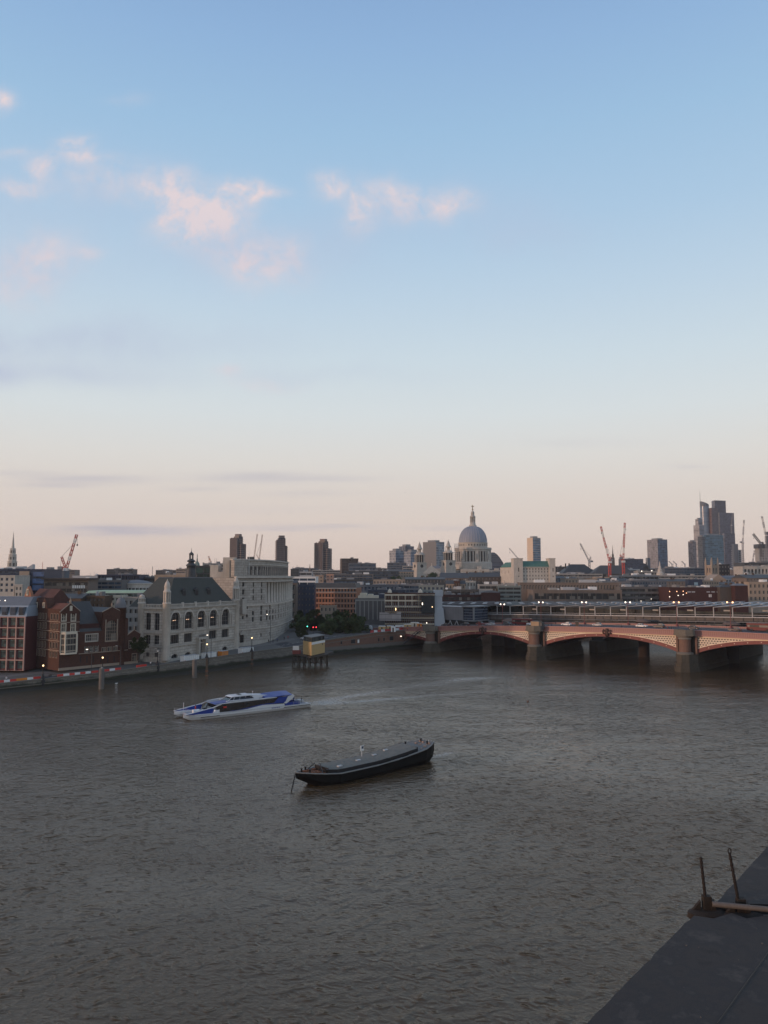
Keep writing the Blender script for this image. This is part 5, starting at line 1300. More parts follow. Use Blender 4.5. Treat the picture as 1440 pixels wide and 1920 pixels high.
# ---- right middle rows
T = [
 ('brown_terrace', 'brown slate roofed terrace directly below the cathedral drum', 826, 905, 1084, 760, 1094, brown, 'grid', 2, 14, 'gable', 1074, slate),
 ('slate_roofed_house', 'dark slate roofed houses right below the cathedral apse', 880, 948, 1082, 690, 1094, brown_dk, 'grid', 2, 10, 'gable', 1073, slate),
 ('gabled_house', 'brown gabled house with chimneys left of the green roofed stone block', 940, 975, 1083, 700, 1095, brown, 'grid', 2, 5, 'gable', 1070, brown_dk),
 ('stone_house', 'small stone houses with arched openings left of the glass station roof', 836, 872, 1095, 600, 1106, stone_tan, 'grid', 1, 6, 'gable', 1088, slate),
 ('stone_house', 'pale stone row with three dark windows under the cathedral dome', 870, 892, 1091, 610, 1101, stone, 'grid', 1, 4, 'flat', None, None),
 ('red_brick_house', 'little red brick house beside the pale stone row', 852, 862, 1091, 597, 1101, brick, 'grid', 1, 2, 'flat', None, None),
 ('cream_roofed_office', 'low office with cream roof and dark slate below, above the hall', 832, 898, 1107, 500, 1118, slate, 'bands', 1, 6, 'flat', None, cream),
 ('brick_office', 'low dark brick office with pale balcony bands above the station hall', 830, 905, 1117, 480, 1128, brick_dk, 'bands', 1, 6, 'flat', None, None),
 ('brick_office', 'maroon brick box with metal barrel roof right of the balcony bands', 902, 938, 1111, 470, 1128, brick_dk, 'blank', 1, 3, 'curve', 1107, lead),
 ('grey_terrace', 'grey office with white parked roof plant below the green roofed stone block', 898, 975, 1097, 590, 1106, conc, 'bands', 1, 6, 'flat', None, None),
 ('stepped_terraces', 'grey green flats with stepped balcony terraces above the glass roof', 934, 977, 1100, 480, 1130, pmat('greenish_grey', (.2, .23, .22)), 'bands', 4, 6, 'flat', None, None),
 ('long_brown_office', 'very long brown banded office above the station roof, upper storeys', 975, 1165, 1094, 540, 1108, brown, 'grid', 1, 34, 'flat', None, None),
 ('long_brown_office', 'long low brown podium directly behind the station roof', 1000, 1166, 1108, 510, 1128, brown, 'bands', 1, 6, 'flat', None, None),
 ('grey_office', 'dark grey banded office with plant right of the long brown office', 1163, 1256, 1102, 520, 1130, conc_dk, 'bands', 3, 6, 'flat', None, None),
 ('glass_office', 'grey green glazed office behind the dark banded office', 1140, 1250, 1090, 580, 1104, bluegrey, 'grid', 2, 22, 'flat', None, None),
 ('slate_block', 'pale ribbed metal plant screen behind the brown office', 1142, 1182, 1092, 570, 1101, lead, 'blank', 1, 6, 'flat', None, None),
 ('dark_brick_warehouse', 'dark red brick riverside building with lit entrance lamps above the station roof', 1255, 1352, 1103, 500, 1130, brick_dk, 'blank', 2, 6, 'flat', None, None),
 ('dark_brick_warehouse', 'tall plain dark red brick block with grey roof at the right', 1378, 1402, 1098, 490, 1130, brick_dk, 'blank', 2, 6, 'hip', 1094, lead),
 ('grey_roofed_warehouse', 'dark warehouse with grey hipped roof between the red brick blocks', 1350, 1380, 1101, 495, 1130, brown_dk, 'blank', 1, 6, 'hip', 1096, slate),
 ('tan_stone_office', 'tan office with arched windows at the right edge above the station', 1404, 1500, 1093, 560, 1128, stone_tan, 'grid', 3, 12, 'flat', None, None),
 ('tan_stone_office', 'tan office with tall openings above the dark red brick warehouse', 1316, 1348, 1090, 600, 1104, stone_tan, 'grid', 2, 7, 'flat', None, None),
 ('dark_office', 'dark blue office with one pale square panel above the warehouse', 1290, 1317, 1088, 590, 1103, navy, 'blank', 2, 3, 'flat', None, None),
 ('blue_banded_office', 'bluish glass office with stepped storeys left of the gothic tower', 1246, 1322, 1066, 900, 1084, bluegrey, 'bands', 4, 6, 'flat', None, None),
 ('grey_banded_office', 'grey office with dark ribbon windows below the glass cluster', 1230, 1325, 1080, 760, 1094, conc, 'bands', 3, 6, 'flat', None, None),
 ('black_framed_office', 'black framed office box right of the gothic tower', 1341, 1368, 1059, 900, 1082, black, 'grid', 3, 5, 'flat', None, None),
 ('colonnaded_office', 'dark roofed office with pale tall columns at the right edge', 1394, 1500, 1063, 800, 1080, stone, 'grid', 1, 16, 'flat', None, slate),
 ('colonnaded_office', 'dark upper storey set back over the pale columned office', 1396, 1500, 1056, 830, 1063, dkgrey, 'bands', 1, 6, 'flat', None, None),
 ('white_roofed_hall', 'low hall with jumbled white roofs right of the warm pediment', 1355, 1400, 1085, 700, 1096, ltgrey, 'grid', 1, 8, 'gable', 1079, lead),
 ('stone_house', 'pale stone turreted house under the columned office', 1391, 1412, 1078, 690, 1092, cream, 'grid', 2, 4, 'flat', None, None),
 ('stone_terrace', 'brown stone terrace with small roofs at the right edge', 1400, 1500, 1084, 660, 1096, brown, 'grid', 2, 16, 'gable', 1077, slate),
 ('slate_roofed_hall', 'large sloping grey slate roof behind the two red cranes', 1055, 1120, 1075, 950, 1082, slate, 'bands', 1, 6, 'hip', 1058, slate),
 ('slate_roofed_hall', 'second grey slate roof slope right of the first, between the red cranes', 1110, 1192, 1076, 930, 1083, slate, 'bands', 1, 6, 'hip', 1060, slate),
 ('grey_banded_office', 'low grey banded roofs right beside the green roofed stone block', 1040, 1130, 1077, 820, 1092, conc, 'bands', 3, 6, 'flat', None, None),
 ('cream_office', 'cream and grey office roofs at the foot of the two red cranes', 1118, 1185, 1083, 760, 1096, stone_tan, 'grid', 2, 16, 'flat', None, None),
 ('blue_office', 'dark blue office block behind the right red crane', 1165, 1206, 1049, 1050, 1078, navy, 'bands', 5, 6, 'flat', None, None),
 ('dark_domed_office', 'dark round shouldered office left of the rounded glass tower', 1196, 1216, 1062, 1060, 1078, dkgrey, 'bands', 3, 6, 'curve', 1056, dkgrey),
 ('pale_office', 'pale concrete office with flat blocks behind the right red crane foot', 1150, 1200, 1068, 1000, 1080, ltgrey, 'bands', 2, 6, 'flat', None, None),
 ('grey_office', 'small grey offices on the skyline left of the small crane', 1040, 1068, 1063, 1100, 1078, dkgrey, 'bands', 3, 6, 'flat', None, None),
 ('grey_office', 'grey roof storey under the thin grey crane', 1062, 1085, 1066, 1120, 1078, grey, 'bands', 2, 6, 'flat', None, None),
 ('grey_office', 'grey green office with bright lamp on its roof left of the white church tower', 1196, 1236, 1072, 850, 1086, conc, 'bands', 2, 6, 'flat', None, None),
 ('grey_office', 'plain grey office block right behind the curved colonnade flats', 1160, 1236, 1080, 700, 1094, grey, 'bands', 2, 6, 'flat', None, None),
]
for (nm, lab, p0, p1, pt, D, pb, wm_, st, r_, c_, rf_, pyr, rm) in T:
    q = b(nm, lab, p0, p1, pt, D, pb, wm_, win_b if wm_ in (bluegrey, navy, lead) else win, st, r_, c_, roof=rf_, pyr=pyr, roofm=rm, bits=4 if rf_ == 'flat' and p1 - p0 > 40 else 2, wh=.55, ww=.55, rz=R(random.uniform(-7, 3)), z0=8)
    if nm == 'dark_office':
        g = MB(); x, z = q.loc(1305, 1095); g.box(x - 1.3, x + 1.3, -.2, -.003, z - 1.5, z + 1.2); g.build('panel', pmat('pale_blue_panel', (.22, .33, .4)), q.root)
    if nm == 'dark_brick_warehouse' and p0 == 1255:
        for px, py, mm in ((1255.5, 1109, lampglow_o), (1269, 1109, lampglow_o), (1281, 1108.5, lampglow_o), (1287, 1112, lampglow_o), (1271.5, 1116.5, lampglow_w), (1255.5, 1119, lampglow_w), (1281, 1115, lampglow_w)):
            x, z = q.loc(px, py, -.4); g = MB(); g.ball((x, -.4, z), .28, 6); g.build('wall_lamp', mm, q.root)
        for px in (1292, 1300, 1328, 1337, 1347): x, z = q.loc(px, 1110); g = MB(); g.box(x - 1.1, x + 1.1, -.15, -.003, z - .3, z + .4); g.build('awning', ltgrey, q.root)
        for px in (1330, 1333, 1347): x, z = q.loc(px, 1117); g = MB(); g.box(x - .35, x + .35, -.1, -.003, z - .9, z + .9); g.build('window', white, q.root)
    if lab.startswith('grey green office with bright lamp'):
        for px, py in ((1203, 1072), (1222, 1071)): x, z = q.loc(px, py, 0); g = MB(); g.ball((x, -.2, z + .6), .55, 6); g.build('roof_lamp', lampglow_w, q.root)
    if nm == 'grey_office' and 'dark grey banded' in lab:
        for px, py in ((1221, 1123), (1238, 1122), (1160, 1128), (1202, 1127)): 
            if px > 1163: x, z = q.loc(px, py, -.4); g = MB(); g.ball((x, -.4, z), .22, 6); g.build('wall_lamp', lampglow_w, q.root)
# pediment
p0, p1 = G(1333, 690, 1085), G(1362, 690, 1085); s = Bld('pedimented_hall', 'wide warm coloured shallow gable right of the gothic tower', 'building', p0, p1, 8)
ze_ = s.loc(1345, 1087)[1]; g = MB(); g.box(0, s.W, .3, 20, 0, ze_); g.prism_xz([(0, ze_), (s.W, ze_), (s.W / 2, s.loc(1345, 1077)[1])], 0, 20); g.build('wall', stone_tan, s.root)
for k in range(4): window(s.root, Matrix(), s.W * (k + .5) / 4, ze_ - 4, 1.5, 2.5, t=.25)

# ---- green roofed stone block
s = Bld('green_roofed_stone_block', 'big pale stone block with copper green roof right of the cathedral', 'building', G(963, 640, 1080), G(1041, 640, 1080), 8)
W = s.W; zc = s.loc(1000, 1063)[1]; zr2 = s.loc(1000, 1052, 8)[1]; zt = s.loc(960, 1048)[1]; zlow = s.loc(1000, 1091)[1]
# end tower left (two faces), long front, right tower
xa, xb = s.loc(980, 1080)[0], s.loc(1030, 1080)[0]
ops = []
for k in range(9):
    x = xa + (xb - xa) * (k + .5) / 9
    for py in (1067, 1072, 1079.5, 1086): ops.append((x, s.loc(1000, py)[1] - .7, .95, 1.5, False))
m_ = MB(); wall_open(m_, xb, 0, zc, ops, x0=xa)
m_.M = Matrix.Translation((0, -1.5, 0)); opt = [(xa * .55, s.loc(970, 1072)[1], 1.0, 3.4, False), (xa * .55, s.loc(970, 1082)[1], 1.0, 1.2, False)]
wall_open(m_, xa, 0, zt, opt); opr = [(xb + (W - xb) * .6, s.loc(970, 1072)[1], 1.0, 3.0, False), (xb + (W - xb) * .6, s.loc(970, 1082)[1], 1.0, 1.2, False)]
wall_open(m_, W, 0, zt, opr, x0=xb)
m_.M = Matrix()
m_.box(0.01, xa - .01, -1.1, 12, 0, zt - .01); m_.box(xb + .01, W - .01, -1.1, 12, 0, zt - .01)
for x in (0, xa - .01, xb, W - .01): m_.quad((x, -1.5, 0), (x, -1.0, 0), (x, -1.0, zt), (x, -1.5, zt))
m_.box(xa, xb, .4, 14, 0, zc - .05)
m_.build('wall', stone_lt, s.root)
for o in ops: window(s.root, Matrix(), *o[:4], t=.3, nx=1, nz=2, fm=stone)
for o in opt + opr: window(s.root, Matrix.Translation((0, -1.5, 0)), *o[:4], t=.3, nx=1, nz=2, fm=stone)
g = MB(); g.frustum((xa, xb, -.4, 14), (xa, xb, 6, 8), zc, zr2); g.build('roof', copper, s.root)
for x0, x1 in ((0, xa), (xb, W)):
    g = MB(); g.box(x0 - .3, x1 + .3, -1.8, 12.2, zt, zt + .6); g.build('cornice', stone, s.root)
g = MB(); g.box(xa, xb, -.5, 0, zc - .6, zc + .1); g.build('cornice', stone, s.root)
# receding left wing
lw = thing('x', '', '') if False else None
wl0, wl1 = G(938, 690, 1080), G(963, 655, 1080)
s2 = Bld('x', None, None, wl0, wl1, 8); s2.root.name = 'wing'; s2.root.parent = s.root; s2.root.matrix_basis = Matrix.Translation(s.A).inverted() @ Matrix.Identity(4)
s2.root.matrix_basis = (Matrix.Translation(s.A) @ Matrix.Rotation(s.rz, 4, 'Z')).inverted() @ (Matrix.Translation(s2.A) @ Matrix.Rotation(s2.rz, 4, 'Z'))
z_ = s2.loc(945, 1064)[1]; z2_ = s2.loc(945, 1055, 6)[1]
g = MB(); wall_open(g, s2.W, 0, z_, [(s2.W * (k + .5) / 4, z_ - 5, 1.2, 2.2, False) for k in range(4)]); g.box(0.02, s2.W, .4, 12, 0, z_ - .02); g.build('wall', stone_lt, s2.root)
g = MB(); g.frustum((0, s2.W, -.3, 12), (0, s2.W, 5, 7), z_, z2_); g.build('roof', copper, s2.root)

# ================================================================== cathedral
CX, CY = G(887, 911, 1050); cath = thing('cathedral', 'large domed baroque cathedral with lantern, colonnaded drum and twin west towers', 'cathedral', (CX, CY, 12))
zc_ = lambda py, D=911: Z(py, D) - 12
px_ = 911 / FPX
g = MB(); g.lathe([(26.2 * px_, zc_(1018)), (26.2 * px_, zc_(1016)), (25.4 * px_, zc_(1010)), (23.6 * px_, zc_(1003)), (20.5 * px_, zc_(997)), (15.8 * px_, zc_(991.5)), (9.5 * px_, zc_(988)), (7 * px_, zc_(987))], 48, 0, 0); g.build('dome', pmat('lead_dome', (.26, .28, .33), rough=.5, var=.12, scale=.15), cath)
g = MB()
for k in range(32):
    a = 2 * PI * k / 32; pr = [(26.3, 1016), (25.5, 1010), (23.7, 1003), (20.6, 997), (15.9, 991.5), (9.6, 988)]
    for (r0, p0), (r1, p1) in zip(pr[:-1], pr[1:]): g.bar((r0 * px_ * math.cos(a), r0 * px_ * math.sin(a), zc_(p0)), (r1 * px_ * math.cos(a), r1 * px_ * math.sin(a), zc_(p1)), .35)
g.build('dome_rib', pmat('lead_rib', (.3, .32, .36), rough=.5), cath)
g = MB(); g.lathe([(7.4 * px_, zc_(987.4)), (7.2 * px_, zc_(985)), (5.4 * px_, zc_(983.5)), (5.2 * px_, zc_(980)), (3.6 * px_, zc_(979.5)), (3.4 * px_, zc_(970.5)), (5.4 * px_, zc_(970)), (5.2 * px_, zc_(968)), (3.4 * px_, zc_(966.8)), (3.0 * px_, zc_(963)), (3.5 * px_, zc_(962)), (2.4 * px_, zc_(959)), (1.0 * px_, zc_(957.5))], 16, 0, 0)
for k in range(8):
    a = 2 * PI * k / 8 + .2; g.cyl(4.6 * px_ * math.cos(a), 4.6 * px_ * math.sin(a), .6 * px_, zc_(980), zc_(970), 6)
g.build('lantern', stone, cath)
g = MB(); g.ball((0, 0, zc_(955.6)), 1.5 * px_); g.box(-.35, .35, -.35, .35, zc_(955), zc_(946.5)); g.box(-1.8, 1.8, -.34, .34, zc_(950.2), zc_(949)); g.build('cross', pmat('gilded_cross', (.22, .15, .06), rough=.4, metal=.5), cath)
g = MB(); g.lathe([(27 * px_, zc_(1028)), (27 * px_, zc_(1019)), (28 * px_, zc_(1018.6)), (28 * px_, zc_(1017.6)), (26.4 * px_, zc_(1017.5))], 48, 0, 0, sm=False); g.build('attic_drum', stone, cath)
aw = MB(); aw.box(-.7, .7, -.15, .1, 0, 1.9); awm = aw.mesh('attic_window', [win])
for k in range(32):
    a = 2 * PI * k / 32; inst(awm, 'window', cath, Matrix.Translation((27 * px_ * math.cos(a), 27 * px_ * math.sin(a), zc_(1024))) @ Matrix.Rotation(a + PI / 2, 4, 'Z'))
g = MB(); g.lathe([(33.4 * px_, zc_(1034.5)), (33.6 * px_, zc_(1032)), (34.6 * px_, zc_(1031)), (34.4 * px_, zc_(1027.4)), (27 * px_, zc_(1027.4))], 48, 0, 0, sm=False); g.build('gallery', stone, cath)
g = MB(); g.lathe([(27.2 * px_, zc_(1054)), (27.2 * px_, zc_(1033))], 32, 0, 0, sm=False); g.build('drum', pmat('drum_stone_shaded', (.1, .09, .08)), cath)  # drum coloured dark to give shaded gaps behind the columns
g = MB(); g.lathe([(35 * px_, zc_(1067)), (35 * px_, zc_(1055.5)), (34.2 * px_, zc_(1055)), (33.8 * px_, zc_(1053.5))], 48, 0, 0, sm=False); g.build('drum_base', stone, cath)
cm = MB(); cm.lathe([(1.05, 0), (1.0, zc_(1034.5) - zc_(1053.5))], 8, 0, 0); cme = cm.mesh('column', [stone])
bm_ = MB(); bm_.box(-1.9, 1.9, -1.4, 2.2, 0, zc_(1034.5) - zc_(1053.5)); bm_.box(-.5, .5, -1.55, -1.4, 2, 9, 1); bme = bm_.mesh('pier', [stone_lt, stone_dk])
for k in range(32):
    a = 2 * PI * (k + .5) / 32; r_ = 31.8 * px_; M_ = Matrix.Translation((r_ * math.cos(a), r_ * math.sin(a), zc_(1053.5))) @ Matrix.Rotation(a + PI / 2, 4, 'Z')
    if k % 4 == 0: inst(bme, 'pier', cath, M_)
    else: inst(cme, 'column', cath, M_)
# body of the church: long nave seen from the south-west
g = MB(); bx0 = G(812, 895, 1080)[0] - CX; bx1 = G(946, 915, 1080)[0] - CX
yb = -24
g.box(G(848, 895)[0] - CX, bx1, yb, 20, 0, zc_(1070, 890)); g.box(G(862, 890)[0] - CX, G(915, 890)[0] - CX, yb - 10, yb, 0, zc_(1068.5, 880))
g.box(bx0, bx1 - 20, 0, 24, 0, zc_(1066, 911)); g.build('wall', stone, cath)
g = MB(); 
for (x0, x1, y0, py, D) in ((G(848, 895)[0] - CX, bx1, yb - .6, 1070, 890), (G(862, 890)[0] - CX, G(915, 890)[0] - CX, yb - 10.6, 1068.5, 880)):
    g.box(x0, x1, y0, y0 + .6, zc_(py, D) - 1.0, zc_(py, D) + .7); g.box(x0, x1, y0, y0 + .55, zc_(py + 8, D) - .8, zc_(py + 8, D))
g.build('cornice', stone_lt, cath)
for k in range(12):
    x = G(855, 895)[0] - CX + k * 7.0
    if x < bx1 - 3: 
        inside = G(862, 890)[0] - CX - 2 < x < G(915, 890)[0] - CX + 2
        window(cath, Matrix.Translation((0, yb - (10.1 if inside else .1), 0)), x, zc_(1082), 2.2, 3.8, True, t=.05, fm=stone)
        if k % 2: g = MB(); g.box(x + 3, x + 4, yb - (10.4 if inside else .5), yb - (10 if inside else 0) - .003, 0, zc_(1071)); g.build('pilaster', stone_lt, cath)
for px, py in ((899, 1062), (872, 1066), (932, 1066), (845, 1066)):
    x = G(px, 885)[0] - CX; g = MB(); g.box(x - 2.4, x + 2.4, yb - 4, yb + 1, zc_(1072), zc_(py)); g.build('roof_pedestal', stone, cath)
g = MB(); g.add([(bx0, 1, zc_(1066)), (bx1 - 20, 1, zc_(1066)), (bx1 - 20, 12, zc_(1061)), (bx0, 12, zc_(1061)), (bx1 - 20, 23, zc_(1066)), (bx0, 23, zc_(1066))], [(0, 1, 2, 3), (3, 2, 4, 5)]); g.build('roof', lead, cath)
# west towers
for i, (pxc, D, top) in enumerate(((787, 872, 1013.5), (841, 880, 1009.5))):
    p_ = D / FPX; x, y = G(pxc, D); x -= CX; y -= CY; zq = lambda py: Z(py + (0 if i == 0 else -4), D) - 12
    sh = 0
    g = MB(); a_ = PI / 4
    h = 10.6 * p_
    R4 = lambda r: r * 1.414
    MM = Matrix.Translation((x, y, 0)) @ Matrix.Rotation(R(22), 4, 'Z'); g.M = MM
    g.box(-h, h, -h, h, 0, zq(1068)); g.box(-h * 1.06, h * 1.06, -h * 1.06, h * 1.06, zq(1068), zq(1067)); g.box(-h * .92, h * .92, -h * .92, h * .92, zq(1067), zq(1056)); g.box(-h * 1.0, h * 1.0, -h * 1.0, h * 1.0, zq(1056), zq(1054.5))
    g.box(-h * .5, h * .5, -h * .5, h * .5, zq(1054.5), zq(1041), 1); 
    g.lathe([(h * .95, zq(1041)), (h * .98, zq(1039.5)), (h * .7, zq(1039)), (h * .62, zq(1036))], 16, 0, 0)
    g.lathe([(h * .3, zq(1036)), (h * .3, zq(1030.5)), (h * .52, zq(1030)), (h * .5, zq(1028.5)), (h * .34, zq(1026.5)), (h * .27, zq(1023)), (h * .14, zq(1019.5)), (h * .05, zq(1017.5))], 12, 0, 0)
    g.ball((0, 0, zq(1016.5)), .75 * p_)
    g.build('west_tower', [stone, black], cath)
    for k in range(12):
        a = 2 * PI * k / 12; c = MB(MM); rr = h * (.86 if k % 3 else .82); c.cyl(rr * math.cos(a), rr * math.sin(a), .5 * p_, zq(1054.5), zq(1041), 6); c.build('column', stone_lt, cath)
    for k in range(8):
        a = 2 * PI * k / 8; c = MB(MM); c.cyl(h * .55 * math.cos(a), h * .55 * math.sin(a), .4 * p_, zq(1036), zq(1030.5), 5); c.build('column', stone, cath)
    for rot in (0, PI / 2 * 3, PI / 2):
        c = MB(MM @ Matrix.Rotation(rot, 4, 'Z')); n = 14
        c.prism_xz([(3.1 * p_ * math.cos(2 * PI * k / n), zq(1061.5) + 3.1 * p_ * math.sin(2 * PI * k / n)) for k in range(n)], -h * .96, -h * .9); c.build('clock_face' if i else 'round_opening', black, cath)
        if i == 0: continue
        c = MB(MM @ Matrix.Rotation(rot, 4, 'Z')); c.prism_xz([(1.9 * p_ * math.cos(2 * PI * k / n), zq(1061.5) + 1.9 * p_ * math.sin(2 * PI * k / n)) for k in range(n)], -h * .97, -h * .965); c.build('clock_dial', brown_dk, cath)
# west portico with pediment
wa = G(795, 868, 1070); wb = G(824, 872, 1070); sB = Bld('x', None, None, wa, wb, 12); sB.root.name = 'portico'; sB.root.parent = cath
sB.root.matrix_basis = Matrix.Translation((CX, CY, 12)).inverted() @ (Matrix.Translation(sB.A) @ Matrix.Rotation(sB.rz, 4, 'Z'))
zp0 = sB.loc(808, 1073)[1]; zp1 = sB.loc(808, 1061)[1]; zpb = sB.loc(808, 1089)[1]
g = MB(); g.prism_xz([(-1, zp0), (sB.W + 1, zp0), (sB.W / 2, zp1)], -1, 4); g.box(-1.2, sB.W + 1.2, -1.4, 4, zp0 - 1.8, zp0); g.lathe([(.5, zp1 - .3), (.3, zp1 + 2), (.4, zp1 + 2.6), (.1, zp1 + 3.2)], 6, sB.W / 2, 0); g.build('pediment', stone_lt, sB.root)
g = MB(); g.box(0, sB.W, 3.6, 12, 0, zp0 - 1.8); g.build('wall', stone_dk, sB.root)
for k in range(8):
    c = MB(); c.cyl(sB.W * (k + .5) / 8, 0, .75, zpb, zp0 - 1.8, 8); c.build('column', stone_lt, sB.root)
# scaffold beside drum
g = MB()
for k in range(4):
    for py0, py1 in ((1020, 1060),): x = G(853 + k * 2.4, 885)[0] - CX; g.bar((x, -26, zc_(1060, 885)), (x, -26, zc_(1020, 885)), .18)
for py in range(1020, 1060, 4): g.bar((G(852, 885)[0] - CX, -26, zc_(py, 885)), (G(861, 885)[0] - CX, -26, zc_(py, 885)), .15)
g.build('scaffolding', grey, cath)

# ================================================================== towers
def facade_tower(name, label, px0, pxm, px1, pyt, D, mats, s=.7, z0=10, roofm=None, pyt0=None, group=None, n=0, cap=True, curve=False):
    wl_ = (pxm - px0) / FPX * D; wr = (px1 - pxm) / FPX * D
    M0 = G(pxm, D, pyt); L = G(px0, D + wl_ * (1 / s if wl_ < wr * 1.5 else .5), pyt); Rr = G(px1, D + wr * s, pyt)
    Bk = (L[0] + Rr[0] - M0[0], L[1] + Rr[1] - M0[1]); t_ = thing(name, label, 'tower', (M0[0], M0[1], z0), 0, group)
    zt = Z(pyt, D) - z0; o = lambda p: (p[0] - M0[0], p[1] - M0[1])
    g = MB(); pts = [o(L), (0, 0), o(Rr), o(Bk)]
    for i_, (p, q_) in enumerate(((pts[0], pts[1]), (pts[1], pts[2]), (pts[2], pts[3]), (pts[3], pts[0]))):
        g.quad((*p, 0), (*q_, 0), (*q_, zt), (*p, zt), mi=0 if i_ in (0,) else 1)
    g.quad(*[(*p, zt) for p in pts], mi=2)
    g.build('wall', [mats[0], mats[1], roof_gr], t_)
    t_.rotation_euler = (0, 0, 0)
    if cap:
        cx = sum(p[0] for p in pts) / 4; cy = sum(p[1] for p in pts) / 4
        c = MB(); c.prism([(cx + (p[0] - cx) * .55, cy + (p[1] - cy) * .55) for p in pts], zt, zt + 3); c.build('roof_plant', grey, t_)
        c = MB(); c.prism([(cx + (p[0] - cx) * 1.01, cy + (p[1] - cy) * 1.01) for p in pts], zt - 1.2, zt + .02); c.build('parapet', roofm or mats[0], t_)
    if n:
        f = MB()
        for k in range(1, n):
            z = zt * k / n; f.prism([(cx + (p[0] - cx) * 1.008, cy + (p[1] - cy) * 1.008) for p in pts], z, z + .5)
        f.build('floor_edge', mats[0], t_)['kind'] = 'stuff'
    return t_
gt = lambda n, c, cw=3.0, ch=4.0, line=None, v=.35, lw=.08: glass(n, c, rough=.22, cw=cw, ch=ch, var=v, line=line, lw=lw)
facade_tower('slim_tower', 'slim tower with cream left side and blue glass right side above the green roof', 988, 999, 1013.5, 1008, 1500, (pmat('sunlit_cream_tower', (.62, .5, .38), var=.06), gt('blue_tower', (.10, .16, .22), line=(.2, .24, .28))), n=22)  # left face: warm evening sunlight painted into its cream colour
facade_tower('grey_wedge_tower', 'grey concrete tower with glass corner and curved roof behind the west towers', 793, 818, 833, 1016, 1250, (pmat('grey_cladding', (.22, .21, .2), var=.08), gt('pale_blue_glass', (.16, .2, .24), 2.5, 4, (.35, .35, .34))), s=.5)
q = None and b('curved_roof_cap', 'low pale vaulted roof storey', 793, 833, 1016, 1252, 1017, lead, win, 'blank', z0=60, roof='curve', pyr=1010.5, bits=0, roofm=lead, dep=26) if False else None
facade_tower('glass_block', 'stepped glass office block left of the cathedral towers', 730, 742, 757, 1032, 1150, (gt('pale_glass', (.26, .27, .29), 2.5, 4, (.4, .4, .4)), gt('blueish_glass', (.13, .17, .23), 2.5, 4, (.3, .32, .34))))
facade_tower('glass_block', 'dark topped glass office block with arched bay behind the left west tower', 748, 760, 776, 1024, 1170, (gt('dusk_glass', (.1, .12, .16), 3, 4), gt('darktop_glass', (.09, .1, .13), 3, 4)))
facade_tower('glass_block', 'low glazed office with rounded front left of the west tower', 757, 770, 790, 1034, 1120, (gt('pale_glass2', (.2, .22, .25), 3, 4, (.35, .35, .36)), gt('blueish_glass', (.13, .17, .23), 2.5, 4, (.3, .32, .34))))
b('stone_office', 'pale office steps at the foot of the glass cluster', 726, 762, 1056, 1000, 1072, bluegrey, win_b, 'bands', 4, bits=2)
b('stone_office', 'grey office base behind the left west tower of the cathedral', 755, 800, 1062, 990, 1074, conc, win_b, 'bands', 3, bits=2)
# round dark glass barrel behind dome
q = b('barrel_roof_office', 'dark blue barrel roofed office behind the cathedral drum', 905, 944, 1056, 1100, 1072, navy, glass('barrel_glass', (.05, .07, .1), cw=40, ch=3.2, var=.3, line=(.12, .14, .17)), 'bands', 3, roof='curve', pyr=1036, bits=0, roofm=glass('barrel_glass', (.05, .07, .1), cw=40, ch=3.2, var=.3, line=(.12, .14, .17)), dep=30, wh=.8)
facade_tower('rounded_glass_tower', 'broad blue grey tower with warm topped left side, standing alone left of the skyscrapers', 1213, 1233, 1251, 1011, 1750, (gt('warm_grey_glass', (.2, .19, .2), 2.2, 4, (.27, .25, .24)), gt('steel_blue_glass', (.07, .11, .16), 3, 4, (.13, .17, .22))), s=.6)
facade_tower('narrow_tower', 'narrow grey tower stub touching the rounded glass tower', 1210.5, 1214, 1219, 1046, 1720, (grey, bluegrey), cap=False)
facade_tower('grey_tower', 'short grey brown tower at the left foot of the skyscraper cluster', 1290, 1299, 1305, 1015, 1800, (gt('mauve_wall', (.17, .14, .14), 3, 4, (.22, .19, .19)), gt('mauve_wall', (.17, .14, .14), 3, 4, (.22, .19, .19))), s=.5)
facade_tower('striped_tower', 'pale stepped tower left of the tallest glass tower', 1300, 1311, 1320, 984, 1900, (gt('pale_bands', (.25, .24, .24), 30, 4, (.42, .38, .35)), gt('pale_bands_shaded', (.12, .14, .17), 30, 4, (.24, .24, .25))), s=.6)  # right face repeats the bands darker and bluer, shade painted in
facade_tower('striped_tower', 'upper setback of the pale stepped tower', 1303.5, 1309, 1317, 973, 1905, (gt('pale_bands', (.25, .24, .24), 30, 4, (.42, .38, .35)), gt('pale_bands_shaded', (.12, .14, .17), 30, 4, (.24, .24, .25))), s=.6)
# rounded glass tower with mast
x, y = G(1321, 2000, 960); t_ = thing('glass_skyscraper', 'tall round ended blue glass skyscraper with thin mast', 'tower', (x, y, 10)); r_ = 8 / FPX * 2000; zt = Z(945, 2000) - 10
g = MB(); g.lathe([(r_, 0), (r_, zt - 6)], 20, 0, 0); g.build('wall', gt('heron_glass', (.1, .15, .21), 2.5, 4, (.2, .25, .3)), t_)
g = MB(); n = 20; g.add([(r_ * math.cos(2 * PI * k / n), r_ * math.sin(2 * PI * k / n), zt - 6) for k in range(n)] + [(r_ * math.cos(2 * PI * k / n), r_ * math.sin(2 * PI * k / n), zt + 2 - 5 * math.cos(2 * PI * k / n)) for k in range(n)], [(k, (k + 1) % n, n + (k + 1) % n, n + k) for k in range(n)] + [list(range(n, 2 * n))]); g.build('sloping_top', bluegrey, t_)
g = MB(); g.bar((-r_ * .95, 0, zt - 10), (-r_ * .95, 0, Z(921, 2000) - 10), .9, r1=.3); g.build('mast', grey, t_)
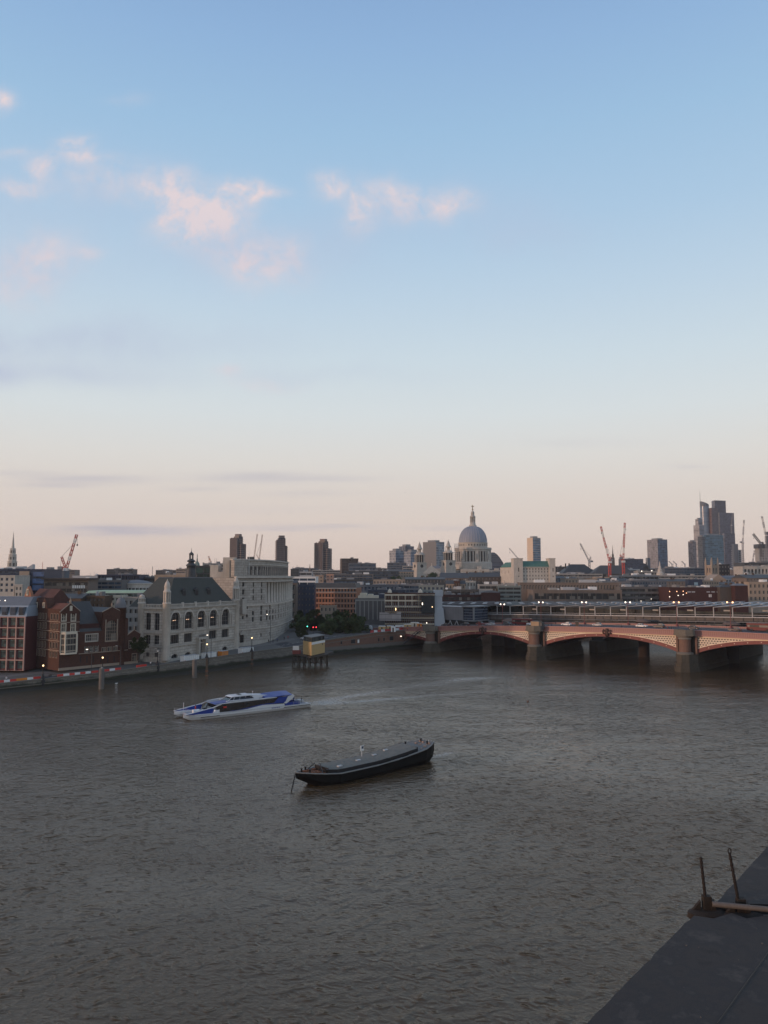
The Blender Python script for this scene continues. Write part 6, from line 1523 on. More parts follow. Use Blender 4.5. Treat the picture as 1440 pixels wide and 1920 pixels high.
facade_tower('brown_skyscraper', 'brown striped skyscraper wedged between glass and dark skyscrapers', 1327, 1334, 1346, 952, 1980, (gt('brown_glass', (.13, .095, .09), 4, 4, (.19, .12, .1), lw=.2), gt('brown_glass_shaded', (.075, .06, .07), 4, 4, (.12, .09, .09))), s=.5, cap=False)  # right face is a darkened copy of the left, shade in its colour
facade_tower('dark_skyscraper', 'darkest skyscraper, tallest flat top of the cluster', 1334, 1340, 1360.5, 938, 2050, (gt('navy_tower', (.05, .055, .085), 3, 4), gt('navy_tower_shaded', (.035, .04, .065), 3, 4)), s=.4, cap=False)  # navy glass in a lit tone left and a painted shade tone right
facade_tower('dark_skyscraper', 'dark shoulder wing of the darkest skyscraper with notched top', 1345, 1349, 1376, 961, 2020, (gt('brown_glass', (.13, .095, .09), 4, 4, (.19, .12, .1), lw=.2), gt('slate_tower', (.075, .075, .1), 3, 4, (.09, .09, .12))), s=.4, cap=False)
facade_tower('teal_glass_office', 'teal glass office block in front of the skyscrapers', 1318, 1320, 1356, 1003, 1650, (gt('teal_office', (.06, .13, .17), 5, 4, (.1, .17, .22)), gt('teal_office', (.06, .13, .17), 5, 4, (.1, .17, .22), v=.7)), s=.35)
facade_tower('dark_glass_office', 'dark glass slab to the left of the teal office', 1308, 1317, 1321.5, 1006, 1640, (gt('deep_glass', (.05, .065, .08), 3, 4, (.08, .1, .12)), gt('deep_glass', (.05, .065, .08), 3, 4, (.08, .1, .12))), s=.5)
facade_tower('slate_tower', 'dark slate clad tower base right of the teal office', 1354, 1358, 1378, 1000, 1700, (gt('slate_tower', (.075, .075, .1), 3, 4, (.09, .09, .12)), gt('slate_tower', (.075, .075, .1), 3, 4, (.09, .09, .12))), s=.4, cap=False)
# unfinished tower of bare floors
x0, y0 = G(1376, 1500, 1040); x1, _ = G(1395, 1500, 1040); t_ = thing('unfinished_tower', 'unfinished tower of bare pale floor slabs right of the skyscrapers', 'building', (x0, y0, 10)); W_ = x1 - x0; zt = Z(1031, 1500) - 10
for k in range(16):
    g = MB(); z = zt - k * 4; g.box(W_ * .2, W_, 0, 20, z - 1.0, z); g.build('floor_slab', ltgrey, t_)
g = MB(); g.box(W_ * .45, W_ * .9, 6, 14, 0, zt); g.box(0, W_ * .4, -2, 8, 0, Z(1020, 1500) - 10); g.build('core', bluegrey, t_)
for k in range(4): g = MB(); g.box(W_ * (.22 + .25 * k), W_ * (.22 + .25 * k) + .8, .3, 1.1, 0, zt); g.build('column', ltgrey, t_)
x0, y0 = G(1422, 1300, 1040); t_ = thing('unfinished_core', 'unfinished concrete core with dark formwork cap at the right edge', 'building', (x0, y0, 10)); zt = Z(1028, 1300) - 10; W_ = 26
g = MB(); g.box(1, W_, 0, 14, 0, zt); g.build('wall', conc, t_)
for r_ in range(7):
    for c in range(4): w_ = MB(); w_.box(3 + c * 4.4, 4.6 + c * 4.4, -.2, .1, zt - 6 - r_ * 4.2, zt - 3.8 - r_ * 4.2); w_.build('opening', black, t_)
g = MB(); g.box(-.5, W_ + 1, -1.5, 15, zt, zt + 7); g.build('formwork', dkgrey, t_)
facade_tower('concrete_core', 'tall thin dark concrete core at the extreme right edge', 1435, 1438, 1450, 997, 1350, (conc_dk, conc_dk), cap=False)

# spires
def spire(name, label, px, pyt, pyb, D, w, mat, prof):
    x, y = G(px, D, 1060); t_ = thing(name, label, 'church tower', (x, y, 8)); g = MB(); u = D / FPX
    pr = [(r * u, Z(py, D) - 8) for r, py in prof]; pr = [(pr[0][0], 0)] + pr
    g.lathe(pr, 8, 0, 0, sm=False, a0=PI / 8); g.build('tower', mat, t_); return t_, u
q, u = spire('church_spire', 'tall tiered white stone church spire at far left', 23, 998, 1067, 640, 8, stone_lt, [(8.2, 1067), (8.2, 1054), (8.8, 1053.5), (8.8, 1052.5), (6.9, 1052), (6.7, 1041), (7.2, 1040.6), (7.0, 1039.6), (5.2, 1039), (5.0, 1029), (5.3, 1028.5), (2.6, 1027.6), (1.5, 1014), (.5, 1001), (.15, 997)])
for tier, (r_, py, hh, ww_) in enumerate(((8.2 * .93, 1062, 7, 1.3), (6.8 * .93, 1049.5, 6, 1.0), (5.1 * .93, 1037, 5.5, .8))):
    for k in range(8):
        a = k * PI / 4; window(q, Matrix.Translation((r_ * u * math.cos(a), r_ * u * math.sin(a), 0)) @ Matrix.Rotation(a + PI / 2, 4, 'Z') @ Matrix.Translation((0, -.1, 0)), 0, Z(py, 640) - 8, ww_ * 1.2, hh * u * .9, True, t=.05, fm=stone)
spire('domed_spire', 'small green dome with gilded figure right of the lantern spire', 369.5, 1039, 1062, 820, 5, pmat('dome_green', (.17, .22, .19)), [(5.5, 1066), (5.2, 1060), (4.4, 1056.5), (2.6, 1053.5), (1.3, 1052), (1.2, 1048), (.5, 1046), (.8, 1043), (.2, 1038)])
spire('small_spire', 'tiny brown spire left of the lone balconied tower', 581, 1058, 1075, 900, 2, brown, [(2, 1074), (1.9, 1067), (1.2, 1066), (.1, 1057)])
spire('white_church_tower', 'white tiered church tower below the rounded glass tower', 1237, 1052, 1085, 800, 5, stone_lt, [(8.5, 1088), (8.5, 1080), (6.5, 1079), (6.3, 1074), (4.2, 1073), (4.0, 1068), (2.6, 1067), (2.4, 1062), (1.4, 1061), (1.2, 1057), (.3, 1052)])
spire('dark_church_spire', 'slender dark church spire between the two red cranes', 1149.5, 1022, 1060, 1000, 3, brown, [(3.4, 1062), (3.2, 1046), (1.9, 1045), (1.8, 1040), (1.0, 1038), (.1, 1022)])
spire('dark_church_spire', 'small dark steeple left of the scaffolded brick roofs', 371, 1058, 1075, 900, 2, brown_dk, [(2, 1074), (1.2, 1066), (.1, 1057)]) if False else None
# gothic tower with pinnacles
x, y = G(1334.5, 780, 1060); t_ = thing('gothic_tower', 'warm stone gothic church tower with four tall pinnacles', 'church tower', (x, y, 8), R(20)); u = 780 / FPX; h = 7.4 * u; zt = Z(1061, 780) - 8
g = MB(); g.box(-h, h, -h, h, 0, zt); g.box(-h * 1.06, h * 1.06, -h * 1.06, h * 1.06, zt - .3, zt + .8); g.build('wall', stone_tan, t_)
for sx in (-1, 1):
    for sy in (-1, 1): g = MB(); g.lathe([(1.1, 0), (1.1, zt + 2), (.9, zt + 5), (.1, Z(1045, 780) - 8)], 6, sx * h, sy * h, sm=False); g.build('pinnacle', stone_tan, t_)
for rot in (0, -PI / 2): 
    M_ = Matrix.Rotation(rot, 4, 'Z') @ Matrix.Translation((0, -h - .1, 0))
    for xx in (-1.6, 1.6): window(t_, M_, xx, zt - 7, 1.4, 5, True, t=.05, fm=stone_tan)

# ================================================================== cranes
def crane(label, base, top, tip, D, col, col2=None, tail=None, apex=None, w=1.6, jibw=1.1, hook=True):
    bx, by = G(base[0], D, base[1]); c = thing('tower_crane', label, 'crane', (bx, by, Z(base[1], D)))
    o = Vector((bx, by, Z(base[1], D))); q = lambda p: P(p[0], p[1], D) - o
    def lattice(p, r, wd, nm, n, c2=None):
        g = MB(); d = r - p; L = d.length; d.normalize(); a = Vector((0, 1, 0)); b_ = d.cross(a).normalized(); a = b_.cross(d)
        offs = [(a * sa + b_ * sb) * wd / 2 for sa, sb in ((-1, -1), (-1, 1), (1, 1), (1, -1))]; tk = wd * .13
        for k in range(n):
            s0, s1 = p + d * L * k / n, p + d * L * (k + 1) / n; mi = (1 if c2 and k * 6 // n % 3 == 1 else 0)
            for i in range(4):
                g.bar(s0 + offs[i], s1 + offs[i], tk, mi); g.bar(s0 + offs[i], s1 + offs[(i + 1) % 4], tk * .7, mi)
        return g.build(nm, [col, c2 or col], c)
    z = Vector((0, 0, 0)); tp = q(top); tz = Vector((tp.x, tp.y, tp.z))
    lattice(Vector((0, 0, -22)), tz, w, 'mast', max(5, int((tz.z + 22) / 4)))
    tp2 = q(tip); lattice(tz, tp2, jibw, 'jib', max(8, int((tp2 - tz).length / 3)), col2)
    if tail:
        tl = q(tail); lattice(tz, tl, jibw * 1.2, 'counter_jib', 4); g = MB(); g.box(tl.x - 1.6, tl.x + 1.6, tl.y - 1, tl.y + 1, tl.z - 1.6, tl.z + .8); g.build('counterweight', grey, c)
    if apex:
        ap = q(apex); lattice(tz, ap, jibw * .9, 'a_frame', 5); g = MB(); g.bar(ap, tz + (tp2 - tz) * .75, .12); 
        if tail: g.bar(ap, q(tail), .12)
        g.build('pendant_line', dkgrey, c)
    g = MB(); g.box(tz.x - w * .8, tz.x + w * .8, tz.y - w * 1.1, tz.y + w * .4, tz.z - 1, tz.z + 1.2); g.build('cab', col2 or ltgrey, c)
    if hook: g = MB(); g.bar(tp2, tp2 + Vector((.6, 0, -7)), .1); g.box(tp2.x + .2, tp2.x + 1.0, tp2.y - .3, tp2.y + .3, tp2.z - 8.4, tp2.z - 7); g.build('hook', dkgrey, c)
    return c
wh = pmat('crane_white', (.6, .58, .55), rough=.5)
gy = pmat('crane_grey', (.18, .18, .2), rough=.5)
crane('red and white luffing crane with raised jib at the far left', (124, 1085), (124, 1068), (144, 1002), 560, redc, wh, (113, 1064), (115.5, 1044), 1.8, 1.35)
crane('pale crane with upright jib, left one of the thin pair over the colonnaded block', (476, 1052), (476, 1049), (482.5, 1001), 900, pmat('crane_sand', (.45, .34, .27)), None, None, None, 1.2, 1.0, False)
crane('pale crane with upright jib, right one of the thin pair over the colonnaded block', (486, 1052), (486, 1049), (492, 1002), 900, pmat('crane_sand', (.45, .34, .27)), None, None, (481, 1040), 1.2, 1.0, False)
crane('little orange crane jib curving over the office left of the colonnaded block', (396, 1060), (395.5, 1055), (391, 1043), 900, pmat('crane_orange', (.5, .2, .1)), wh, None, None, 1.2, 1.2)
crane('red and white crane leaning left, first of the tall pair', (1143, 1078), (1143, 1054), (1126.5, 987), 860, redc, wh, (1147, 1049), (1145, 1044), 2.3, 1.4)
crane('red and white crane with near vertical jib, second of the two tall ones', (1170, 1088), (1168.5, 1053), (1171.5, 980), 860, redc, wh, (1164, 1046), (1163, 1040), 2.2, 1.4)
crane('thin grey crane with jib leaning left above the slate roofs', (1105, 1062), (1105, 1053), (1088, 1019), 1050, gy, None, (1109.5, 1052), (1107.5, 1044), 2.0, 1.3)
crane('distant thin crane jib left of the slim cream and blue tower', (972, 1056), (971, 1047), (955, 1028), 1300, gy, None, None, None, 1.6, 1.2)
crane('thin crane with upright jib beside the unfinished floor slabs', (1393, 1060), (1392.5, 1018), (1395, 975), 1480, gy, wh, (1389, 1016), None, 2.4, 1.8)
crane('short crane jib against the right side of the darkest skyscraper', (1371, 1000), (1371.5, 985), (1373.5, 963), 2000, gy, None, None, None, 2.0, 1.8)
crane('dark crane with jib leaning left above the unfinished core', (1427, 1020), (1426, 1019), (1412, 1001), 1290, dkgrey, None, (1430, 1018), None, 2.0, 2.6)
crane('grey crane with tall upright jib at the right edge', (1437, 1020), (1436, 1004), (1428.5, 968), 1280, gy, wh, None, None, 2.2, 2.0)
crane('short distant crane with upright jib left of the unfinished core', (1411, 1056), (1411.5, 1052), (1414.5, 1032), 1600, gy, wh, None, None, 2.0, 1.8)
for px, lab in ((1260, 'first'), (1268, 'middle'), (1284, 'last')):
    crane('tiny distant crane, %s of three on the roofs right of the rounded glass tower' % lab, (px + 1, 1060), (px, 1058), (px - 6, 1052), 1500, gy, None, None, None, 1.4, 1.2)
g = MB(); x, y = G(285.5, 600, 1080)
q = thing('radio_mast', 'thin radio mast rising left of the slate roofed hall', 'mast', (x, y, 20)); g.bar((0, 0, 0), (0, 0, Z(1062, 600) - 20), .2); g.build('pole', grey, q)
# spread of lower far roofs that closes the skyline
rnd = random.Random(5)
far = []
px = -30
cols_ = [('grey', conc), ('brown', brown), ('slate grey', slate), ('dark', dkgrey), ('pale stone', stone_tan), ('bluish', bluegrey)]
spots = [(-40, 30, 'behind the pale stone office at far left'), (84, 140, 'behind the brown flat roofed office'), (200, 250, 'behind the wide dark glass office'), (292, 330, 'left of the slate hall roof'), (330, 372, 'beneath the lantern spire'), (548, 592, 'right of the colonnaded block'),
         (585, 640, 'beneath the lone balconied tower'), (640, 700, 'beneath the black box office'), (700, 745, 'left of the sloping glass cluster'), (745, 800, 'behind the left west tower of the cathedral'), (925, 965, 'behind the barrel roofed office'), (1035, 1075, 'right of the green roofed stone block'),
         (1075, 1125, 'under the thin grey crane'), (1120, 1170, 'between the two red cranes'), (1170, 1215, 'behind the blue office'), (1210, 1262, 'below the rounded glass tower'), (1250, 1300, 'under the three tiny cranes'), (1296, 1330, 'below the pale stepped tower'), (1330, 1390, 'below the teal glass office'), (1380, 1450, 'below the unfinished floor slabs')]
for i, (a_, c_, where) in enumerate(spots):
    cn, cm_ = cols_[i % 6]; D = rnd.uniform(1050, 1350); pt = rnd.uniform(1066, 1070)
    b('far_office', 'far low %s office block on the skyline %s' % (cn, where), a_, c_, pt, D, pt + 8, cm_, win, 'bands', 2, bits=3, z0=10, rz=R(rnd.uniform(-6, 6)))
spots2 = [(-40, 60, 1096), (60, 130, 1094), (290, 330, 1098), (585, 650, 1096), (700, 760, 1092), (760, 835, 1090), (835, 900, 1096), (900, 950, 1100), (950, 1010, 1098), (1010, 1060, 1088), (1060, 1120, 1090), (1120, 1180, 1092), (1180, 1240, 1096), (1240, 1290, 1094), (1290, 1340, 1098), (1340, 1400, 1099), (1400, 1460, 1098)]
wh2 = ['stone office at far left', 'flat brown office', 'slate hall', 'orange brick office', 'dark stepped office', 'cathedral portico', 'little red brick house', 'maroon brick box', 'stepped terraces', 'green roofed stone block', 'low grey banded roofs', 'cranes on the cream office', 'plain grey office block', 'white church tower', 'dark office with pale panel', 'grey hipped warehouse', 'tan arched office']
for i, ((a_, c_, pt), wq) in enumerate(zip(spots2, wh2)):
    cn, cm_ = cols_[(i * 5 + 2) % 6]; D = 640 + (i * 37) % 90
    b('row_house', '%s mid distance building row tucked in beside the %s' % (cn, wq), a_, c_, pt - 4, D, pt + 4, cm_, win, 'grid', 1, max(4, int((c_ - a_) / 6)), bits=2, z0=9, roof=('gable' if i % 2 else 'flat'), pyr=pt - 8, roofm=slate if i % 2 else None)
# ================================================================== trees
def leaf_mesh(seed, rx, rz_, n):
    rd = random.Random(seed); g = MB(); cl = []
    for k in range(46):
        u = rd.uniform(-1, 1); a = rd.uniform(0, 2 * PI); r_ = rd.uniform(.3, 1.08); s_ = math.sqrt(1 - u * u)
        cl.append((r_ * s_ * math.cos(a) * rx, r_ * s_ * math.sin(a) * rx, r_ * u * rz_, rd.uniform(.12, .26) * rx))
    for k in range(n):
        c = cl[rd.randrange(len(cl))]; u = rd.uniform(-1, 1); a = rd.uniform(0, 2 * PI); s_ = math.sqrt(1 - u * u); rr = c[3] * rd.uniform(.5, 1.05)
        p = Vector((c[0] + rr * s_ * math.cos(a), c[1] + rr * s_ * math.sin(a), c[2] + rr * u)); e = rd.uniform(.18, .42)
        t1 = Vector((rd.uniform(-1, 1), rd.uniform(-1, 1), rd.uniform(-.6, .6))).normalized() * e; t2 = t1.orthogonal().normalized() * e * .7
        g.quad(p - t1, p - t2, p + t1, p + t2, mi=0 if rd.random() < .7 else 1)
    return g
lf = [pmat('leaf_green', (.042, .068, .022), var=.35, scale=.3, streak=False), pmat('leaf_light_green', (.075, .1, .03), var=.3, scale=.3, streak=False)]
bark = pmat('bark', (.07, .06, .05))
leaf_me = [leaf_mesh(s_, 1, 1, 1) for s_ in ()]
tm = []
for sd_ in (1, 2, 3):
    tm.append(leaf_mesh(sd_, 6.4, 5.4, 9000).mesh('crown', lf))
def tree(name, label, x, y, z, h, r_, k, group=None):
    t_ = thing(name, label, 'tree', (x, y, z), random.uniform(0, 6), group); g = MB(); ht = h - r_ * 1.1
    g.bar((0, 0, -.2), (0, 0, ht * .5), .38, n=8, r1=.28)
    rd = random.Random(label)
    for i in range(6):
        a = i * 1.05 + rd.random(); g.bar((0, 0, ht * (.35 + .03 * i)), (math.cos(a) * r_ * .55, math.sin(a) * r_ * .55, ht + rd.uniform(-1, 1.5)), .16, n=5, r1=.05)
    g.build('trunk', bark, t_); o = bpy.data.objects.new('crown', tm[k % 3]); COL.objects.link(o); o.parent = t_; s_ = r_ / 6.0; o.location = (0, 0, h - 5 * s_ * .95); o.scale = (s_, s_, s_ * rd.uniform(.9, 1.05)); o['kind'] = 'stuff' if False else o.get('kind', 'thing')
    del o['kind']
    return t_
trs = [(562, 1153, 400, 5.5, 'leftmost plane tree against the colonnaded block'), (578, 1146, 420, 7.0, 'tall plane tree left of centre in front of the dark dormered office'), (594, 1152, 405, 6.0, 'plane tree between the two tree masses'), (617, 1153, 385, 6.5, 'round plane tree below the orange brick office'),
       (637, 1149, 392, 7.2, 'biggest plane tree in front of the orange brick office windows'), (656, 1151, 388, 6.8, 'broad plane tree right of the biggest one'), (671, 1158, 384, 5.5, 'rightmost plane tree beside the windowless block'), (566, 1178, 372, 2.8, 'small bright green tree at the foot of the colonnaded block')]
for i, (px, pt, D, r_, lab) in enumerate(trs):
    D -= 8; r_ *= 1.08; x, y = G(px, D, 1160); zg = 6.5 if i < 7 else 6.0; tree('plane_tree', lab, x, y, zg, Z(pt, D) - zg, r_, i, 'plane trees on the embankment')
for i, (px, pt, D, r_, lab) in enumerate(((797, 1080, 780, 7, 'churchyard tree left below the cathedral portico'), (812, 1077, 790, 8.5, 'larger churchyard tree below the cathedral portico'), (741, 1080, 760, 6, 'dark green tree by the warm stone terrace'), (824, 1081, 770, 7, 'churchyard tree right below the cathedral portico'))):
    x, y = G(px, D, 1090); tree('churchyard_tree', lab, x, y, Z(pt, D) - 15, 15, r_, i, 'trees near the cathedral')
x, y = G(281, 285, 1210); tree('small_tree', 'small grey green tree in front of the slate hall end wall', x - 2, y - 6, 4.3, 8.5, 3.2, 1)

# ================================================================== small riverside things
globe_me = {}
def lamp_standard(label, px, pyg, pyb, group, lit=True, d=.5):
    x, y, z, h = wall_at(px, d); D = y; t_ = thing('embankment_lamp', label, 'street lamp', (x, y, z), h, group); H = max(3.0, Z(pyg, D) - z)
    g = MB(); g.lathe([(.75, -2.2), (.8, 0), (.7, .15), (.45, .7), (.3, 1.3), (.14, 1.6), (.11, H - .5), (.2, H - .35)], 8, 0, 0); g.build('post', black, t_)
    g = MB(); g.ball((0, 0, H), .27, 10); g.build('globe', lampglow if lit else white, t_)
    g = MB(); g.lathe([(.2, H + .28), (.12, H + .45), (.03, H + .6)], 6, 0, 0); g.build('finial', black, t_)
    return t_
GP = 'cast iron lamps on the river wall'
lamp_standard('lit globe lamp on the river wall nearest the left edge', 82, 1248, 1270, GP)
lamp_standard('lit orange globe lamp on the river wall right above the first mooring pile', 193, 1233, 1255, GP)
lamp_standard('unlit globe lamp on the river wall left of the slate hall', 296, 1221, 1243, GP, False)
lamp_standard('brightly lit globe lamp on the river wall in front of the slate hall door', 388, 1208, 1230, GP)
lamp_standard('small lamp on the river wall in front of the white container', 472, 1196, 1218, GP, True)
def street_lamp(label, px, pyt, D, zb, lit=False):
    x, y = G(px, D); t_ = thing('street_lamp', label, 'street lamp', (x, y, zb)); H = Z(pyt, D) - zb
    g = MB(); g.bar((0, 0, 0), (0, 0, H), .12, n=6, r1=.07); g.bar((0, 0, H), (-1.2, -.4, H + .25), .06); g.build('post', dkgrey, t_)
    g = MB(); g.box(-1.7, -1.1, -.55, -.3, H + .18, H + .36); g.build('lamp_head', lampglow_w if lit else ltgrey, t_)
street_lamp('tall street lamp in front of the brick college bay', 176, 1219, 252, 3.4, True)
street_lamp('tall street lamp right of the brick college hall window', 230, 1212, 266, 3.8)
street_lamp('tall dark street lamp in front of the colonnaded block', 508, 1153, 335, 6.0, True)
street_lamp('tall street lamp at the slate hall corner', 398, 1192, 290, 4.6, True)
street_lamp('slim street lamp on the far pavement by the small tree', 303, 1217, 270, 4.4)
# mooring piles
def pile(label, px, pyt, pyb, r_):
    w = W0(px, pyb); t_ = thing('mooring_pile', label, 'mooring pile', (w.x, w.y, 0)); H = Z(pyt, w.y)
    g = MB(); g.lathe([(r_, -2), (r_, H - .3), (r_ * .9, H)], 14, 0, 0); g.build('shaft', pmat('pile_grey', (.13, .12, .11), var=.3, scale=.5, bump=.3), t_)
    g = MB(); g.lathe([(r_ * .5, H), (r_ * .45, H + .25), (.05, H + .4)], 8, 0, 0); g.build('cap', conc, t_)
pile('stout grey mooring pile standing in the water near the brick college', 190, 1253, 1292, .8)
pile('stout grey mooring pile in front of the slate hall', 364.5, 1237, 1271, .8)
def fender(label, px, pyt, pyb):
    w = W0(px, pyb); t_ = thing('timber_fender', label, 'fender post', (w.x, w.y, 0)); H = Z(pyt, w.y); g = MB(); g.box(-.35, .35, -.25, .25, -1.5, H); g.build('post', timber, t_)
    g = MB(); [g.box(-.5, .5, -.3, .3, z, z + .2) for z in (1.0, 2.6)]; g.build('iron_band', rust, t_)
fender('thin timber fender post right of the second mooring pile', 387.5, 1234, 1273); fender('thin timber fender post below the small lamp', 472.5, 1222, 1250)
fender('thin timber fender post under the lamp at the left', 296.5, 1247, 1266)
# barriers on the river wall road
bmesh_c = {}
def barrier(label, px, col, d=1.9, L=2.3, up=.0):
    x, y, z, h = wall_at(px, d)
    if col.name not in bmesh_c:
        g = MB(); g.prism_yz([(-.28, 0), (.28, 0), (.25, .35), (.12, .55), (.1, 1.05), (-.1, 1.05), (-.12, .55), (-.25, .35)], -L / 2 + .03, L / 2 - .03); g.box(-L / 2, L / 2, -.06, .06, .45, .9)
        bmesh_c[col.name] = g.mesh('traffic_barrier', [col])
    o = bpy.data.objects.new('traffic_barrier', bmesh_c[col.name]); COL.objects.link(o); o.location = (x, y, z - .83 + up); o.rotation_euler = (0, 0, h); o.scale = (1, 1, 1.35)
    tag(o, label, 'barrier', 'red and white plastic barriers along the river wall')
cw_ = {'r': (redp, 'red'), 'w': (white, 'white'), 'o': (orange, 'orange')}
seq = [(-8, 'w'), (4, 'r'), (17, 'w'), (28, 'r'), (40, 'o'), (49, 'o'), (60, 'w'), (71, 'r'), (116, 'r'), (127, 'w'), (138, 'r'), (148, 'w'), (158, 'r'), (168, 'w'), (179, 'r'), (203, 'r'), (212, 'w'), (222, 'r'), (262, 'r'), (270, 'r')]
ords = ['first', 'second', 'third', 'fourth', 'fifth', 'sixth', 'seventh', 'eighth', 'ninth', 'tenth', 'eleventh']
cnt = {}
for px, k in seq:
    cnt[k] = cnt.get(k, 0) + 1; where = 'left of the first lit lamp' if px < 82 else ('between the two lit lamps at left' if px < 190 else 'right of the first mooring pile')
    barrier('%s %s plastic barrier from the left edge, %s' % (ords[cnt[k] - 1], cw_[k][1], where), px, cw_[k][0])
seq2 = [(698, 'r'), (704, 'w'), (711, 'r'), (718, 'w'), (725, 'r'), (731, 'r'), (745, 'w'), (752, 'r'), (759, 'w'), (766, 'r'), (773, 'w'), (779, 'r'), (786, 'w')]
cnt = {}
for px, k in seq2:
    cnt[k] = cnt.get(k, 0) + 1
    barrier('%s %s barrier from the left at the works beside the road bridge' % (ords[cnt[k] - 1], cw_[k][1]), px, cw_[k][0], up=.35)
# site hoardings, vans and cabins along the embankment
def boxy(name, label, cat, px, L, H, Wd, col, d=3.2, roofc=None, doors=True, lift=0.0):
    x, y, z, h = wall_at(px, d); t_ = thing(name, label, cat, (x, y, z - .82 + lift), h)
    g = MB(); g.box(-L / 2, L / 2, -Wd / 2, Wd / 2, .12, H); g.build('body', col, t_)
    g = MB(); [g.box(-L / 2 + L * k / 8 - .04, -L / 2 + L * k / 8 + .04, -Wd / 2 - .03, -Wd / 2 - .002, .2, H - .1) for k in range(1, 8)]; g.build('rib', ltgrey if col is white else grey, t_)
    g = MB(); g.box(-L / 2 - .03, L / 2 + .03, -Wd / 2 - .04, Wd / 2 + .04, H, H + .12); g.build('roof', roofc or ltgrey, t_)
    g = MB(); g.box(-L / 2 + .1, -L / 2 + .7, -Wd / 2 - .07, -Wd / 2 - .033, .3, .7); g.build('marker_board', redp, t_)
    return t_
boxy('site_container', 'long white site container on the river wall in front of the slate hall', 'container', 356, 7.0, 2.3, 2.2, white)
boxy('site_container', 'white site container just left of the orange one', 'container', 392, 5.4, 2.3, 2.2, white)
boxy('site_container', 'orange site container behind the river wall', 'container', 418, 3.4, 2.2, 2.2, orange)
boxy('site_container', 'white site container in front of the colonnaded block corner', 'container', 461, 6.4, 2.3, 2.2, white)
x, y, z, h = wall_at(98, 3.0)
# vehicles
def car_parts(L=4.3, Wd=1.8, H=1.45, suv=False):
    body = MB(); hw = Wd / 2
    secs = []
    prof = [(-L / 2, .45, .72), (-L / 2 + .15, .3, .86), (-L * .18, .28, .93), (L * .1, .28, .95), (L * .36, .28, .97), (L / 2 - .12, .3, .92), (L / 2, .45, .7)]
    if suv: prof = [(x, a, c + .18) for x, a, c in prof]
    for x, lo, hi in prof:
        k = .9 if abs(x) > L * .45 else 1.0; secs.append([(x, -hw * k, lo), (x, hw * k, lo), (x, hw * k, hi - .18), (x, hw * k * .9, hi), (x, -hw * k * .9, hi), (x, -hw * k, hi - .18)])
    body.loft(secs)
    rt = MB(); zb = .9 + (.18 if suv else 0); H += .3 if suv else 0
    g1 = [(-L * .2, zb), (-L * .04, H), (L * .27, H), (L * .42, zb)]
    gl = MB(); gl.loft([[(x, -hw * .86 + (.13 if z > zb + .1 else 0), z) for x, z in g1], [(x, hw * .86 - (.13 if z > zb + .1 else 0), z) for x, z in g1]])
    rt.box(-L * .05, L * .27, -hw * .74, hw * .74, H - .02, H + .05)
    for xx in (-L * .04, L * .12, L * .27): rt.bar((xx - .0, -hw * .76, H), (xx - .02, -hw * .875, zb), .045); rt.bar((xx, hw * .76, H), (xx, hw * .875, zb), .045)
    wl_ = MB(); wl_.M = Matrix.Rotation(PI / 2, 4, 'X'); wl_.cyl(0, 0, .33, -.12, .12, 12, 0); wl_.cyl(0, 0, .18, -.13, .13, 8, 1)
    hl = MB(); hl.box(-.04, .04, -.22, .22, -.08, .08)
    return body, gl, rt, wl_, hl
carme = {}
def car(name, label, cat, loc, rz, col, suv=False, L=4.3, lights=False, group=None):
    key = (col.name, suv, L)
    if key not in carme:
        bd, gl, rt, wl_, hl = car_parts(L, suv=suv); carme[key] = (bd.mesh('body', [col]), gl.mesh('window_glass', [win]), rt.mesh('roof', [col]), wl_.mesh('wheel', [black, ltgrey]), hl.mesh('headlight', [lampglow_w if lights else white]), hl.mesh('tail_light', [redp]))
    bm_, gm_, rm_, wm_, hm_, tm_ = carme[key]; t_ = thing(name, label, cat, loc, rz, group)
    for nm, me in (('body', bm_), ('window_glass', gm_), ('roof', rm_)): inst(me, nm, t_, Matrix())
    for sx in (-.31, .31):
        for sy in (-.8, .8): inst(wm_, 'wheel', t_, Matrix.Translation((L * sx, sy, .33)))
    for sy in (-.6, .6): inst(hm_, 'headlight', t_, Matrix.Translation((-L / 2 + .02, sy, .66))); inst(tm_, 'tail_light', t_, Matrix.Translation((L / 2 - .02, sy, .7)))
    return t_
def on_bridge(px, y):
    # x along the bridge so that the point (x, y) of the road is seen at pixel column px
    x = b_loc(px, 1170, y)[0]; return x, ptop(x) - .89
cp = lambda n, c: pmat(n, c, rough=.3, var=.04, spec=.6)
CB = 'cars crossing the road bridge'
silver, carwhite, carblack, carmaroon = cp('silver_car', (.4, .4, .4)), cp('white_car', (.7, .7, .69)), cp('black_car', (.02, .02, .023)), cp('maroon_car', (.18, .03, .03))
